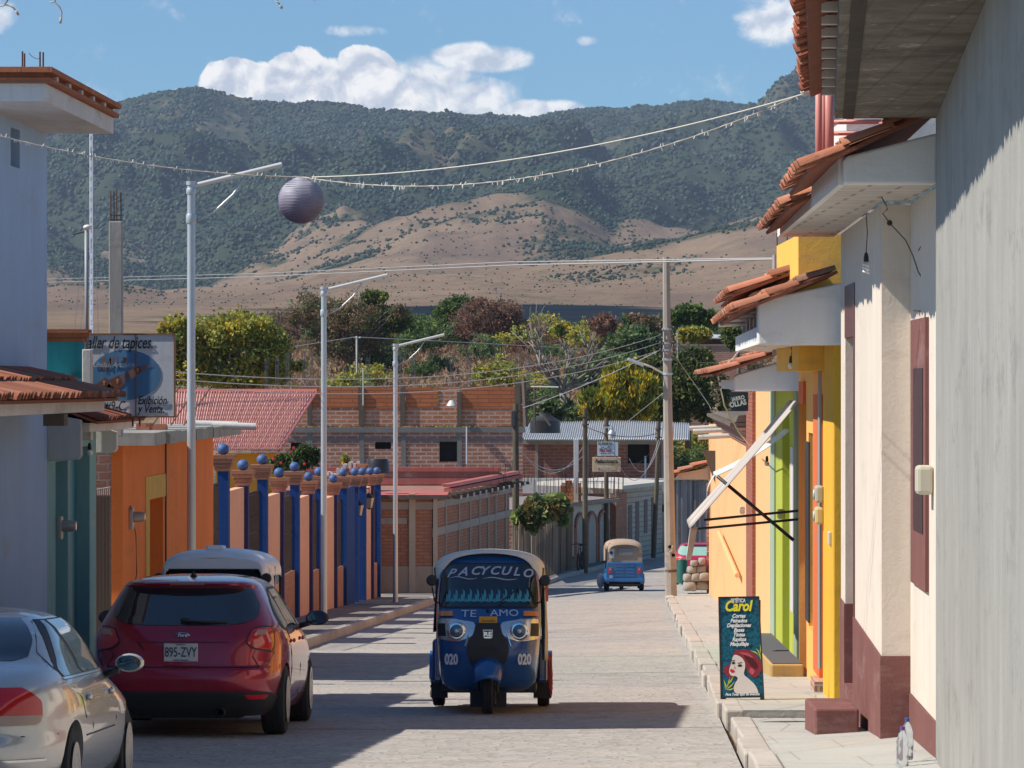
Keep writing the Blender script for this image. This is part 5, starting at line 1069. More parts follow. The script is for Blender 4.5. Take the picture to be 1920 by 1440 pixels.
text('Refaccionaria', .21, INK, t, sgx(1137, 865), shear=.3, sx=.78, bold=.006); text('MOTOS', .17, plain('faded_white', (.72, .6, .45), .6), t, sgx(1137, 878), sx=1.2, bold=.003)
for px in (1113, 1152):
    b = MB(); b.tube([P(px, 885, Ysn), P(px, 925, Ysn)], .02, 5); b.build('leg', REBAR, t)
# ---- arched building and block building following the bend
FR = [Vector((1077 - 960, 0, 0)), ]
A = W_(2.3, 148.7, 0); B_ = W_(3.75, 154.0, 0); B2 = W_(4.0, 155.0, 0); C_ = W_(6.1, 162.5, 0)
def seg(mb, p, q, s0, s1, z0, z1, off=0, th=.25, col=(1, 1, 1)):
    d = (q - p); nn = Vector((d.y, -d.x, 0)).normalized(); pts = [p + d * s0 + nn * (off - th), p + d * s0 + nn * off, p + d * s1 + nn * off, p + d * s1 + nn * (off - th)]
    mb.hexa([Vector((v.x, v.y, z0)) for v in pts], [Vector((v.x, v.y, z1)) for v in pts], col)
zt = ZP(948, 148.7)
h = thing('arched_house', 'low pale house with three tall brick-edged arches and a green painted base', 'house', A.copy())
PALE = stucco('pale_arch_render', (.55, .52, .46), .1, .25, (.3, .28, .22), .3); GRB = plain('green_paint', (.02, .18, .12), .6)
b = MB(); seg(b, A, B_, 0, 1, -5.4, zt); b.build('wall', PALE, h)
b = MB(); seg(b, A, B_, 0, 1, -5.4, -4.55, .02); b.build('green_base', GRB, h)
for s_ in (.14, .46, .78):
    d = B_ - A; nn = Vector((d.y, -d.x, 0)).normalized(); b = MB()
    arc = [(-.13, -4.9)] + [(-.13 * math.cos(a), -3.5 + .5 * math.sin(a)) for a in np.linspace(0, math.pi, 12)] + [(.13, -4.9)]
    b.extr([A + d * (s_ + u) + nn * .03 + Vector((0, 0, z)) for u, z in arc], nn * .02); b.build('arch_niche', stucco('niche_grey', (.36, .35, .32), .1, .2), h)
    b = MB(); b.tube([A + d * (s_ + u) + nn * .05 + Vector((0, 0, z)) for u, z in arc], .07, 5); b.build('arch_moulding', brick('arch_brick', (.36, .16, .10), (.4, .18, .12), (.4, .3, .25)), h)
b = MB(); rfA = [W_(-.4, 138.5, 0), A + Vector((.25, -.4, 0)), B_ + Vector((.4, -.2, 0)), B_ + Vector((-2, 6, 0)), W_(-1, 152, 0)]
b.hexa([Vector((p.x, p.y, zt + .01)) for p in rfA], [Vector((p.x, p.y, zt + .13)) for p in rfA]); b.build('roof_slab', stucco('roof_grey', (.26, .235, .22), .15, .3, (.15, .13, .12), .4), h)
b = MB(); seg(b, A, B_, -.05, 1.04, zt - .02, zt + .05, .30, .03); b.build('green_edge', GRB, h); b = MB(); seg(b, A, B_, -.05, 1.04, zt + .055, zt + .17, .31, .04); b.build('red_edge', stucco('dull_red', (.33, .13, .11), .1, .2), h)
b = MB(); xq = P(1076, 0, 148.5).x; b.box(xq, P(1085, 0, 148.5).x, 148.5, 148.7, zt + .15, ZP(824, 148.5), W_); tag(b.build('concrete_post', CONCW, bevel=.01), 'bare concrete post rising from the roof of the arched house', 'post')
b = MB(); rnd = random.Random(9)
for (a, c, t0, t1) in ((1051, 1064, 938, 910), (1060, 1073, 938, 901), (1070, 1076, 938, 912), (1085, 1090, 940, 906)):
    b.box(P(a, 0, 147.6).x, P(c, 0, 147.6).x, 147.4 + rnd.uniform(0, .3), 148.2, zt + .14, ZP(t1, 147.6), W_)
tag(b.build('brick_stack', brick('stack_brick', (.62, .22, .08), (.68, .28, .12), (.20, .08, .05), .12, .14, .012)), 'stack of new orange bricks on the roof of the arched house', 'bricks')
h = thing('block_house', 'beige concrete block house with narrow dark blue doors and windows', 'house', B2.copy()); zt2 = ZP(917, 155)
BLK = brick('beige_block', (.50, .46, .38), (.56, .52, .44), (.30, .27, .22), .4, .2, .025, dusty=.2)
b = MB(); seg(b, B2, C_, 0, 1, -5.4, zt2); b.build('wall', BLK, h)
b = MB(); seg(b, B2, C_, .0, .22, -5.4, zt2 - .15, .04); b.build('brick_bay', brick('bay_brick', (.40, .19, .12), (.45, .23, .15), (.3, .2, .16), .5, .22, .02), h)
for (s0, s1, z0, z1, nm) in ((.27, .34, -4.3, -2.9, 'window'), (.42, .49, -5.0, -2.8, 'door'), (.60, .67, -4.1, -2.75, 'window'), (.76, .83, -5.1, -2.7, 'door')):
    b = MB(); seg(b, B2, C_, s0, s1, z0, z1, .02, .06); b.build(nm, plain('navy_door', (.02, .03, .06), .5), h)
b = MB(); p = [B2 + Vector((.3, -.3, 0)), C_ + Vector((.3, -.2, 0)), C_ + Vector((-2, 7, 0)), B2 + Vector((-3, 6, 0))]; b.hexa([Vector((q.x, q.y, zt2)) for q in p], [Vector((q.x, q.y, zt2 + .14)) for q in p]); b.build('roof_slab', stucco('roof_pale', (.55, .53, .48), .1, .2), h)
b = MB(); yq = 166.5; b.box(P(925, 0, yq).x, P(1246, 0, yq).x, yq, yq + .25, ZP(925, yq), ZP(897, yq), W_); tag(b.build('parapet_wall', WH), 'long low whitewashed parapet in front of the corrugated roof house', 'wall')
# ---- far right end houses
Yq = 164.5; h = thing('end_house', 'grey and cream weathered house closing the street behind the concrete pole', 'house', P(1245, 1045, Yq))
b = MB(); wallX(b, P(1218, 0, Yq).x, P(1278, 0, Yq).x, Yq, .3, -5.4, ZP(903, Yq), [(P(1238, 0, Yq).x, P(1248, 0, Yq).x, ZP(960, Yq), ZP(946, Yq))]); b.build('wall', stucco('cream_patch', (.50, .47, .38), .15, .35, (.5, .38, .15), .4), h)
b = MB(); b.box(P(1218, 0, Yq).x, P(1278, 0, Yq).x, Yq - .03, Yq, -5.3, ZP(1010, Yq), W_); b.build('base_band', TANP, h)
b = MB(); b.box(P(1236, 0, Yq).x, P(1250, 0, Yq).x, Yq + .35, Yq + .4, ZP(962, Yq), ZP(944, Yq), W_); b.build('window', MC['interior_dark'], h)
h = thing('grey_plank_wall', 'tall weathered grey wall of upright boards behind the red car', 'wall', P(1290, 1040, 147)); b = MB(); rnd = random.Random(3)
for k in range(22): px = 1247 + k * 4.2; b.box(P(px, 0, 147).x, P(px + 3.9, 0, 147).x, 147 + rnd.uniform(0, .08), 147.3, -5.4, ZP(900 + rnd.uniform(-3, 3), 147), W_, (rnd.uniform(.5, 1.3),) * 3)
b.build('boards', stucco('grey_board', (.24, .23, .23), .2, .5, (.1, .1, .1), .3), h); b = MB(); b.box(P(1245, 0, 147).x, P(1340, 0, 147).x, 146.9, 147.3, ZP(900, 147), ZP(895, 147), W_); b.build('top_rail', CONC, h)
# ---- stick fence, castor plant, bicycle
h = thing('stick_fence', 'tall weathered stick fence leaning at the bend of the street', 'fence', W_(1.3, 142, gz(142))); rnd = random.Random(13)
fa, fb_ = W_(.15, 134.4, 0), W_(2.2, 147.8, 0)
for part_ in range(2):
    b = MB()
    for k in range(36):
        s_ = (k + part_ * 36) / 72 + rnd.uniform(-.004, .004); p = fa.lerp(fb_, s_); hh = (2.0 if part_ == 0 else 2.35) + rnd.uniform(-.12, .15); c_ = rnd.uniform(.5, 1.5)
        b.tube([p + Vector((0, rnd.uniform(-.05, .05), gz(p.y) - .1)), p + Vector((rnd.uniform(-.06, .06), 0, gz(p.y) + hh))], rnd.uniform(.03, .055), 5, (c_, c_ * .97, c_ * .92))
    b.build('stick_panel', stucco('stick_grey', (.20, .16, .13), .2, .4, (.08, .07, .06), .3), h)
def bike():
    t = thing('bicycle', 'dark bicycle standing against the end of the stick fence', 'bicycle', W_(2.5, 146.6, gz(146.6) + .1)); o = t.location
    dv = Vector((.15, 1, 0)).normalized()
    p = lambda a, z, s_=0: o + dv * a + Vector((s_, 0, z)); k_ = plain('bike_black', (.03, .03, .035), .4)
    for a in (-.5, .5):
        b = MB(); b.tube([p(a + .33 * math.cos(x), .34 + .33 * math.sin(x)) for x in np.linspace(0, 6.283, 25)], .028, 6); 
        for x in np.linspace(0, 6.28, 9): b.tube([p(a, .34), p(a + .33 * math.cos(x), .34 + .33 * math.sin(x))], .003, 3)
        b.build('wheel', RUBBER, t)
    b = MB()
    for q in (((-.5, .34), (-.38, .85)), ((-.38, .8), (.15, .85)), ((-.38, .7), (0, .32)), ((0, .32), (.18, .9)), ((0, .32), (.5, .34)), ((.5, .34), (.15, .8))): b.tube([p(*q[0]), p(*q[1])], .018, 5)
    b.build('frame', k_, t)
    b = MB(); b.tube([p(-.36, .85), p(-.38, 1.0)], .015, 5); b.tube([p(-.4, 1.0, -.28), p(-.38, 1.02), p(-.4, 1.0, .28)], .016, 5); b.build('handlebar', k_, t)
    b = MB(); b.ball(p(.2, .95), .1, 8, (.8, 1.3, .4)); b.build('saddle', k_, t)
bike()
# ---- red corrugated tile house
Yh = 122; h = thing('red_roof_house', 'yellow house under a broad pinkish red corrugated tile roof behind the pillared wall', 'house', P(440, 850, Yh))
b = MB(); c00, c10, c11, c01 = P(300, 845, Yh - 6), P(521, 845, Yh - 6), P(592, 735, Yh), P(300, 735, Yh); nn_ = 210
def rf(s_, q):
    p = c00.lerp(c10, s_).lerp(c01.lerp(c11, s_), q); st = .05 * (1 - ((q * 13) % 1)) ; return p + Vector((0, -.3, 1)) * (.035 * math.sin(s_ * 58 * 2 * math.pi * (1 - .0 * q)) + st)
b.grid(rf, 330, 65); o = b.build('tiled_roof', plain('roof_pinkred', (.62, .36, .31), .7, var=.15), h, 30); o.modifiers.new('thick', 'SOLIDIFY').thickness = .02
b = MB(); b.tube([P(300, 734, Yh), P(594, 734, Yh)], .09, 6); b.tube([P(594, 734, Yh), P(522, 846, Yh - 6)], .04, 5); b.build('ridge', plain('ridge_red', (.48, .14, .12), .7), h)
b = MB(); b.box(P(405, 0, Yh - 5).x, P(535, 0, Yh - 5).x, Yh - 5.2, Yh - 4.9, -4.5, ZP(850, Yh - 5), W_); b.build('wall', stucco('sun_yellow', (.80, .42, .04), .08, .15), h)
# terracotta heap on a roof behind the pillared wall
t = thing('tile_heap', 'heap of stacked clay tiles and white bricks behind the blue balls', 'roof tiles', P(670, 885, 114)); b = MB(); rnd = random.Random(14)
for k in range(80):
    px = rnd.uniform(612, 676); top = 893 - (px - 612) * .42 + (6 if px > 662 else 0) ; py = rnd.uniform(top, top + 14); q = P(px, py, 113 + rnd.uniform(0, .5)); w_ = rnd.random() < .45
    b.box(q.x - .05, q.x + (.04 if w_ else .22), q.y, q.y + .3, q.z - .04, q.z + (.14 if w_ else .06), W_, (1.5, 3.2, 5) if w_ else (rnd.uniform(.7, 1.2),) * 3)
b.box(P(608, 0, 114).x, P(690, 0, 114).x, 114, 116, -4.5, ZP(896, 114), W_, (.6, .6, .6)); b.build('pile', clay(), t)
b = MB(); q = P(708, 868, 118); b.lathe([(.001, .12), (.3, .12), (.34, .0), (.36, -.3), (.001, -.3)], q, 'z', 14); tag(b.build('water_tank', MC['tank_black'], smooth=40), 'small black tank beside the red coping of the corner brick house', 'water tank')

# ---- concrete pole with transformer hardware, in front right
Yp = 110; base = P(1258, 1117, Yp); t = thing('concrete_pole', 'tall octagonal concrete utility pole at the end of the right kerb', 'utility pole', base)
b = MB(); b.tube([base, P(1252, 760, Yp), P(1249, 482, Yp)], [.165, .125, .095], 8); b.build('shaft', stucco('pole_concrete', (.36, .325, .28), .12, .3, (.2, .17, .13), .35), t, 20)
for py in (617, 643, 656, 674, 701, 1070):
    b = MB(); r_ = .13 + (py - 600) * .00009; b.lathe([(.001, -.03), (r_ , -.03), (r_, .03), (.001, .03)], P(1250 + (py - 617) * .018, py, Yp), 'z', 10); b.build('steel_band', GALV if py < 1000 else REBAR, t)
for px in (1238.5, 1263, 1270):
    b = MB(); b.tube([P(px, 612 if px < 1265 else 618, Yp - .1), P(px, 672, Yp - .1)], .02, 5)
    b.tube([P(px, 643, Yp - .1), P(1252, 643, Yp)], .02, 4); b.build('bracket', GALV if px > 1265 else BLACKM, t)
for px in (1239, 1264):
    for py in (614, 628, 642, 656, 669):
        b = MB(); b.ball(P(px, py, Yp - .15), .055, 8, (1, 1, .8)); b.build('insulator', plain('insulator_brown', (.05, .03, .03), .3), t, True)
b = MB(); b.tube([P(1254, 704, Yp), P(1240, 698, Yp), P(1222, 688, Yp - .1), P(1207, 683, Yp - .2)], .028, 8); b.build('lamp_arm', plain('arm_white', (.62, .62, .60), .4, .3), t, True)
b = MB(); q = P(1192, 679, Yp - .2); b.box(-.24, .24, -.09, .09, -.045, .045, W_); b.xf(Matrix.Translation(q) @ Matrix.Rotation(R(22), 4, 'Y')); b.build('lamp_head', plain('lamp_grey', (.5, .55, .6), .35, .3), t, bevel=.03)
b = MB(); rnd = random.Random(2)
for k in range(7): x = 1245 + rnd.uniform(0, 14); y = 1017 + rnd.uniform(-3, 22); b.poly([P(x, y, Yp - .19), P(x + 8, y + 1, Yp - .19), P(x + 7, y + 6, Yp - .19), P(x + 1, y + 7, Yp - .19)], (rnd.uniform(.7, 1),) * 3)
b.build('torn_paper', plain('paper', (.6, .6, .58), .8), t, recalc=False)
# ---- bin, stones, street corner
t = thing('rubbish_bin', 'dark green conical metal bin beside the rough stone wall', 'bin', P(1280, 1094, 116)); b = MB(); b.lathe([(.001, 0), (.20, 0), (.155, .66), (.14, .66), (.12, .3)], P(1279, 1093, 115), 'z', 16); b.build('body', plain('bin_green', (.02, .13, .11), .5, var=.3), t, 40); b = MB(); b.lathe([(.15, .64), (.17, .66), (.15, .69), (.13, .66)], P(1279, 1093, 115), 'z', 16); b.build('rim', plain('bin_green', (.02, .13, .11), .5), t, 40)
t = thing('stone_wall', 'low rough stone wall at the street corner behind the green bin', 'wall', P(1306, 1100, 113)); rnd = random.Random(21)
for (px, py, sx_, sz_) in ((1294, 1099, 13, 9), (1317, 1097, 14, 9), (1290, 1083, 9, 8), (1305, 1082, 10, 8), (1321, 1081, 11, 8), (1298, 1068, 10, 7), (1315, 1067, 11, 7), (1301, 1056, 7, 6), (1316, 1052, 7, 7)):
    b = MB(); b.ball((0, 0, 0), 1, 16, (1, 1, 1)); b.v = [tuple(math.copysign(abs(c) ** .45, c) * k_ * 1.0 for c, k_ in zip(v, (sx_ * .95 / FP * 113, .3, sz_ * .95 / FP * 113))) for v in b.v]; o = P(px, py, 113 + rnd.uniform(0, .2))
    for i, v in enumerate(b.v): n_ = 1 + .22 * mnoise.noise(Vector(v) * 6 + o); b.v[i] = (o.x + v[0] * n_, o.y + v[1] * n_, o.z + v[2] * n_)
    b.build('stone', stucco('field_stone', (.36, .33, .29), .2, .2, (.15, .14, .12), .5), t, True)
b = MB(); b.box(P(1262, 0, 112).x, P(1332, 0, 112).x, 111.5, 118, -5, gz(112) + .14, W_); setting(b.build('pavement_corner', PAVE))
# ---- small wall and shed on the slope right of the pole
Ys_ = 205; b = MB(); b.box(P(1262, 0, Ys_).x, P(1400, 0, Ys_).x, Ys_, Ys_ + .4, -2, ZP(648, Ys_), W_); b.box(P(1262, 0, Ys_).x, P(1400, 0, Ys_).x, Ys_ - .05, Ys_ + .45, ZP(648, Ys_), ZP(646, Ys_), W_, (.9, 1.3, 1.6)); tag(b.build('brick_wall', brick('hill_brick', (.50, .22, .14), (.56, .27, .18), (.5, .38, .3), .3, .1, .02)), 'long brick garden wall on the slope right of the concrete pole', 'wall')
t = thing('shed', 'small dark shed with a pale sheet roof on the slope behind the brick garden wall', 'shed', P(1330, 640, 215)); b = MB(); b.box(P(1292, 0, 215).x, P(1362, 0, 215).x, 215, 219, 0, ZP(634, 215), W_); b.build('walls', plain('shed_dark', (.10, .05, .045), .8), t)
b = MB(); b.hexa([P(1298, 634, 213.5), P(1366, 636, 213.5), P(1366, 630, 220), P(1310, 628, 220)], [P(1298, 632, 213.5), P(1366, 634, 213.5), P(1366, 628, 220), P(1310, 626, 220)]); b.build('sheet_roof', plain('sheet_pale', (.5, .5, .5), .5, var=.2), t)

# =================================================================== VEGETATION
def crown(mb, blobs, n, leaf, seed, tint=((1, 1, 1),), flat=.6, shell=.55, upright=0, gapn=0.0):
    rnd = random.Random(seed); tot = sum((b_[1] * b_[2] * b_[3]) ** .67 for b_ in blobs)
    for (c, rx, ry, rz) in blobs:
        k = int(n * (rx * ry * rz) ** .67 / tot); subs = []
        for _ in range(max(3, int(k / 26))):
            v = Vector((rnd.gauss(0, 1), rnd.gauss(0, 1), rnd.gauss(0, 1))).normalized() * (rnd.uniform(shell, 1.0)); subs.append((Vector((v.x * rx, v.y * ry, v.z * rz)) + Vector(c), rnd.choice(tint), rnd.uniform(.55, 1.4)))
        for s_, tn, br in subs:
            cr = min(rx, rz) * rnd.uniform(.16, .34)
            for _ in range(26):
                o = s_ + Vector((rnd.gauss(0, .5), rnd.gauss(0, .5), rnd.gauss(0, .45))) * cr * 1.3
                a = Vector((rnd.gauss(0, 1), rnd.gauss(0, 1), rnd.gauss(0, 1) + upright * 2)).normalized(); b2 = a.cross(Vector((rnd.gauss(0, 1), rnd.gauss(0, 1), rnd.gauss(0, 1)))).normalized()
                l_ = leaf * rnd.uniform(.6, 1.4); w_ = l_ * flat; q = br * rnd.uniform(.8, 1.2)
                mb.poly([o, o + a * l_ * .5 + b2 * w_ * .5, o + a * l_, o + a * l_ * .5 - b2 * w_ * .5], (tn[0] * q, tn[1] * q, tn[2] * q))
def limbs(mb, base, tips, r0, seed, wig=.15):
    rnd = random.Random(seed)
    for tp in tips:
        base_, tp = Vector(base), Vector(tp); L_ = (tp - base_).length; pts = [base_]
        for k in (1, 2, 3, 4, 5): s_ = k / 5; p = base_.lerp(tp, s_); p.z += .12 * L_ * math.sin(s_ * math.pi) * (1 if abs(tp.x - base_.x) > .3 else 0); p += Vector((rnd.uniform(-1, 1), rnd.uniform(-1, 1), rnd.uniform(-1, 1))) * wig * L_ * .2 * (s_ < 1); pts.append(p)
        mb.tube(pts, [r0 * (1 - .16 * k) for k in range(6)], 5)
BARK = stucco('bark', (.16, .13, .10), .25, .4, (.06, .05, .04), .3); BARKP = stucco('pale_bark', (.26, .23, .20), .2, .3, (.15, .13, .12), .3)
LF = dict(yg=((.33, .34, .08), ((1, 1, 1), (1.25, 1.1, .8), (.7, .85, .8), (1.5, 1.15, .7))), br=((.24, .19, .12), ((1, 1, 1), (1.2, .9, .8), (.7, .7, .6), (.45, .9, .5))),
          red=((.25, .16, .12), ((1, 1, 1), (1.3, 1, .9), (.7, .7, .7))), gr=((.11, .17, .05), ((1, 1, 1), (1.3, 1.2, .9), (.6, .75, .7))), dk=((.10, .135, .045), ((1, 1, 1), (1.8, 1.5, .9), (.6, .7, .7))),
          ye=((.50, .43, .03), ((1, 1, 1), (1.2, 1, 1), (.25, .38, 1.2), (.35, .5, 1.2))), gg=((.14, .20, .09), ((1, 1, 1), (1.2, 1.15, 1), (.7, .8, .8))))
def tree(name, lab, cat, Y, px, pyb, blobs, kind, n, leaf, seed, trunk=.15, bark=None, group=None, tips=None, **kw):
    base = P(px, pyb, Y); t = thing(name, lab, cat, base, 0, group); s_ = Y / FP
    bl = [(P(bx_, by_, Y) + Vector((0, random.Random(seed + i).uniform(-1, 1) * rx_ * s_ * .6, 0)), rx_ * s_, (rx_ + rz_) * .5 * s_, rz_ * s_) for i, (bx_, by_, rx_, rz_) in enumerate(blobs)]
    col, tint = LF[kind]; mb = MB(); crown(mb, bl, n, leaf, seed, tint, **kw); mb.build('crown', leafmat('leaf_' + kind, col, .4), t, recalc=False)
    mb = MB(); rn = random.Random(seed); tp = []
    for b_ in bl:
        for _ in range(3): tp.append(b_[0] + Vector((rn.uniform(-.75, .75) * b_[1], rn.uniform(-.5, .5) * b_[2], rn.uniform(-.2, .85) * b_[3])))
    up = base + Vector((0, 0, (bl[0][0].z - base.z) * .25)); trunk *= .6; mb.tube([base + Vector((0, 0, -1.0)), up], trunk, 7, r1=trunk * .8); limbs(mb, up, tp, trunk * .42, seed); mb.build('trunk', bark or BARK, t, True)
    return t
HG = 'trees on the slope beyond the houses'
tree('tree', 'broad yellow-green tree right behind the red tile roof', 'tree', 165, 440, 745, [(330, 620, 34, 30), (385, 650, 60, 55), (455, 620, 70, 40), (500, 660, 48, 50), (350, 690, 60, 38), (440, 700, 80, 35), (520, 690, 30, 30), (310, 660, 22, 28), (565, 688, 16, 10)], 'yg', 34000, .17, 1, .22, BARKP, HG, shell=.3)
tree('tree', 'wide brown half-bare tree behind the second street lamp', 'tree', 260, 655, 720, [(590, 578, 52, 32), (650, 590, 60, 34), (560, 600, 30, 22), (620, 640, 60, 40), (690, 640, 50, 36), (750, 583, 24, 12)], 'br', 17000, .22, 2, .42, BARK, HG, shell=.2, flat=.35)
tree('tree', 'dark green crown mixed into the wide brown tree', 'tree', 262, 706, 700, [(725, 600, 44, 24), (700, 560, 22, 16), (690, 590, 30, 20), (718, 556, 10, 9)], 'dk', 9000, .22, 3, .3, BARK, HG)
tree('tree', 'reddish brown umbrella-shaped tree right of the lamps', 'tree', 300, 935, 660, [(930, 592, 54, 30), (895, 605, 50, 36), (965, 600, 24, 24), (900, 575, 30, 16)], 'red', 16000, .23, 4, .35, BARKP, HG, shell=.25, flat=.35)
tree('tree', 'green tree left of the reddish umbrella-shaped tree', 'tree', 305, 860, 665, [(860, 580, 40, 22), (835, 590, 22, 18), (845, 610, 26, 22)], 'gr', 8000, .24, 5, .3, BARK, HG)
tree('bush', 'round dark green bush between the two brown trees', 'bush', 330, 793, 640, [(795, 620, 22, 15)], 'gr', 2400, .3, 6, .15, None, HG)
tree('bush', 'small yellow-green bush on the skyline of the dark plain', 'bush', 300, 1052, 638, [(1052, 620, 22, 15), (1075, 630, 14, 8)], 'yg', 2000, .28, 7, .12, None, HG)
tree('bush', 'reddish bush with open twigs left of the concrete pole', 'bush', 250, 1135, 645, [(1132, 612, 26, 18)], 'red', 2400, .26, 8, .12, BARKP, HG, flat=.35)
tree('bush', 'brownish bush close left of the concrete pole top', 'bush', 250, 1205, 640, [(1205, 612, 40, 20), (1185, 602, 18, 12)], 'br', 3500, .26, 9, .12, BARK, HG)
tree('bush', 'green feathery bush left of the concrete pole wires', 'bush', 225, 1190, 690, [(1190, 640, 48, 30), (1160, 655, 30, 22), (1225, 660, 30, 34)], 'gg', 6500, .22, 10, .15, None, HG)
tree('bush', 'grey-green bush under the wires beside the dead tree', 'bush', 195, 1130, 735, [(1120, 700, 46, 34), (1160, 690, 40, 30)], 'gg', 5500, .2, 11, .15, None, HG)
tree('conifer', 'spiky golden conifer in front of the dark trees', 'conifer', 178, 1165, 795, [(1160, 720, 30, 30), (1110, 760, 22, 28), (1200, 735, 26, 28), (1222, 725, 12, 16), (1150, 760, 34, 30), (1187, 765, 36, 30), (1140, 700, 8, 12), (1178, 697, 9, 14)], 'ye', 22000, .26, 12, .2, None, HG, upright=1.2, flat=.28, shell=.5)
tree('tree', 'dense dark green tree mass right of the concrete pole', 'tree', 186, 1290, 800, [(1290, 720, 56, 50), (1250, 750, 44, 46), (1330, 745, 36, 50), (1240, 690, 30, 26), (1300, 680, 40, 26)], 'dk', 28000, .19, 13, .25, None, HG)
tree('tree', 'olive green tree directly behind the concrete pole lamp', 'tree', 190, 1235, 800, [(1225, 700, 36, 30), (1230, 750, 50, 40), (1130, 778, 40, 18)], 'yg', 8000, .22, 14, .2, None, HG)
tree('bush', 'bright green bush behind the timber props', 'bush', 180, 1045, 800, [(1045, 765, 26, 24), (1080, 780, 24, 18), (1010, 770, 16, 18)], 'gg', 5500, .2, 15, .1, None, HG)
tree('tree', 'dark green tree at the top right of the slope near the white spouts', 'tree', 240, 1300, 640, [(1290, 590, 30, 18), (1330, 598, 24, 14), (1262, 600, 10, 18)], 'gr', 4200, .26, 16, .15, None, HG)
tree('tree', 'dark tree behind the white drain spouts', 'tree', 150, 1385, 680, [(1385, 630, 24, 22)], 'dk', 3000, .22, 17, .15, None, HG)
tree('bush', 'pale blossoming bush above the brick garden wall', 'bush', 210, 1300, 650, [(1300, 628, 34, 12)], 'yg', 2000, .2, 18, .1, None, HG)
# dead tree
t = thing('dead_tree', 'bare grey dead tree with crooked branches left of the golden conifer', 'tree', P(1060, 790, 180), 0, HG); b = MB(); rnd = random.Random(5)
def br(p0, p1, r, dep):
    p0, p1 = Vector(p0), Vector(p1); mid = p0.lerp(p1, .5) + Vector((rnd.uniform(-1, 1), rnd.uniform(-1, 1), rnd.uniform(-.5, 1))) * (p1 - p0).length * .15; b.tube([p0, mid, p1], [r, r * .8, r * .6], 5)
    if dep:
        for _ in range(3):
            d = (p1 - p0); dd = Vector((d.x + rnd.uniform(-1, 1) * d.length * .7, d.y + rnd.uniform(-.6, .6) * d.length, d.z + rnd.uniform(-.5, .9) * d.length * .6)).normalized() * d.length * rnd.uniform(.45, .75); br(p1 if rnd.random() < .6 else mid, p1 + dd, r * .6, dep - 1)
q = lambda x, y: P(x, y, 180)
b.tube([q(1060, 800), q(1055, 735)], .2, 7, r1=.15)
for e in ((1030, 705), (1045, 712), (1075, 712), (1090, 722), (1100, 700), (1015, 690), (1062, 700)): br(q(1055, 737), q(*e), .10, 3)
b.build('trunk', BARKP, t, True)
# shrubs on the slope, individually placed copies of a few kinds
kinds = [('br', .22), ('red', .2), ('gr', .22), ('yg', .22), ('gg', .2), ('gr', .2), ('gg', .22), ('yg', .2)]
names = {'br': 'brown dry', 'red': 'reddish', 'gr': 'green', 'yg': 'yellow-green', 'gg': 'grey-green'}
protos = []
for i, (k_, lf_) in enumerate(kinds):
    t = thing('shrub', names[k_] + ' shrub', 'shrub', (0, 0, -60), 0, 'shrubs scattered over the dry slope'); col, tint = LF[k_]; mb = MB()
    crown(mb, [((0, 0, 1.0 - 60), 1.5, 1.2, .9), ((1.1, .3, .8 - 60), .9, .9, .7), ((-1.0, .2, .7 - 60), .9, .9, .6)], 1700, lf_, 60 + i, tint, shell=.3, flat=.5); mb.build('foliage', leafmat('leaf_' + k_, col), t, recalc=False)
    mb = MB(); limbs(mb, (0, 0, -60.3), [(x, y, z - 60) for x, y, z in ((-.9, 0, 1), (.9, .2, 1), (.2, -.3, 1.5), (-.4, .4, 1.4))], .05, i); mb.build('stems', BARK, t); protos.append([t, k_, False])
rnd = random.Random(31); cnt = 0
for k in range(190):
    Y = rnd.choice([rnd.uniform(182, 240), rnd.uniform(200, 330), rnd.uniform(300, 420)]); px = rnd.uniform(560, 1400) if Y < 300 else rnd.uniform(500, 1450); x = (px - 960) / FP * Y
    pr = rnd.choice(protos); 
    if not pr[2]: o = pr[0]; pr[2] = True
    else: o = copytree(pr[0])
    s_ = rnd.uniform(.55, 1.25) * (1.2 if Y > 300 else 1); o.location = (x, Y, hill_z(x, Y) - .1); o.scale = (s_, s_, s_ * rnd.uniform(.8, 1.1)); o.rotation_euler = (0, 0, rnd.uniform(0, 6))
    o['label'] = names[pr[1]] + ' shrub on the dry slope beyond the houses'; o['group'] = names[pr[1]] + ' shrubs on the dry slope'
for pr in protos:
    if not pr[2]: bpy.data.objects.remove(pr[0])
# grass on the slope
b = MB(); rnd = random.Random(77)
for k in range(30000):
    Y = 182 + 230 * rnd.random() ** 1.6; px = rnd.uniform(480, 1450); x = (px - 960) / FP * Y; z = hill_z(x, Y); w_ = rnd.uniform(.03, .08); hh = rnd.uniform(.15, .5); w_ *= 1.6; c_ = rnd.uniform(.6, 1.3)
    b.poly([(x - w_, Y, z), (x + w_, Y, z), (x + rnd.uniform(-.3, .3), Y + rnd.uniform(-.2, .2), z + hh)], (c_, c_ * rnd.uniform(.8, 1.05), c_ * .9))
tag(b.build('dry_grass', leafmat('dry_grass', (.36, .24, .14), .3), recalc=False), 'tall dry brown grass covering the slope beyond the houses', 'grass', kind='stuff')
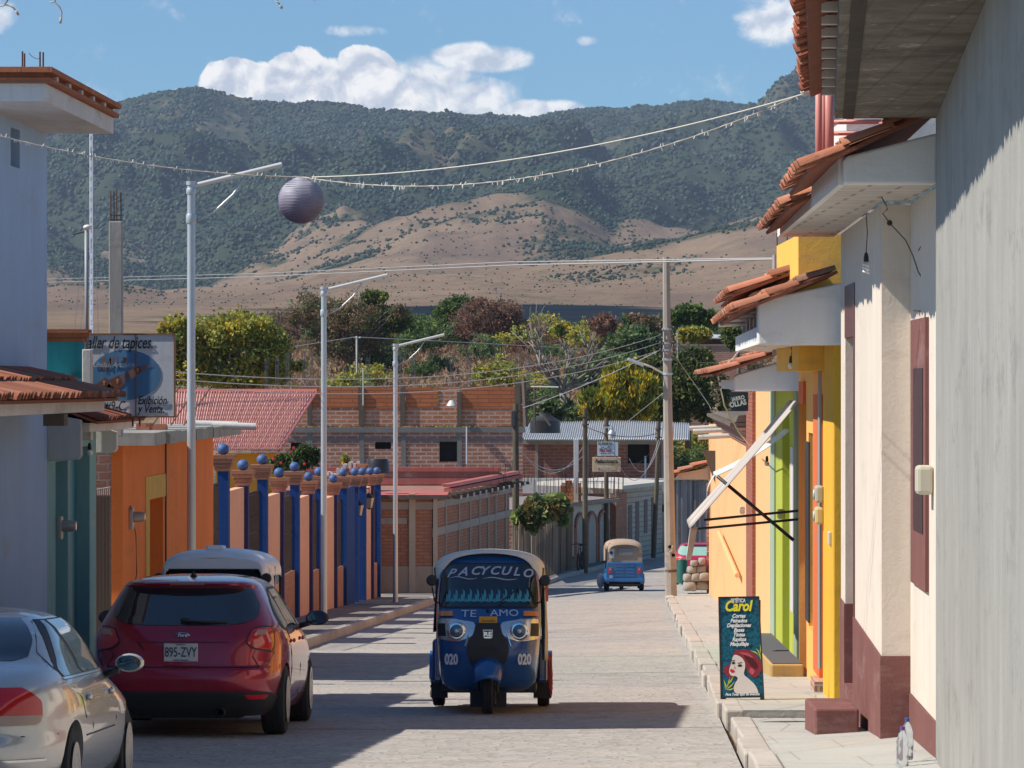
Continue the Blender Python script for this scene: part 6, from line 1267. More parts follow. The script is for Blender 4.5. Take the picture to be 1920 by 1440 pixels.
# nearer plants
def plant(name, lab, Y, pts, kind, n, leaf, seed, py0, **kw):
    t = thing(name, lab, 'plant', P(pts[0][0], py0, Y)); s_ = Y / FP; col, tint = LF[kind]; mb = MB()
    crown(mb, [(P(a, c, Y), rx_ * s_, rx_ * s_ * .7, rz_ * s_) for a, c, rx_, rz_ in pts], n, leaf, seed, tint, **kw); mb.build('foliage', leafmat('leaf_' + kind, col), t, recalc=False)
    mb = MB(); limbs(mb, P(pts[0][0], py0, Y), [P(a, c, Y) for a, c, _, _ in pts] * 2, .03, seed); mb.build('stems', BARK, t); return t
LF['castor'] = ((.24, .30, .11), ((1, 1, 1), (1.3, 1.2, 1), (.6, .7, .7), (1.0, .6, .6))); LF['garden'] = ((.07, .11, .035), ((1, 1, 1), (1.5, 1.4, 1.3), (.6, .7, .7)))
plant('castor_plant', 'leafy castor oil plant spilling over the stick fence', 135.5, [(1015, 960, 34, 15), (988, 968, 20, 13), (1042, 955, 20, 14), (1005, 943, 16, 9), (1054, 970, 9, 12), (975, 975, 10, 10), (1030, 938, 9, 8), (1000, 985, 16, 8), (1052, 938, 7, 6)], 'castor', 3000, .24, 21, 990, flat=.8, shell=.3)
gp = plant('garden_bush', 'leafy garden bush with red flowers below the red tile roof', 112, [(560, 862, 30, 18), (590, 858, 14, 16), (535, 868, 22, 14), (575, 845, 16, 12), (510, 874, 16, 10)], 'garden', 5200, .10, 22, 905)
b = MB(); 
for px, py in ((551, 840), (545, 848), (527, 868), (513, 861), (571, 870)): b.ball(P(px, py, 111.3), .045, 6)
b.build('flowers', plain('flower_red', (.5, .02, .03), .5), gp)
plant('weed', 'small green weed on the roof edge of the unfinished building', 140, [(647, 862, 7, 9)], 'yg', 250, .10, 23, 875)
# ---- wires
def wire(pts, r, lab, mat=None, sag=0, name='overhead_wire', cat='wire', group=None, n=24):
    a, c = Vector(pts[0]), Vector(pts[-1])
    if len(pts) == 2: pp = [a.lerp(c, i / n) + Vector((0, 0, -4 * sag * (i / n) * (1 - i / n))) for i in range(n + 1)]
    else: pp = pts
    b = MB(); b.tube(pp, r, 4); return tag(b.build(name, mat or WIREM, None, True), lab, cat, group)
WG = 'overhead wires from the concrete pole'; WL = plain('wire_light', (.42, .42, .42), .5)
for i, (ya, yb) in enumerate(((628, 692), (642, 706), (656, 719))): wire([P(1239, ya, Yp - .15), P(300, yb + 3, 66)], .008 if i < 9 else .01, ('upper', 'middle', 'lower')[i] + ' of three parallel wires running left from the concrete pole', WL, .55, group=WG)
wire([P(1455, 486, 55), P(960, 497, 90), P(480, 519, 140), P(60, 530, 190)], .012, 'thin wire crossing low in front of the mountain', WL); wire([P(1455, 484, 56), P(960, 491, 91), P(480, 513, 141), P(60, 524, 191)], .010, 'second thin wire just above the first before the mountain', WL)
wire([P(1240, 655, Yp), P(980, 765, 136)], .012, 'wire slanting from the concrete pole down to the dark timber pole', WL, .1); wire([P(1246, 735, Yp), P(1150, 812, 152)], .012, 'wire slanting down to the round street light', WL)
for k, (xa, ya, xb, yb, sg_) in enumerate(((1098, 800, 1235, 812, .25), (1137, 830, 1235, 822, .9), (1150, 845, 1235, 825, 1.3), (1180, 860, 1238, 826, .8), (973, 838, 1100, 826, 1.1), (973, 842, 1098, 850, .7))): wire([P(xa, ya, 147), P(xb, yb, 152)], .012, ('dark cable running nearly level between the two right-hand timber poles', 'dark sagging cable leaving the pole beside the arched house to the right', 'deepest sagging pale cable before the dark window hole', 'short pale sagging cable ending at the rightmost timber pole', 'pale cable hanging deeply left of the arched house pole', 'shallower pale cable under the corrugated roof, left part')[k], WL if k > 1 else WIREB, sg_, group='sagging cables between the timber poles')
wire([P(1266, 640, Yp), P(1302, 668, 112), P(1312, 680, 112), P(1366, 682, 100), P(1420, 700, 80)], .014, 'black service cable running right from the concrete pole', WIREB); wire([P(1266, 668, Yp), P(1330, 760, 118), P(1345, 800, 110)], .010, 'thin wire descending behind the concrete pole to the peach house', WL)
wire([P(520, 655, 190), P(666, 632, 200), P(830, 640, 215), P(1200, 660, 250)], .02, 'distant wire along the slope behind the lamps', WL)
t = thing('distant_pole', 'thin pale pole carrying the distant wire on the slope', 'pole', P(669, 690, 200)); b = MB(); b.tube([P(669, 700, 200), P(669, 630, 200)], .06, 6); b.tube([P(663, 633, 200), P(676, 633, 200)], .04, 4); b.build('shaft', plain('mast_w', (.55, .55, .52), .5), t)
# ---- string lights and paper lantern
def stringlights(pts, lab, sag, n=120, bulbs=90, r=.005, seed=1, dropn=1.0):
    a, c = Vector(pts[0]), Vector(pts[1]); pp = [a.lerp(c, i / n) + Vector((0, 0, -4 * sag * (i / n) * (1 - i / n))) for i in range(n + 1)]
    t = thing('string_lights', lab, 'string lights', a, 0, 'string lights across the street'); b = MB(); rr = random.Random(seed)
    b.tube(pp, r, 4); b.tube([p + Vector((0, .01, .006 * math.sin(i * 1.3))) for i, p in enumerate(pp)], r * .8, 4); b.build('cable', plain('cable_cream', (.42, .38, .32), .7), t)
    b = MB()
    for k in range(bulbs):
        i = rr.uniform(1, n - 2); p = pp[int(i)].lerp(pp[int(i) + 1], i % 1); d = Vector((rr.uniform(-.015, .015), 0, rr.choice([-1, -1, -1, 1]) * rr.uniform(.02, .035))); b.tube([p, p + d], .0045, 4, r1=.003)
    o = b.build('light_bulbs', plain('mini_bulb', (.75, .72, .64), .3), t); o['kind'] = 'stuff'; return pp
LQ = P(566, 332, 37.0)
stringlights((P(-60, 239, 36.5), LQ), 'string of small lights from the lilac house to the paper lantern', .10, 90, 70, seed=1); stringlights((LQ, P(1518, 170, 30.6)), 'string of small lights from the paper lantern to the grey house tiles', .33, 120, 85, seed=2)
b = MB(); a, c = P(585, 332, 37), P(1508, 176, 30.6); b.tube([a.lerp(c, i / 40) + Vector((0, 0, -4 * .14 * (i / 40) * (1 - i / 40))) for i in range(41)], .0055, 5); tag(b.build('plain_cord', plain('cord_white', (.62, .58, .50), .6), smooth=True), 'plain white cord running above the string of lights', 'cord')
b = MB(); b.ball(P(1510, 173, 30.6), .04, 8, (1, 1, .8)); tag(b.build('knot', plain('cord_white', (.62, .58, .50), .6)), 'thick white knot where the cords meet the grey house tiles', 'knot')
LC = P(565, 376, 37.0); Rl = .213; t = thing('paper_lantern', 'round dark violet paper lantern hanging from the string lights', 'lantern', LC); b = MB(); pr = []
nr_ = 22
for i in range(nr_ * 3 + 1):
    th = math.pi * (.06 + .88 * i / (nr_ * 3)); rb = Rl * (1 + .022 * abs(math.sin(i / 3 * math.pi)) - .012); pr.append((rb * math.sin(th), -rb * math.cos(th)))
b.lathe(pr, LC, 'z', 40)
for i, v in enumerate(b.v): q_ = Vector(v) - LC; k_ = mnoise.noise(q_ * 9) * .012; b.v[i] = tuple(Vector(v) + q_.normalized() * k_)
m, tt, bb = base_mat('lantern_paper'); tc = tt.add('ShaderNodeTexCoord'); sxy = tt.add('ShaderNodeSeparateXYZ'); tt.l.new(tc.outputs['Object'], sxy.inputs[0])
c = tt.mix(tt.ss(sxy.outputs[2], -.18, .18), (.10, .075, .12, 1), (.40, .40, .46, 1)); c = tt.mix(tt.m('MULTIPLY', tt.noise(tc.outputs['Object'], 14, 5), .5), c, (.14, .10, .16, 1)); tt.put(bb.inputs['Base Color'], c); bb.inputs['Roughness'].default_value = .6  # lit top and shaded underside of the globe put into the paper colour
b.build('paper_globe', m, t, True); b = MB()
for i in range(1, nr_): th = math.pi * (.06 + .88 * i / nr_); b.tube([LC + Vector((Rl * .992 * math.sin(th) * math.cos(a), Rl * .992 * math.sin(th) * math.sin(a), -Rl * math.cos(th) - .0 )) for a in np.linspace(0, 6.283, 37)], .0022, 3)
b.build('wire_rib', plain('rib_grey', (.25, .24, .28), .5), t); b = MB(); b.tube([LC + Vector((0, 0, Rl * .98)), LQ + Vector((.02, 0, 0))], .005, 4); b.build('hanger', WIREM, t)
# loose ends of a nearer string at the top edge
for i, pts in enumerate((((0, 12), (12, 9), (25, 14), (35, 28)), ((8, 8), (14, 2), (16, -10)), ((93, 5), (103, 3), (112, 14), (116, 24), (113, 44)), ((103, 3), (105, -8)), ((516, 3), (522, 5), (529, 16)), ((520, 1), (524, -8)), ((588, 1), (593, -3)))):
    b = MB(); b.tube([P(x, y, 24) for x, y in pts], .005, 5); e = P(*pts[-1], 24); 
    if len(pts) > 2: b.tube([P(*pts[-2], 24).lerp(e, .4), e], .008, 5)
    tag(b.build('string_light_end', plain('cable_cream', (.42, .38, .32), .7), smooth=True), 'loose end of a nearer light string dangling at the top edge of the sky', 'string lights', 'loose light string ends at the top edge')
# =================================================================== VEHICLES
LOCALTEXT = True
def herm(pts):
    xs = [p[0] for p in pts]; ys = [p[1] for p in pts]; n = len(xs); d = [(ys[i + 1] - ys[i]) / (xs[i + 1] - xs[i]) for i in range(n - 1)]
    m = [d[0]] + [0 if d[i - 1] * d[i] <= 0 else 2 * d[i - 1] * d[i] / (d[i - 1] + d[i]) for i in range(1, n - 1)] + [d[-1]]
    def f(x):
        x = min(max(x, xs[0]), xs[-1]); i = max(0, min(n - 2, int(np.searchsorted(xs, x) - 1))); h = xs[i + 1] - xs[i]; t = (x - xs[i]) / h
        return (1 + 2 * t) * (1 - t) ** 2 * ys[i] + t * (1 - t) ** 2 * h * m[i] + t * t * (3 - 2 * t) * ys[i + 1] + t * t * (t - 1) * h * m[i + 1]
    return f
class Shell:
    """closed car-like body made of horizontal slices; p=0 rear middle, 1 side middle, 2 front middle"""
    def __init__(s, back, front, width, nexp): s.b, s.f, s.w = herm(back), herm(front), herm(width); s.n = herm(nexp); s.z0, s.z1 = back[0][0], back[-1][0]
    def pt(s, z, p, side=1, off=0.0):
        def q(z, p):
            yb, yf, w, n = s.b(z), s.f(z), s.w(z), s.n(z); ym = (yb + yf) / 2; h = (yf - yb) / 2; t = math.pi / 2 * p
            c = math.cos(t); return Vector((side * w * abs(math.sin(t)) ** (2 / n), ym - h * math.copysign(abs(c) ** (2 / n), c), z))
        a = q(z, p)
        if off:
            e = .004; dp = q(z, min(1.98, p + e)) - q(z, max(0.005, p - e)); dz = q(min(s.z1, z + .01), p) - q(max(s.z0, z - .01), p)
            nn = dp.cross(dz).normalized(); c = Vector((0, (s.b(z) + s.f(z)) / 2, z)); 
            if nn.dot(a - c) < 0: nn = -nn
            a = a + nn * off
        return a
    def px(s, z, x): return 2 / math.pi * math.asin(min(1, abs(x) / s.w(z)) ** (s.n(z) / 2))
    def py(s, z, y):
        yb, yf, n = s.b(z), s.f(z), s.n(z); ym = (yb + yf) / 2; h = (yf - yb) / 2; r = max(-1, min(1, (ym - y) / h)); c = math.copysign(abs(r) ** (n / 2), r); return 2 / math.pi * math.acos(c)
    def par(s, z, v): return s.px(z, v[1]) if v[0] == 'x' else s.py(z, v[1])
    def body(s, zs, npq=14):
        mb = MB(); ps = [];
        for k in range(npq + 1): u = k / npq; e = 1.5; ps.append(u ** e / (u ** e + (1 - u) ** e))
        full = ps + [2 - p for p in ps[::-1][1:]]; ring = [(p, 1) for p in full] + [(p, -1) for p in full[::-1][1:-1]]; n = len(ring)
        vs = [s.pt(z, p, sd) for z in zs for p, sd in ring]; m = len(zs)
        fs = [(j * n + i, j * n + (i + 1) % n, (j + 1) * n + (i + 1) % n, (j + 1) * n + i) for j in range(m - 1) for i in range(n)] + [tuple(range(n))[::-1], tuple(range((m - 1) * n, m * n))]
        return mb.mesh(vs, fs)
    def patch(s, mb, rows, side=1, off=.004, n=14, sub=4, col=(1, 1, 1), edge=True):
        """rows: (z, left, right) with left/right = ('x',v) or ('y',v)"""
        zs = [r[0] for r in rows]; A = herm([(r[0], s.par(r[0], r[1])) for r in rows]); B = herm([(r[0], s.par(r[0], r[2])) for r in rows]) if len(rows) > 1 else None
        zz = [zs[i] + (zs[i + 1] - zs[i]) * k / sub for i in range(len(zs) - 1) for k in range(sub)] + [zs[-1]]
        vs = [s.pt(z, A(z) + (B(z) - A(z)) * i / n, side, off) for z in zz for i in range(n + 1)]; w = n + 1
        mb.mesh(vs, [(j * w + i, j * w + i + 1, (j + 1) * w + i + 1, (j + 1) * w + i) for j in range(len(zz) - 1) for i in range(n)], col)
        if edge:   # short skirt back to the body
            back = [s.pt(z, pp, side, -.004) for z in zz for pp in (A(z), B(z))]
            for j in range(len(zz) - 1):
                a, b_ = vs[j * w], vs[(j + 1) * w]; mb.poly([a, b_, back[2 * j + 2], back[2 * j]], col); a, b_ = vs[j * w + n], vs[(j + 1) * w + n]; mb.poly([a, b_, back[2 * j + 3], back[2 * j + 1]], col)
    def rear(s, mb, rows, off=.004, n=20, sub=4, col=(1, 1, 1)):
        """rows: (z, xl, xr), both sides of the middle"""
        rl = herm([(r[0], r[1]) for r in rows]); rr = herm([(r[0], r[2]) for r in rows]); zs = [r[0] for r in rows]
        zz = [zs[i] + (zs[i + 1] - zs[i]) * k / sub for i in range(len(zs) - 1) for k in range(sub)] + [zs[-1]]; vs = []
        for z in zz:
            for i in range(n + 1):
                x = rl(z) + (rr(z) - rl(z)) * i / n; vs.append(s.pt(z, max(1e-5, s.px(z, x)), 1 if x >= 0 else -1, off))
        w = n + 1; mb.mesh(vs, [(j * w + i, j * w + i + 1, (j + 1) * w + i + 1, (j + 1) * w + i) for j in range(len(zz) - 1) for i in range(n)], col)
    def seam(s, mb, pts, side=1, r=.004, off=.001):
        mb.tube([s.pt(z, s.par(z, v), side, off) for z, v in pts], r, 4)
def cut_body(shell, zs, arches, mat, parent, name='body', ra=.355, xin=.58, zc=.31):
    o = shell.body(zs).build(name, mat, parent, True, local=True)
    cb = MB()
    for y in arches:
        for sd in (-1, 1): cb.lathe([(.001, 0), (ra, 0), (ra, .7), (.001, .7)], (sd * xin if sd > 0 else -xin - .7, y, zc), 'x', 40)
    c = cb.build('cutter', mat, None)
    md = o.modifiers.new('arches', 'BOOLEAN'); md.operation = 'DIFFERENCE'; md.object = c; md.solver = 'EXACT'
    P_ = o.parent; o.parent = None; o.matrix_world = Matrix.Identity(4)
    bpy.context.view_layer.update(); dg = bpy.context.evaluated_depsgraph_get(); me = bpy.data.meshes.new_from_object(o.evaluated_get(dg)); o.modifiers.clear(); o.data = me; o.parent = P_
    me.polygons.foreach_set('use_smooth', [True] * len(me.polygons)); me.set_sharp_from_angle(angle=R(35)); bpy.data.objects.remove(c)
    b = MB()
    for y in arches:
        for sd in (-1, 1):
            x0 = xin * sd; x1 = (xin + .23) * sd; nseg = 28
            vs = [(x, y + (ra - .008) * math.cos(a), zc + (ra - .008) * math.sin(a)) for x in (x0, x1) for a in np.linspace(-.26, math.pi + .26, nseg)]
            b.mesh(vs, [(i, i + 1, nseg + i + 1, nseg + i) for i in range(nseg - 1)]); b.poly([(x0 + .002 * sd, y + (ra - .008) * math.cos(a), zc + (ra - .008) * math.sin(a)) for a in np.linspace(-.26, math.pi + .26, 30)])
    b.build('wheel_arch_liner', RUBBER, parent, local=True, recalc=False)
    return o
ALLOY = plain('alloy', (.45, .45, .46), .3, .8); CHROME = plain('chrome', (.75, .75, .76), .12, 1.0, vc=False)
def wheel(parent, x, y, r=.31, w=.2, spokes=15, side=1, rim=None, zc=None, name='wheel', tread=True):
    zc = r if zc is None else zc; e = bpy.data.objects.new(name, None); e.location = (x, y, zc); C.objects.link(e); e.parent = parent; e.empty_display_size = .1
    b = MB(); h = w / 2; b.lathe([(r * .64, -h * .9), (r * .86, -h), (r * .96, -h * .88), (r, -h * .65), (r, -h * .35), (r * .985, -h * .32), (r * .985, -h * .22), (r, -h * .2), (r, h * .2), (r * .985, h * .22), (r * .985, h * .32), (r, h * .35), (r, h * .65), (r * .96, h * .88), (r * .86, h), (r * .64, h * .9)], (0, 0, 0), 'x', 40)
    b.build('tyre', RUBBER, e, 40, local=True)
    b = MB(); f = side * h * .97; b.lathe([(r * .66, f + side * .012), (r * .62, f), (r * .58, f - side * .03), (r * .3, f - side * .035), (.001, f - side * .035)], (0, 0, 0), 'x', 36)
    for k in range(spokes):
        a = 2 * math.pi * k / spokes; ca, sa = math.cos(a), math.sin(a); b.tube([(f - side * .004, ca * r * .12, sa * r * .12), (f + side * .004, ca * r * .4, sa * r * .4), (f - side * .002, ca * r * .62, sa * r * .62)], .012 if spokes > 8 else .03, 5)
    b.lathe([(r * .18, f - side * .01), (r * .16, f + side * .012), (.001, f + side * .016)], (0, 0, 0), 'x', 16); b.build('rim', rim or ALLOY, e, 40, local=True); return e
def carpaint(name, col, metal=.3, rough=.28):
    if name in MC: return MC[name]
    m, t, b = base_mat(name); tc = t.add('ShaderNodeTexCoord'); c = t.mix(t.m('MULTIPLY', t.ss(t.noise(tc.outputs['Object'], 2.2, 7, .7), .45, .75), .12), c4(col), (.20, .17, .14, 1)); t.put(b.inputs['Base Color'], c)
    b.inputs['Metallic'].default_value = metal; b.inputs['Roughness'].default_value = rough; b.inputs['Coat Weight'].default_value = .7; b.inputs['Coat Roughness'].default_value = .03; MC[name] = m; return m
SEAMM = plain('seam_black', (.01, .01, .01), .7); BLKP = plain('black_plastic', (.022, .022, .024), .55); REDL = plain('lamp_red', (.60, .006, .010), .12, coat=1); ORL = plain('lamp_orange', (.75, .22, .02), .15, coat=1); CLR = plain('lamp_clear', (.42, .26, .20), .12, coat=1)
WGL = glass('window_glass', (.018, .024, .028), .03)
def mirror(t, x, y, z, side, paint, s_=1.0):
    e = bpy.data.objects.new('side_mirror', None); e.location = (x, y, z); C.objects.link(e); e.parent = t; e.empty_display_size = .1
    b = MB(); b.ball((side * .12, 0, .02), .1 * s_, 14, (1.15, .62, .74)); b.build('mirror_housing', paint, e, True, local=True)
    b = MB(); b.lathe([(.001, 0), (.082 * s_, 0)], (side * .12, -.060 * s_, .02), 'y', 20)
    for i, v in enumerate(b.v): b.v[i] = (side * .12 + (v[0] - side * .12) * 1.15, v[1], .02 + (v[2] - .02) * .74)
    b.build('mirror_glass', plain('mirror_glass', (.16, .16, .17), .03, 1.0, vc=False), e, local=True, recalc=False)
    b = MB(); b.tube([(-side * .06, .05, -.06), (side * .04, .01, -.03)], .028, 8); b.build('mirror_arm', BLKP, e, True, local=True)
# ---------------------------------------------------------------- red hatchback
RP = carpaint('maroon_car_paint', (.34, .003, .028), .35, .24)
def hatch(loc, rz, lab, paint, detail=True, gl=WGL, cat='car', group=None):
    t = thing('parked_car', lab, cat, loc, rz, group)
    s = Shell([(.20, -2.0), (.28, -2.10), (.42, -2.17), (.55, -2.18), (.62, -2.165), (.66, -2.11), (.75, -2.10), (.88, -2.08), (.97, -2.04), (1.03, -1.99), (1.10, -1.91), (1.2, -1.80), (1.3, -1.69), (1.365, -1.63), (1.385, -1.69), (1.405, -1.70), (1.425, -1.60), (1.45, -1.35), (1.47, -1.0), (1.48, -.6)],
              [(.20, 2.0), (.32, 2.15), (.6, 2.12), (.7, 2.0), (.8, 1.75), (.9, 1.35), (.96, 1.12), (1.02, .98), (1.1, .85), (1.2, .66), (1.3, .46), (1.4, .2), (1.45, -.02), (1.47, -.15), (1.48, -.35)],
              [(.20, .81), (.3, .865), (.45, .895), (.7, .91), (.86, .905), (.95, .88), (1.02, .845), (1.1, .80), (1.2, .745), (1.3, .69), (1.38, .635), (1.43, .56), (1.46, .44), (1.475, .30), (1.48, .2)],
              [(.20, 5), (.6, 5), (.9, 5), (1.05, 5.2), (1.3, 5.4), (1.48, 4)])
    zs = [.20, .24, .28, .34, .40, .46, .52, .58, .62, .645, .66, .70, .76, .82, .88, .93, .97, 1.0, 1.03, 1.07, 1.12, 1.17, 1.22, 1.27, 1.32, 1.35, 1.365, 1.375, 1.385, 1.40, 1.412, 1.425, 1.44, 1.45, 1.46, 1.468, 1.474, 1.478, 1.48]
    cut_body(s, zs, (-1.32, 1.33), paint, t)
    b = MB(); W = [(1.022, .32), (1.032, .48), (1.06, .60), (1.12, .67), (1.18, .67), (1.28, .625), (1.345, .585), (1.36, .53)]
    s.rear(b, [(z, -x, x) for z, x in W], .004, 30); b.build('rear_window', gl, t, True, local=True)
    # side glass with black border
    for sd in (1, -1):
        b = MB(); s.patch(b, [(.965, ('y', -1.30), ('y', .84)), (1.0, ('y', -1.40), ('y', .80)), (1.1, ('y', -1.42), ('y', .62)), (1.2, ('y', -1.32), ('y', .42)), (1.3, ('y', -1.12), ('y', .20)), (1.36, ('y', -.9), ('y', .0))], sd, .003, 30); b.build('window_frame', BLKP, t, True, local=True)
        for (a0, a1, k0, k1) in ((-1.26, -.92, -1.25, -1.0), (-.84, -.02, -.72, -.06), (.05, .74, .02, .12)):
            b = MB(); s.patch(b, [(.985, ('y', a0), ('y', a1)), (1.1, ('y', a0 - .02 + (.0 if a0 > -1 else -.04)), ('y', min(a1, .58))), (1.2, ('y', a0 + (.04 if a0 > -1 else -.0)), ('y', min(a1, .38))), (1.3, ('y', max(a0, -1.02)), ('y', min(a1 - .0, .15) if a1 > 0 else a1 - .03)), (1.335, ('y', max(a0, -.95)), ('y', min(a1, .05) if a1 > 0 else a1 - .04))], sd, .006, 12); b.build('side_window', gl, t, True, local=True)
        b = MB(); s.patch(b, [(.775, ('x', .80), ('y', -1.82)), (.81, ('x', .64), ('y', -1.79)), (.88, ('x', .575), ('y', -1.77)), (.93, ('x', .595), ('y', -1.75)), (.99, ('x', .625), ('y', -1.73)), (1.015, ('x', .69), ('y', -1.75))], sd, .003, 18); b.build('lamp_surround', BLKP, t, True, local=True)
        b = MB(); s.patch(b, [(.79, ('x', .82), ('y', -1.86)), (.82, ('x', .66), ('y', -1.82)), (.88, ('x', .59), ('y', -1.80)), (.93, ('x', .61), ('y', -1.78)), (.985, ('x', .64), ('y', -1.76)), (1.0, ('x', .70), ('y', -1.78))], sd, .006, 18); lamp = b.build('tail_light', REDL, t, True, local=True)
        b = MB(); s.patch(b, [(.935, ('x', .655), ('x', .745)), (.955, ('x', .66), ('x', .75)), (.98, ('x', .67), ('x', .755))], sd, .010, 8); o = b.build('clear_lens', CLR, lamp, True, local=True)
        b = MB(); s.patch(b, [(.925, ('x', .64), ('x', .67)), (.95, ('x', .65), ('x', .68))], sd, .012, 4); b.build('indicator_lens', ORL, lamp, True, local=True)
        b = MB(); s.patch(b, [(.355, ('x', .60), ('x', .74)), (.375, ('x', .585), ('x', .76)), (.395, ('x', .57), ('x', .77))], sd, .008, 6); b.build('reflector', REDL, t, True, local=True)
        wheel(t, sd * .785, -1.32, .325, .225, 15, sd); wheel(t, sd * .785, 1.33, .325, .225, 15, sd)
        mirror(t, sd * .90, .62, 1.02, sd, BLKP if detail else paint)
        if detail:
            b = MB(); s.seam(b, [(.40, ('y', -.98)), (.6, ('y', -.92)), (.75, ('y', -.98)), (.9, ('y', -1.08)), (.97, ('y', -1.15))], sd); s.seam(b, [(.34, ('y', .0)), (.6, ('y', .02)), (.97, ('y', 0))], sd); s.seam(b, [(.34, ('y', 1.0)), (.6, ('y', 1.0)), (.9, ('y', .9))], sd)
            s.seam(b, [(.32, ('y', -.9)), (.322, ('y', -.5)), (.32, ('y', .9))], sd); s.seam(b, [(.645, ('x', .70)), (.74, ('x', .64)), (.80, ('x', .66))], sd); s.seam(b, [(.64, ('x', .73)), (.66, ('y', -1.9)), (.78, ('y', -1.78))], sd, .003); b.build('seam', SEAMM, t, local=True)
            for y in (-.86, .12):
                b = MB(); b.ball((sd * (s.pt(.86, s.py(.86, y)).x + .016), y, .86), .03, 10, (.55, 2.6, .7)); b.build('door_handle', paint, t, True, local=True)
            b = MB(); s.patch(b, [(1.452, ('y', -1.0), ('y', -.5)), (1.462, ('y', -1.0), ('y', -.5))], sd, .003, 6); b.build('roof_strip', BLKP, t, True, local=True)
    b = MB(); s.rear(b, [(.20, -.70, .70), (.28, -.80, .80), (.36, -.83, .83), (.405, -.80, .80), (.425, -.70, .70)], .006, 30); b.build('rear_diffuser', BLKP, t, True, local=True)
    if detail:
        b = MB(); b.tube([s.pt(.645, max(1e-5, s.px(.645, x)), 1 if x > 0 else -1, .001) for x in np.linspace(-.70, .70, 30)], .005, 4); b.build('tailgate_seam', SEAMM, t, local=True)
        b = MB(); s.rear(b, [(.868, -.42, .42), (.876, -.43, .43)], .004, 16); s.rear(b, [(.80, -.36, -.34), (.868, -.42, -.40)], .004, 4); b.build('tailgate_crease', plain('crease_dark', (.05, .0, .005), .5), t, True, local=True)
        xo = -.01; yy = s.b(.78) - .012; b = MB(); b.box(xo - .155, xo + .155, yy, yy + .01, .695, .865, W_); pl = b.build('number_plate', plain('plate_white', (.62, .62, .60), .4), t, bevel=.008, local=True)
        b = MB(); [b.box(xo - .155, xo + .155, yy - .003, yy, z, z + .006, W_) for z in (.695, .859)]; b.build('plate_rim', plain('plate_rim', (.5, .3, .3), .4), pl, local=True)
        text('895-ZVY', .125, plain('plate_ink', (.03, .03, .03), .5), pl, Matrix.Translation((xo, yy - .004, .778)) @ RX, sx=.64, bold=.0005); text('JALISCO', .022, plain('plate_ink', (.03, .03, .03), .5), pl, Matrix.Translation((xo, yy - .004, .851)) @ RX); text('PARTE TRASERA', .02, plain('plate_ink', (.03, .03, .03), .5), pl, Matrix.Translation((xo, yy - .004, .707)) @ RX)
        yb_ = s.b(.935) - .006; b = MB(); b.lathe([(.001, -.012), (.03, -.011), (.036, 0)], (0, 0, 0), 'y', 24)
        for i, v in enumerate(b.v): b.v[i] = (v[0] * 2.0, v[1] + yb_, .935 + v[2] * .82)
        bd = b.build('oval_badge', CHROME, t, True, local=True); b = MB(); b.poly([(.060 * math.cos(a), yb_ - .013, .935 + .023 * math.sin(a)) for a in np.linspace(0, 6.283, 24, endpoint=False)]); b.build('badge_field', plain('badge_navy', (.01, .02, .10), .3), bd, local=True, recalc=False)
        text('Ford', .046, plain('badge_white', (.8, .8, .8), .3), bd, Matrix.Translation((0, yb_ - .015, .935)) @ RX, shear=.3, bold=.001); text('Focus', .05, CHROME, t, Matrix.Translation((-.49, s.b(.70) + .045, .70)) @ Matrix.Rotation(R(-13), 4, 'Z') @ RX, shear=.3, sx=1.3)
        b = MB(); b.tube([(.36, -2.0, .235), (.36, -2.17, .235)], .038, 14, cap=False); b.tube([(.36, -2.17, .235), (.36, -2.0, .235)], .032, 14, cap=False); b.build('exhaust_pipe', plain('exhaust', (.25, .23, .2), .35, .8), t, 40, local=True)
        b = MB(); b.box(-.5, .45, -1.9, -1.5, .17, .30, W_); b.ball((.45, -1.7, .22), .1, 10, (1.2, 1, .6)); b.build('underbody', BLKP, t, local=True)
        b = MB(); b.tube([(.02, s.b(1.045) - .02, 1.06), (.25, s.b(1.05) - .02, 1.052), (.40, s.b(1.05) - .0, 1.056)], .012, 6); b.ball((.02, s.b(1.045) - .01, 1.07), .035, 8, (1.6, .5, .7)); b.build('rear_wiper', BLKP, t, True, local=True)
        b = MB(); b.lathe([(.035, 0), (.012, .035), (.004, .05), (.001, .052)], (0, -1.15, 1.462), 'z', 10); b.build('roof_antenna', BLKP, t, True, local=True)
        b = MB(); s.rear(b, [(1.392, -.16, .16), (1.404, -.16, .16)], .005, 10); b.build('brake_light', plain('dull_red', (.06, .01, .01), .3), t, True, local=True)
    return t
def gz2(Y): return gz(Y)
RZ = -math.atan(K)
slope = -math.atan(.0375)
def place(t): t.rotation_euler = (slope, 0, t.rotation_euler[2])
place(hatch(S(-4.13, 38.56, gz(38.56)), RZ, 'dark red hatchback parked in the street, seen from behind', RP))
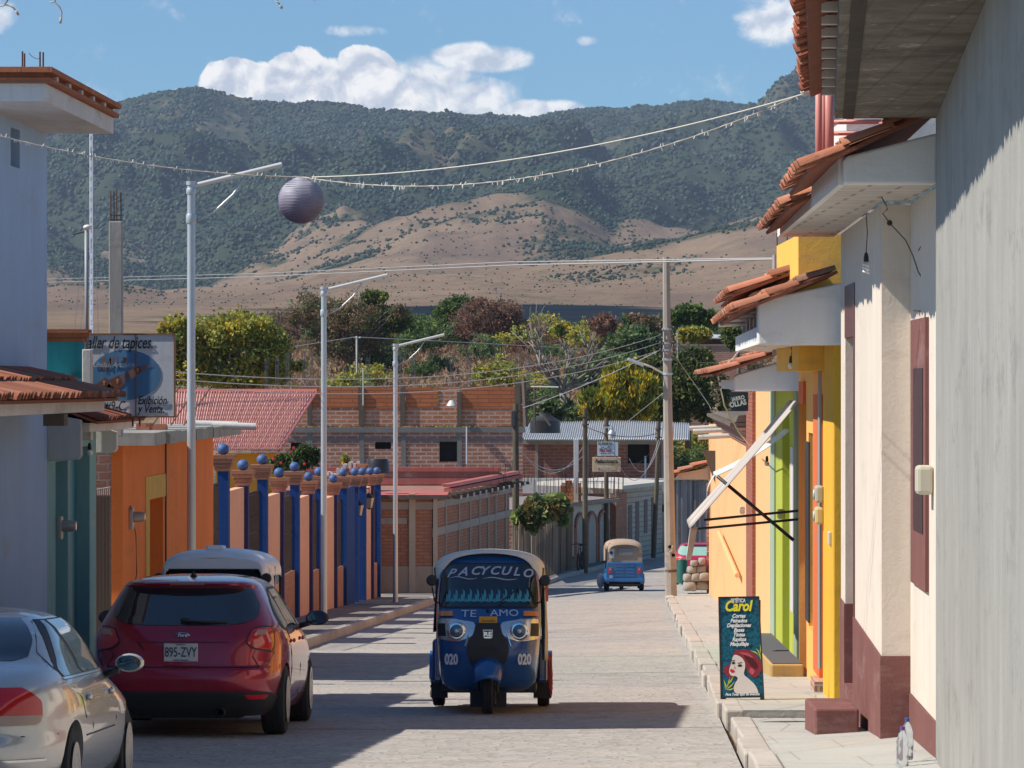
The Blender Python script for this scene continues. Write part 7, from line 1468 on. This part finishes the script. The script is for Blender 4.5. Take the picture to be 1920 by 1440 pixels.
# ---------------------------------------------------------------- silver sedan
SP = carpaint('silver_paint', (.60, .59, .57), .5, .26)
t = thing('parked_car', 'silver saloon car parked nearest, cut by the left edge', 'car', S(-4.46, 27.1, gz(27.1)), RZ)
s = Shell([(.20, -2.2), (.28, -2.30), (.38, -2.34), (.5, -2.355), (.56, -2.34), (.60, -2.30), (.72, -2.28), (.82, -2.24), (.90, -2.17), (.96, -2.05), (1.0, -1.90), (1.03, -1.72), (1.07, -1.60), (1.15, -1.44), (1.25, -1.20), (1.31, -.98), (1.345, -.75), (1.362, -.55), (1.37, -.4)],
          [(.20, 2.15), (.35, 2.33), (.5, 2.33), (.6, 2.25), (.7, 2.0), (.8, 1.5), (.88, 1.1), (.95, .88), (1.05, .66), (1.15, .46), (1.25, .25), (1.31, .07), (1.345, -.05), (1.362, -.18), (1.37, -.28)],
          [(.20, .79), (.3, .84), (.5, .872), (.66, .875), (.78, .865), (.88, .835), (.94, .80), (1.0, .765), (1.07, .73), (1.15, .69), (1.25, .625), (1.31, .55), (1.345, .44), (1.362, .32), (1.37, .2)],
          [(.20, 4.6), (.7, 4.4), (.9, 4.6), (1.02, 5.6), (1.15, 6.4), (1.3, 6), (1.37, 4)])
zs = [.20, .24, .28, .34, .40, .46, .52, .56, .59, .62, .68, .74, .80, .85, .89, .92, .95, .98, 1.0, 1.02, 1.04, 1.07, 1.11, 1.15, 1.19, 1.23, 1.27, 1.30, 1.32, 1.335, 1.347, 1.356, 1.362, 1.367, 1.37]
cut_body(s, zs, (-1.32, 1.38), SP, t)
YG = glass('sedan_glass', (.03, .035, .038), .02, .22)
b = MB(); s.rear(b, [(1.05, -.50, .50), (1.08, -.58, .58), (1.15, -.58, .58), (1.25, -.52, .52), (1.31, -.44, .44)], .004, 26); b.build('rear_window', glass('sedan_rear_glass', (.012, .02, .03), .03), t, True, local=True)
for sd in (1, -1):
    b = MB(); s.patch(b, [(.925, ('y', -1.42), ('y', .84)), (.96, ('y', -1.46), ('y', .80)), (1.05, ('y', -1.40), ('y', .60)), (1.15, ('y', -1.28), ('y', .38)), (1.25, ('y', -1.1), ('y', .14)), (1.30, ('y', -.95), ('y', .0))], sd, .003, 30); b.build('window_frame', BLKP, t, True, local=True)
    for a0, a1, r_ in ((-1.36, -.64, [(-1.40, -.66), (-1.33, -.72), (-1.2, -.80), (-1.03, -.86), (-.93, -.86)]), (-.56, .72, [(-.56, .74), (-.60, .56), (-.66, .34), (-.73, .12), (-.78, -.02)])):
        b = MB(); s.patch(b, [(z, ('y', q_[0]), ('y', q_[1])) for z, q_ in zip((.945, 1.04, 1.14, 1.24, 1.29), r_)], sd, .006, 14); b.build('side_window', glass('sedan_glass_opaque', (.05, .055, .05), .02), t, True, local=True)
    b = MB(); s.patch(b, [(.925, ('y', -1.46), ('y', .80)), (.94, ('y', -1.47), ('y', .80))], sd, .009, 30); b.build('window_trim', CHROME, t, True, local=True)
    b = MB(); s.patch(b, [(.70, ('x', .26), ('y', -2.02)), (.72, ('x', .24), ('y', -1.99)), (.80, ('x', .24), ('y', -1.99)), (.86, ('x', .26), ('y', -2.04)), (.895, ('x', .32), ('x', .62))], sd, .007, 24); lamp = b.build('tail_light', REDL, t, True, local=True)
    b = MB(); s.patch(b, [(.665, ('x', .27), ('y', -2.06)), (.68, ('x', .26), ('y', -2.02)), (.70, ('x', .26), ('y', -2.0))], sd, .009, 24); s.patch(b, [(.70, ('x', .26), ('y', -2.01)), (.725, ('x', .25), ('y', -2.0))], sd, .009, 24); b.build('clear_lens', CLR, lamp, True, local=True)
    wheel(t, sd * .755, -1.32, .315, .2, 20, sd); wheel(t, sd * .755, 1.38, .315, .2, 20, sd)
    mirror(t, sd * .865, .42, .955, sd, SP if sd > 0 else BLKP, .88)
    b = MB(); s.seam(b, [(.26, ('y', -.62)), (.6, ('y', -.60)), (.93, ('y', -.64))], sd); s.seam(b, [(.26, ('y', .52)), (.6, ('y', .58)), (.92, ('y', .60))], sd)
    s.seam(b, [(.66, ('y', -.92)), (.8, ('y', -1.05)), (.93, ('y', -1.42)), (1.0, ('y', -1.52)), (1.1, ('y', -1.45)), (1.2, ('y', -1.25)), (1.29, ('y', -1.0))], sd); s.seam(b, [(.595, ('x', .5)), (.596, ('y', -2.15)), (.596, ('y', -1.75))], sd, .0035)
    for ya, yb in ((-.88, -.64), (-.58, .5)): s.seam(b, [(.545, ('y', ya)), (.546, ('y', (ya + yb) / 2)), (.545, ('y', yb))], sd, .006)
    b.build('seam', plain('seam_grey', (.08, .08, .08), .6), t, local=True)
    b = MB(); s.patch(b, [(.44, ('x', .2), ('y', -1.98)), (.455, ('x', .2), ('y', -1.98))], sd, .014, 24); b.build('bumper_strip', CHROME, t, True, local=True)
    for y in (-.80, .33):
        b = MB(); b.ball((sd * (s.pt(.79, s.py(.79, y)).x + .014), y, .79), .032, 10, (.6, 2.1, .8)); b.build('door_handle', SP, t, True, local=True)
b = MB(); b.tube([(.02, -2.0, 1.005), (-.25, -1.85, 1.04)], .006, 5); b.ball((.02, -1.995, 1.005), .022, 8); tag_ = b.build('antenna_base', BLKP, t, True, local=True)
text('2.0', .05, CHROME, t, Matrix.Translation((.868, 1.0, .47)) @ Matrix.Rotation(R(90), 4, 'Z') @ RX, sx=1.4)
place(t)
# ---------------------------------------------------------------- mototaxis
def moto(loc, rz, lab, blue, canopy, left=(), text_=None, rearview=False, number='020', hood=False):
    """front of the vehicle looks to -Y; the windscreen side is modelled in full"""
    t = thing('mototaxi', lab, 'mototaxi', loc, rz, None)
    s = Shell([(.22, -.36), (.28, -.50), (.40, -.58), (.6, -.635), (.8, -.62), (.95, -.57), (1.05, -.50), (1.10, -.46), (1.3, -.33), (1.5, -.19), (1.58, -.12), (1.63, -.07), (1.665, .06)],
              [(.22, .35), (.4, .42), (1.1, .42), (1.5, .42), (1.665, .42)],
              [(.22, .39), (.26, .455), (.32, .49), (.4, .51), (.7, .535), (.95, .55), (1.1, .548), (1.4, .535), (1.54, .515), (1.60, .48), (1.64, .42), (1.665, .34)],
              [(.22, 4), (.6, 3.4), (1.0, 4.2), (1.66, 4.5)])
    if not rearview:
        s.body([.22, .25, .28, .33, .4, .5, .6, .7, .8, .88, .95, 1.0, 1.05, 1.1, 1.2, 1.3, 1.4, 1.48, 1.54, 1.58, 1.61, 1.635, 1.65, 1.665]).build('front_body', blue, t, True, local=True)
        b = MB(); s.rear(b, [(1.085, -.47, .47), (1.10, -.51, .51), (1.2, -.515, .515), (1.35, -.50, .50), (1.46, -.475, .475), (1.53, -.43, .43), (1.555, -.34, .34)], .005, 24); b.build('windscreen_seal', BLKP, t, True, local=True)
        b = MB(); s.rear(b, [(1.10, -.47, .47), (1.12, -.49, .49), (1.2, -.495, .495), (1.35, -.482, .482), (1.45, -.46, .46), (1.52, -.41, .41), (1.54, -.32, .32)], .008, 24); b.build('windscreen', glass('moto_glass', (.012, .022, .03), .04), t, True, local=True)
        # driver shade seen through the glass is left to the reflections; printed flames on the glass
        if text_:
            fl = MB(); n = 12
            for k in range(n):
                x0 = -.44 + .88 * k / n; w_ = .88 / n; pts = [(x0, 1.145), (x0 + w_ * .12, 1.20), (x0 + w_ * .05, 1.235), (x0 + w_ * .30, 1.21), (x0 + w_ * .42, 1.25), (x0 + w_ * .34, 1.285), (x0 + w_ * .66, 1.255), (x0 + w_ * .72, 1.21), (x0 + w_ * .60, 1.185), (x0 + w_ * .75, 1.165), (x0 + w_ * .95, 1.20), (x0 + w_, 1.145), (x0 + w_ * .5, 1.155)]
                fl.poly([s.pt(z, max(1e-5, s.px(z, x)), 1 if x >= 0 else -1, .012) for x, z in pts[:6] + pts[6:9] + [pts[12]]], (1, 1, 1)); fl.poly([s.pt(z, max(1e-5, s.px(z, x)), 1 if x >= 0 else -1, .012) for x, z in (pts[8], pts[9], pts[10], pts[11], pts[12])])
            fl.build('flame_print', plain('flame_teal', (.06, .34, .42), .4), t, local=True, recalc=False)
            # rows for text on sloping surface
            def onf(x, z, off=.014): q = s.pt(z, max(1e-5, s.px(z, x)), 1 if x >= 0 else -1, off); sl_ = math.atan2(s.b(z + .03) - s.b(z - .03), .06); a_ = abs(x); yw_ = math.atan2(s.pt(z, max(1e-5, s.px(z, a_ + .03)), 1).y - s.pt(z, max(1e-5, s.px(z, max(0, a_ - .03))), 1).y, .06) * (1 if x >= 0 else -1); return Matrix.Translation(q) @ Matrix.Rotation(yw_, 4, 'Z') @ Matrix.Rotation(-sl_, 4, 'X') @ RX
            tp = plain('lettering_silver', (.50, .54, .66), .35)
            for wtxt, x0, cw in (('PAC', -.27, .125), ('YCULO', .17, .115)):
                for i, ch in enumerate(wtxt):
                    x = x0 + (i - (len(wtxt) - 1) / 2) * cw; z = 1.465 - .3 * abs(x) ** 2.6; text(ch, .15, tp, t, onf(x, z), shear=.35, sx=.95, bold=.003, name='lettering')
            fl = MB()
            for xa_, xb_, zo in ((-.40, -.12, 1.392), (-.06, .30, 1.385)): fl.tube([s.pt(z, max(1e-5, s.px(z, x)), 1 if x >= 0 else -1, .014) for x, z in [(xa_ + (xb_ - xa_) * a, zo + .012 * math.sin(a * 6.28)) for a in np.linspace(0, 1, 30)]], [.002 + .005 * math.sin(math.pi * a) for a in np.linspace(0, 1, 30)], 5)
            fl.build('flourish', tp, t, True, local=True)
            text('TE', .13, plain('lettering_pale', (.48, .58, .72), .4), t, onf(-.20, 1.022), sx=1.15, bold=.0); text('AMO', .12, plain('lettering_pale', (.48, .58, .72), .4), t, onf(.17, 1.03), sx=1.1, bold=.0)
            for sd in (-1, 1):
                x = sd * .37; q = s.pt(.56, s.px(.56, x), sd, .02); ang = math.atan2(s.pt(.56, s.px(.56, abs(x) + .03), 1).y - s.pt(.56, s.px(.56, abs(x) - .03), 1).y, .06) * sd
                text(number, .15, plain('number_white', (.75, .77, .80), .4), t, Matrix.Translation(q) @ Matrix.Rotation(ang, 4, 'Z') @ RX, sx=.70, bold=.006)
            b = MB(); y_ = s.b(.96) - .03; b.box(-.095, .095, y_, y_ + .012, .915, 1.005, W_); pl = b.build('front_plate', plain('plate_orange', (.75, .36, .02), .5), t, bevel=.006, local=True); text('Cornelio', .04, INK, pl, Matrix.Translation((0, y_ - .003, .96)) @ RX, shear=.3)
        for sd in (-1, 1):
            b = MB(); s.patch(b, [(1.0, ('x', .365), ('x', .505)), (1.05, ('x', .365), ('x', .505))], sd, .018, 6); b.build('indicator', ORL, t, True, local=True)
            b = MB(); s.patch(b, [(.75, ('x', .30), ('x', .38)), (.78, ('x', .21), ('x', .515)), (.83, ('x', .14), ('x', .525)), (.89, ('x', .125), ('x', .525)), (.94, ('x', .15), ('x', .52)), (.975, ('x', .34), ('x', .505))], sd, .010, 14); hl = b.build('headlight', plain('reflector_chrome', (.72, .72, .70), .22, .75), t, True, local=True)
            b = MB(); s.patch(b, [(.80, ('x', .43), ('x', .515)), (.93, ('x', .44), ('x', .515))], sd, .013, 6); b.build('dark_insert', BLKP, hl, True, local=True)
            q = s.pt(.855, s.px(.855, .325), sd, .0); b = MB(); b.lathe([(.098, .01), (.100, -.02), (.09, -.034), (.076, -.036)], q, 'y', 26); b.build('lamp_ring', CHROME, hl, True, local=True)
            b = MB(); b.lathe([(.074, -.030), (.06, -.045), (.03, -.055), (.001, -.058)], q, 'y', 26); b.build('lens', glass('lens_blue', (.06, .16, .26), .05), hl, True, local=True)
            b = MB(); b.lathe([(.022, -.060), (.012, -.066), (.001, -.067)], q, 'y', 12); b.build('lamp_bulb', plain('lamp_spot', (.7, .72, .7), .1), hl, True, local=True)
            b = MB(); q0 = (sd * .47, -.30, 1.12); b.tube([q0, (sd * .56, -.36, 1.16), (sd * .585, -.36, 1.3)], .009, 6); m_ = b.build('mirror_stalk', BLKP, t, True, local=True); b = MB(); b.lathe([(.001, -.02), (.045, -.018), (.058, 0), (.055, .012), (.001, .014)], (sd * .59, -.37, 1.375), 'y', 20); b.build('mirror_head', BLKP, m_, 40, local=True)
            b = MB(); b.tube([(sd * .20, s.b(.78) - .025, .82), (sd * .235, s.b(.7) - .01, .70)], .008, 5); b.build('trim_bar', CHROME, t, local=True)
        b = MB(); s.rear(b, [(.48, -.15, .15), (.56, -.19, .19), (.66, -.215, .215), (.74, -.20, .20), (.84, -.145, .145), (.93, -.125, .125)], .022, 18); b.build('grille_panel', BLKP, t, True, local=True)
        b = MB()
        for k in range(3): b.box(-.10 + .008 * k, .10 - .008 * k, s.b(.7) - .036, s.b(.7) - .02, .645 + .025 * k, .655 + .025 * k, W_)
        b.build('louvre', plain('louvre_black', (.01, .01, .01), .4), t, local=True)
        if text_:
            y_ = s.b(.83) - .034; b = MB(); b.extr([(-.055, y_, .872), (.055, y_, .872), (.05, y_, .79), (.035, y_, .775), (-.035, y_, .775), (-.05, y_, .79)], (0, .012, 0)); bb_ = b.build('shield_badge', CHROME, t, bevel=.006, local=True); b = MB(); b.extr([(-.046, y_ - .004, .862), (.046, y_ - .004, .862), (.042, y_ - .004, .795), (-.042, y_ - .004, .795)], (0, .003, 0)); b.build('badge_field', BLKP, bb_, local=True); text('RE', .062, CHROME, bb_, Matrix.Translation((0, y_ - .006, .822)) @ RX, sx=1.25, bold=.002)
        b = MB(); b.tube([(.10, s.b(1.11) - .03, 1.13), (.20, s.b(1.2) - .03, 1.21), (.32, s.b(1.3) - .02, 1.30)], .007, 5); b.ball((0, s.b(1.065) - .015, 1.065), .02, 8); b.build('wiper', BLKP, t, local=True)
        # mudguard and front wheel
        b = MB(); yw, zw_, rw = -.62, .24, .235
        def mg(u, v): a = R(20) + R(150) * v; x = (u - .5) * 2; return ((.135 + .03 * math.sin(v * 3.1)) * x, yw - (rw + .04 + .05 * (1 - x * x)) * math.cos(a) * 1.0 - .02, zw_ + .02 + (rw + .045 + .05 * (1 - x * x)) * math.sin(a) - .035 * x * x)
        b.grid(mg, 10, 14); o = b.build('mudguard', blue, t, True, local=True); md = o.modifiers.new('thick', 'SOLIDIFY'); md.thickness = .008
        b = MB(); b.box(-.19, .19, -.40, -.36, .06, .28, W_); b.tube([(-.10, -.58, .45), (-.10, yw, .22)], .018, 6); b.tube([(.10, -.58, .45), (.10, yw, .22)], .018, 6); b.build('fork', BLKP, t, local=True)
    wheel(t, 0, -.62 if not rearview else -.3, .215, .12, 6, 1, zc=.215, rim=BLKP)
    # canopy
    lw = .585
    def cs(y, tap=1.0, dz=0.0):
        prof = [(-lw, 1.40), (-lw, 1.50), (-lw + .03, 1.575), (-lw + .13, 1.645), (-lw + .3, 1.685), (0, 1.705), (lw - .3, 1.685), (lw - .13, 1.645), (lw - .03, 1.575), (lw, 1.50), (lw, 1.40)]
        return [(x * tap, y, z + dz) for x, z in prof]
    ys = [(-.14, .80, -.035), (-.11, .93, -.01), (-.04, .985, 0), (.2, 1.0, .005), (.6, 1.0, -.01), (1.0, 1.0, .005), (1.4, 1.0, -.005), (1.7, .985, -.01), (1.82, .94, -.06), (1.88, .86, -.15)]
    if hood: ys = [(-.34, .93, -.10), (-.30, .965, -.04), (-.20, .99, -.01)] + ys[3:]
    b = MB(); vs = []; 
    for y, tp_, dz in ys: vs += cs(y, tp_, dz)
    n = 11; b.mesh(vs, [(j * n + i, j * n + i + 1, (j + 1) * n + i + 1, (j + 1) * n + i) for j in range(len(ys) - 1) for i in range(n - 1)]); 
    o = b.build('canopy', canopy, t, True, local=True); md = o.modifiers.new('sub', 'SUBSURF'); md.levels = 1; md.render_levels = 2; md = o.modifiers.new('thick', 'SOLIDIFY'); md.thickness = .012
    # side curtains / frame
    if hood:
        b = MB(); b.extr([(x, -.34, z) for x, z in ((-.54, 1.44), (-.50, 1.475), (.50, 1.475), (.54, 1.44), (.545, 1.50), (.50, 1.555), (.38, 1.59), (-.38, 1.59), (-.50, 1.555), (-.545, 1.50))], (0, .03, 0)); b.build('front_visor', canopy, t, bevel=.012, local=True)
        b = MB(); b.box(-.10, .10, -.15, .12, 1.68, 1.735, W_); b.build('roof_vent', canopy, t, bevel=.025, local=True)
    for sd in (-1, 1):
        b = MB()
        if sd > 0 or rearview:
            b.grid(lambda u, v: (sd * (.565 + .02 * math.sin(u * 19) + .012 * math.sin(u * 7 + v * 4) + .03 * v), .0 + .75 * u, 1.48 - (.95 if not rearview else .5) * v), 26, 10)
            o = b.build('side_curtain', canopy if not text_ else plain('curtain_cream', (.60, .52, .38), .8, var=.15), t, True, local=True); o.modifiers.new('thick', 'SOLIDIFY').thickness = .006
            if text_:
                b = MB(); rr = random.Random(3)
                for k in range(34): y = .02 + .6 * rr.random(); x = .615 + .03 * rr.random(); z = rr.uniform(.42, .60); b.tube([(x + .01, y, z), (x + .015 + rr.uniform(-.01, .01), y, z - rr.uniform(.15, .28))], .006, 4, (1, rr.uniform(.3, 1.6), rr.uniform(.3, 1.6)))
                b.build('curtain_fringe', plain('fringe_red', (.45, .06, .05), .8), t, local=True)
                b = MB(); b.grid(lambda u, v: (.60 + .022 * math.sin(u * 19), .02 + .25 * u, 1.40 - .25 * v), 8, 4); b.build('curtain_print', plain('print_red', (.42, .05, .04), .7), t, local=True)
        for fr_ in ([(sd * .52, -.2, 1.1), (sd * .56, -.02, 1.5)], [(sd * .56, 1.7, .7), (sd * .56, 1.72, 1.5)], [(sd * .56, .75, .5), (sd * .57, .75, 1.5)]): MB().tube(fr_, .02, 6).build('roof_strut', BLKP, t, True, local=True)
        if sd < 0 and not rearview:
            b = MB(); b.grid(lambda u, v: (-.545 - .035 * v - .012 * math.sin(u * 22), -.02 + .22 * u, 1.45 - .62 * v), 10, 6); o = b.build('rolled_curtain', plain('curtain_dark', (.07, .07, .08), .8), t, True, local=True); o.modifiers.new('thick', 'SOLIDIFY').thickness = .006
        b = MB(); b.box(sd * .50, sd * .61, .42, 1.85, .28, .74, W_); b.build('side_panel', blue, t, bevel=.03, local=True)
        b = MB(); b.grid(lambda u, v: (sd * (.50 + .16 * u), 1.28 - .34 * math.cos(math.pi * v), .32 + .28 * math.sin(math.pi * v) + .0 * u), 4, 14); b.grid(lambda u, v: (sd * .66, 1.28 - .34 * math.cos(math.pi * v) * u, .30 + (.30 * math.sin(math.pi * v)) * (.75 + .25 * u)), 2, 14); b.build('rear_fender', blue, t, True, local=True)
        b = MB(); b.box(sd * .46, sd * .63, .93, .95, .10, .30, W_); b.build('mud_flap', BLKP, t, local=True)
        wheel(t, sd * .565, 1.28, .215, .13, 6, sd, zc=.215, rim=BLKP)
        if not rearview: b = MB(); b.box(sd * .545 - .02, sd * .545 + .02, .38, .44, .35, 1.0 if sd < 0 else .7, W_); b.build('door_bar', blue, t, bevel=.008, local=True)
    b = MB(); b.box(-.5, .5, -.2 if not rearview else .1, 1.8, .2, .30, W_); b.build('floor_pan', BLKP, t, bevel=.02, local=True)
    b = MB(); b.box(-.48, .48, 1.0, 1.5, .31, .62, W_); b.box(-.48, .48, 1.45, 1.6, .6, 1.05, W_); b.build('rear_seat', plain('seat_red', (.14, .03, .03), .6), t, bevel=.04, local=True)
    if rearview:
        s2 = None
        b = MB(); yb_ = 1.86; pr = [(-.60, .34), (.60, .34), (.62, .45), (.60, .62), (.585, .98), (-.585, .98), (-.60, .62), (-.62, .45)]; b.extr([(x, yb_ - .2, z) for x, z in pr], (0, .2, 0)); b.build('rear_panel', blue, t, bevel=.03, local=True)
        b = MB(); b.box(-.62, .62, yb_ - .05, yb_ + .05, .34, .46, W_); b.build('rear_bumper', blue, t, bevel=.03, local=True)
        b = MB(); fr = [(-.57, .98), (.57, .98), (.575, 1.42), (.50, 1.60), (-.50, 1.60), (-.575, 1.42)]; b.extr([(x, yb_ - .06 - (.06 if z > 1.5 else 0), z) for x, z in fr], (0, .02, 0)); b.build('rear_canvas', canopy, t, bevel=.004, local=True)
        b = MB(); b.box(-.28, .22, yb_ - .03, yb_ - .015, 1.20, 1.44, W_); b.build('rear_window', plain('vinyl_window', (.22, .23, .24), .3), t, bevel=.03, local=True)
        lv = MB()
        for sd in (-.17, .17):
            for k in range(4): lv.box(sd - .13, sd + .13, yb_, yb_ + .02, .52 + k * .105, .575 + k * .105, W_)
        lv.box(-.33, .33, yb_, yb_ + .012, .49, .50, W_); lv.box(-.33, .33, yb_, yb_ + .012, .93, .94, W_); lv.build('louvre', blue, t, bevel=.008, local=True)
        for sd in (-1, 1): b = MB(); b.box(sd * .47 - .055, sd * .47 + .055, yb_, yb_ + .03, .62, .82, W_); l_ = b.build('tail_light', REDL, t, bevel=.01, local=True); b = MB(); b.box(sd * .47 - .035, sd * .47 + .035, yb_ + .031, yb_ + .038, .72, .79, W_); b.build('clear_lens', CLR, l_, local=True)
        b = MB(); b.box(.34, .52, yb_ - .03, yb_ - .01, 1.12, 1.42, W_); st = b.build('sticker', plain('sticker_white', (.6, .6, .62), .5), t, local=True); b = MB(); b.lathe([(.055, 0), (.035, 0)], (.43, yb_ - .008, 1.29), 'y', 18); b.build('sticker_emblem', plain('emblem_purple', (.12, .08, .25), .5), st, local=True, recalc=False)
        text('051', .12, plain('number_white', (.62, .64, .68), .4), t, Matrix.Translation((.44, yb_ + .056, .52)) @ Matrix.Rotation(math.pi, 4, 'Z') @ RX, sx=.7, bold=.003)
    place(t); t.rotation_euler[0] = slope * (1 if True else -1); return t
BLU = carpaint('moto_blue', (.005, .095, .30), .1, .25); CRM = plain('canvas_cream', (.82, .78, .66), .7, var=.1, bump=.2, bs=20)
m1 = moto(S(-1.53, 42.0, gz(42.0)), RZ + R(1.0), 'blue mototaxi with lettered windscreen driving up the middle of the street', BLU, CRM, text_=True)
m2 = moto(S(-4.62, 44.1, gz(44.1)), RZ, 'white-topped mototaxi parked behind the red hatchback', carpaint('moto_navy', (.008, .025, .10), .1, .3), plain('roof_white_blue', (.85, .86, .86), .4, var=.08), hood=True)
m3 = moto(S(-.42, 131.6, gz(131.6)), RZ + math.pi + R(3), 'tan and blue mototaxi driving away at the far end of the street', carpaint('moto_far_blue', (.015, .14, .36), .05, .4), plain('canvas_tan', (.42, .31, .22), .8, var=.12), rearview=True, number='051')
m3.rotation_euler[0] = -slope * .3
place(hatch(W_(6.45, 137.5, gz(137.5) - .0), RZ - .05, 'small pinkish red car with pale green rear glass beyond the stone wall', carpaint('pink_red', (.50, .02, .07), .1, .35), detail=False, gl=plain('pale_green_glass', (.30, .50, .42), .15, var=.1)))
# plain bag beside the far mototaxi
b = MB(); b.ball(S(-1.12, 131.0, gz(131) + .33), .17, 12, (.75, .75, 1.5)); tag(b.build('white_bag', plain('bag_white', (.7, .7, .7), .6), None, True), 'white bag hanging at the left side of the far mototaxi', 'bag')

# far air: thin haze between here and the mountain
b = MB(); b.box(-2300, 2300, -60, 7600, -14, 1150, W_); hz = b.build('haze', plain('haze_tmp', (1, 1, 1))); m = bpy.data.materials.new('haze'); m.use_nodes = True; nt = m.node_tree; nt.nodes.clear(); o_ = nt.nodes.new('ShaderNodeOutputMaterial'); v_ = nt.nodes.new('ShaderNodeVolumePrincipled'); v_.inputs['Color'].default_value = (.62, .76, 1.0, 1); v_.inputs['Density'].default_value = HAZE; v_.inputs['Anisotropy'].default_value = 0.0; nt.links.new(v_.outputs[0], o_.inputs['Volume']); hz.data.materials.clear(); hz.data.materials.append(m); hz['kind'] = 'stuff'; hz.display_type = 'WIRE'
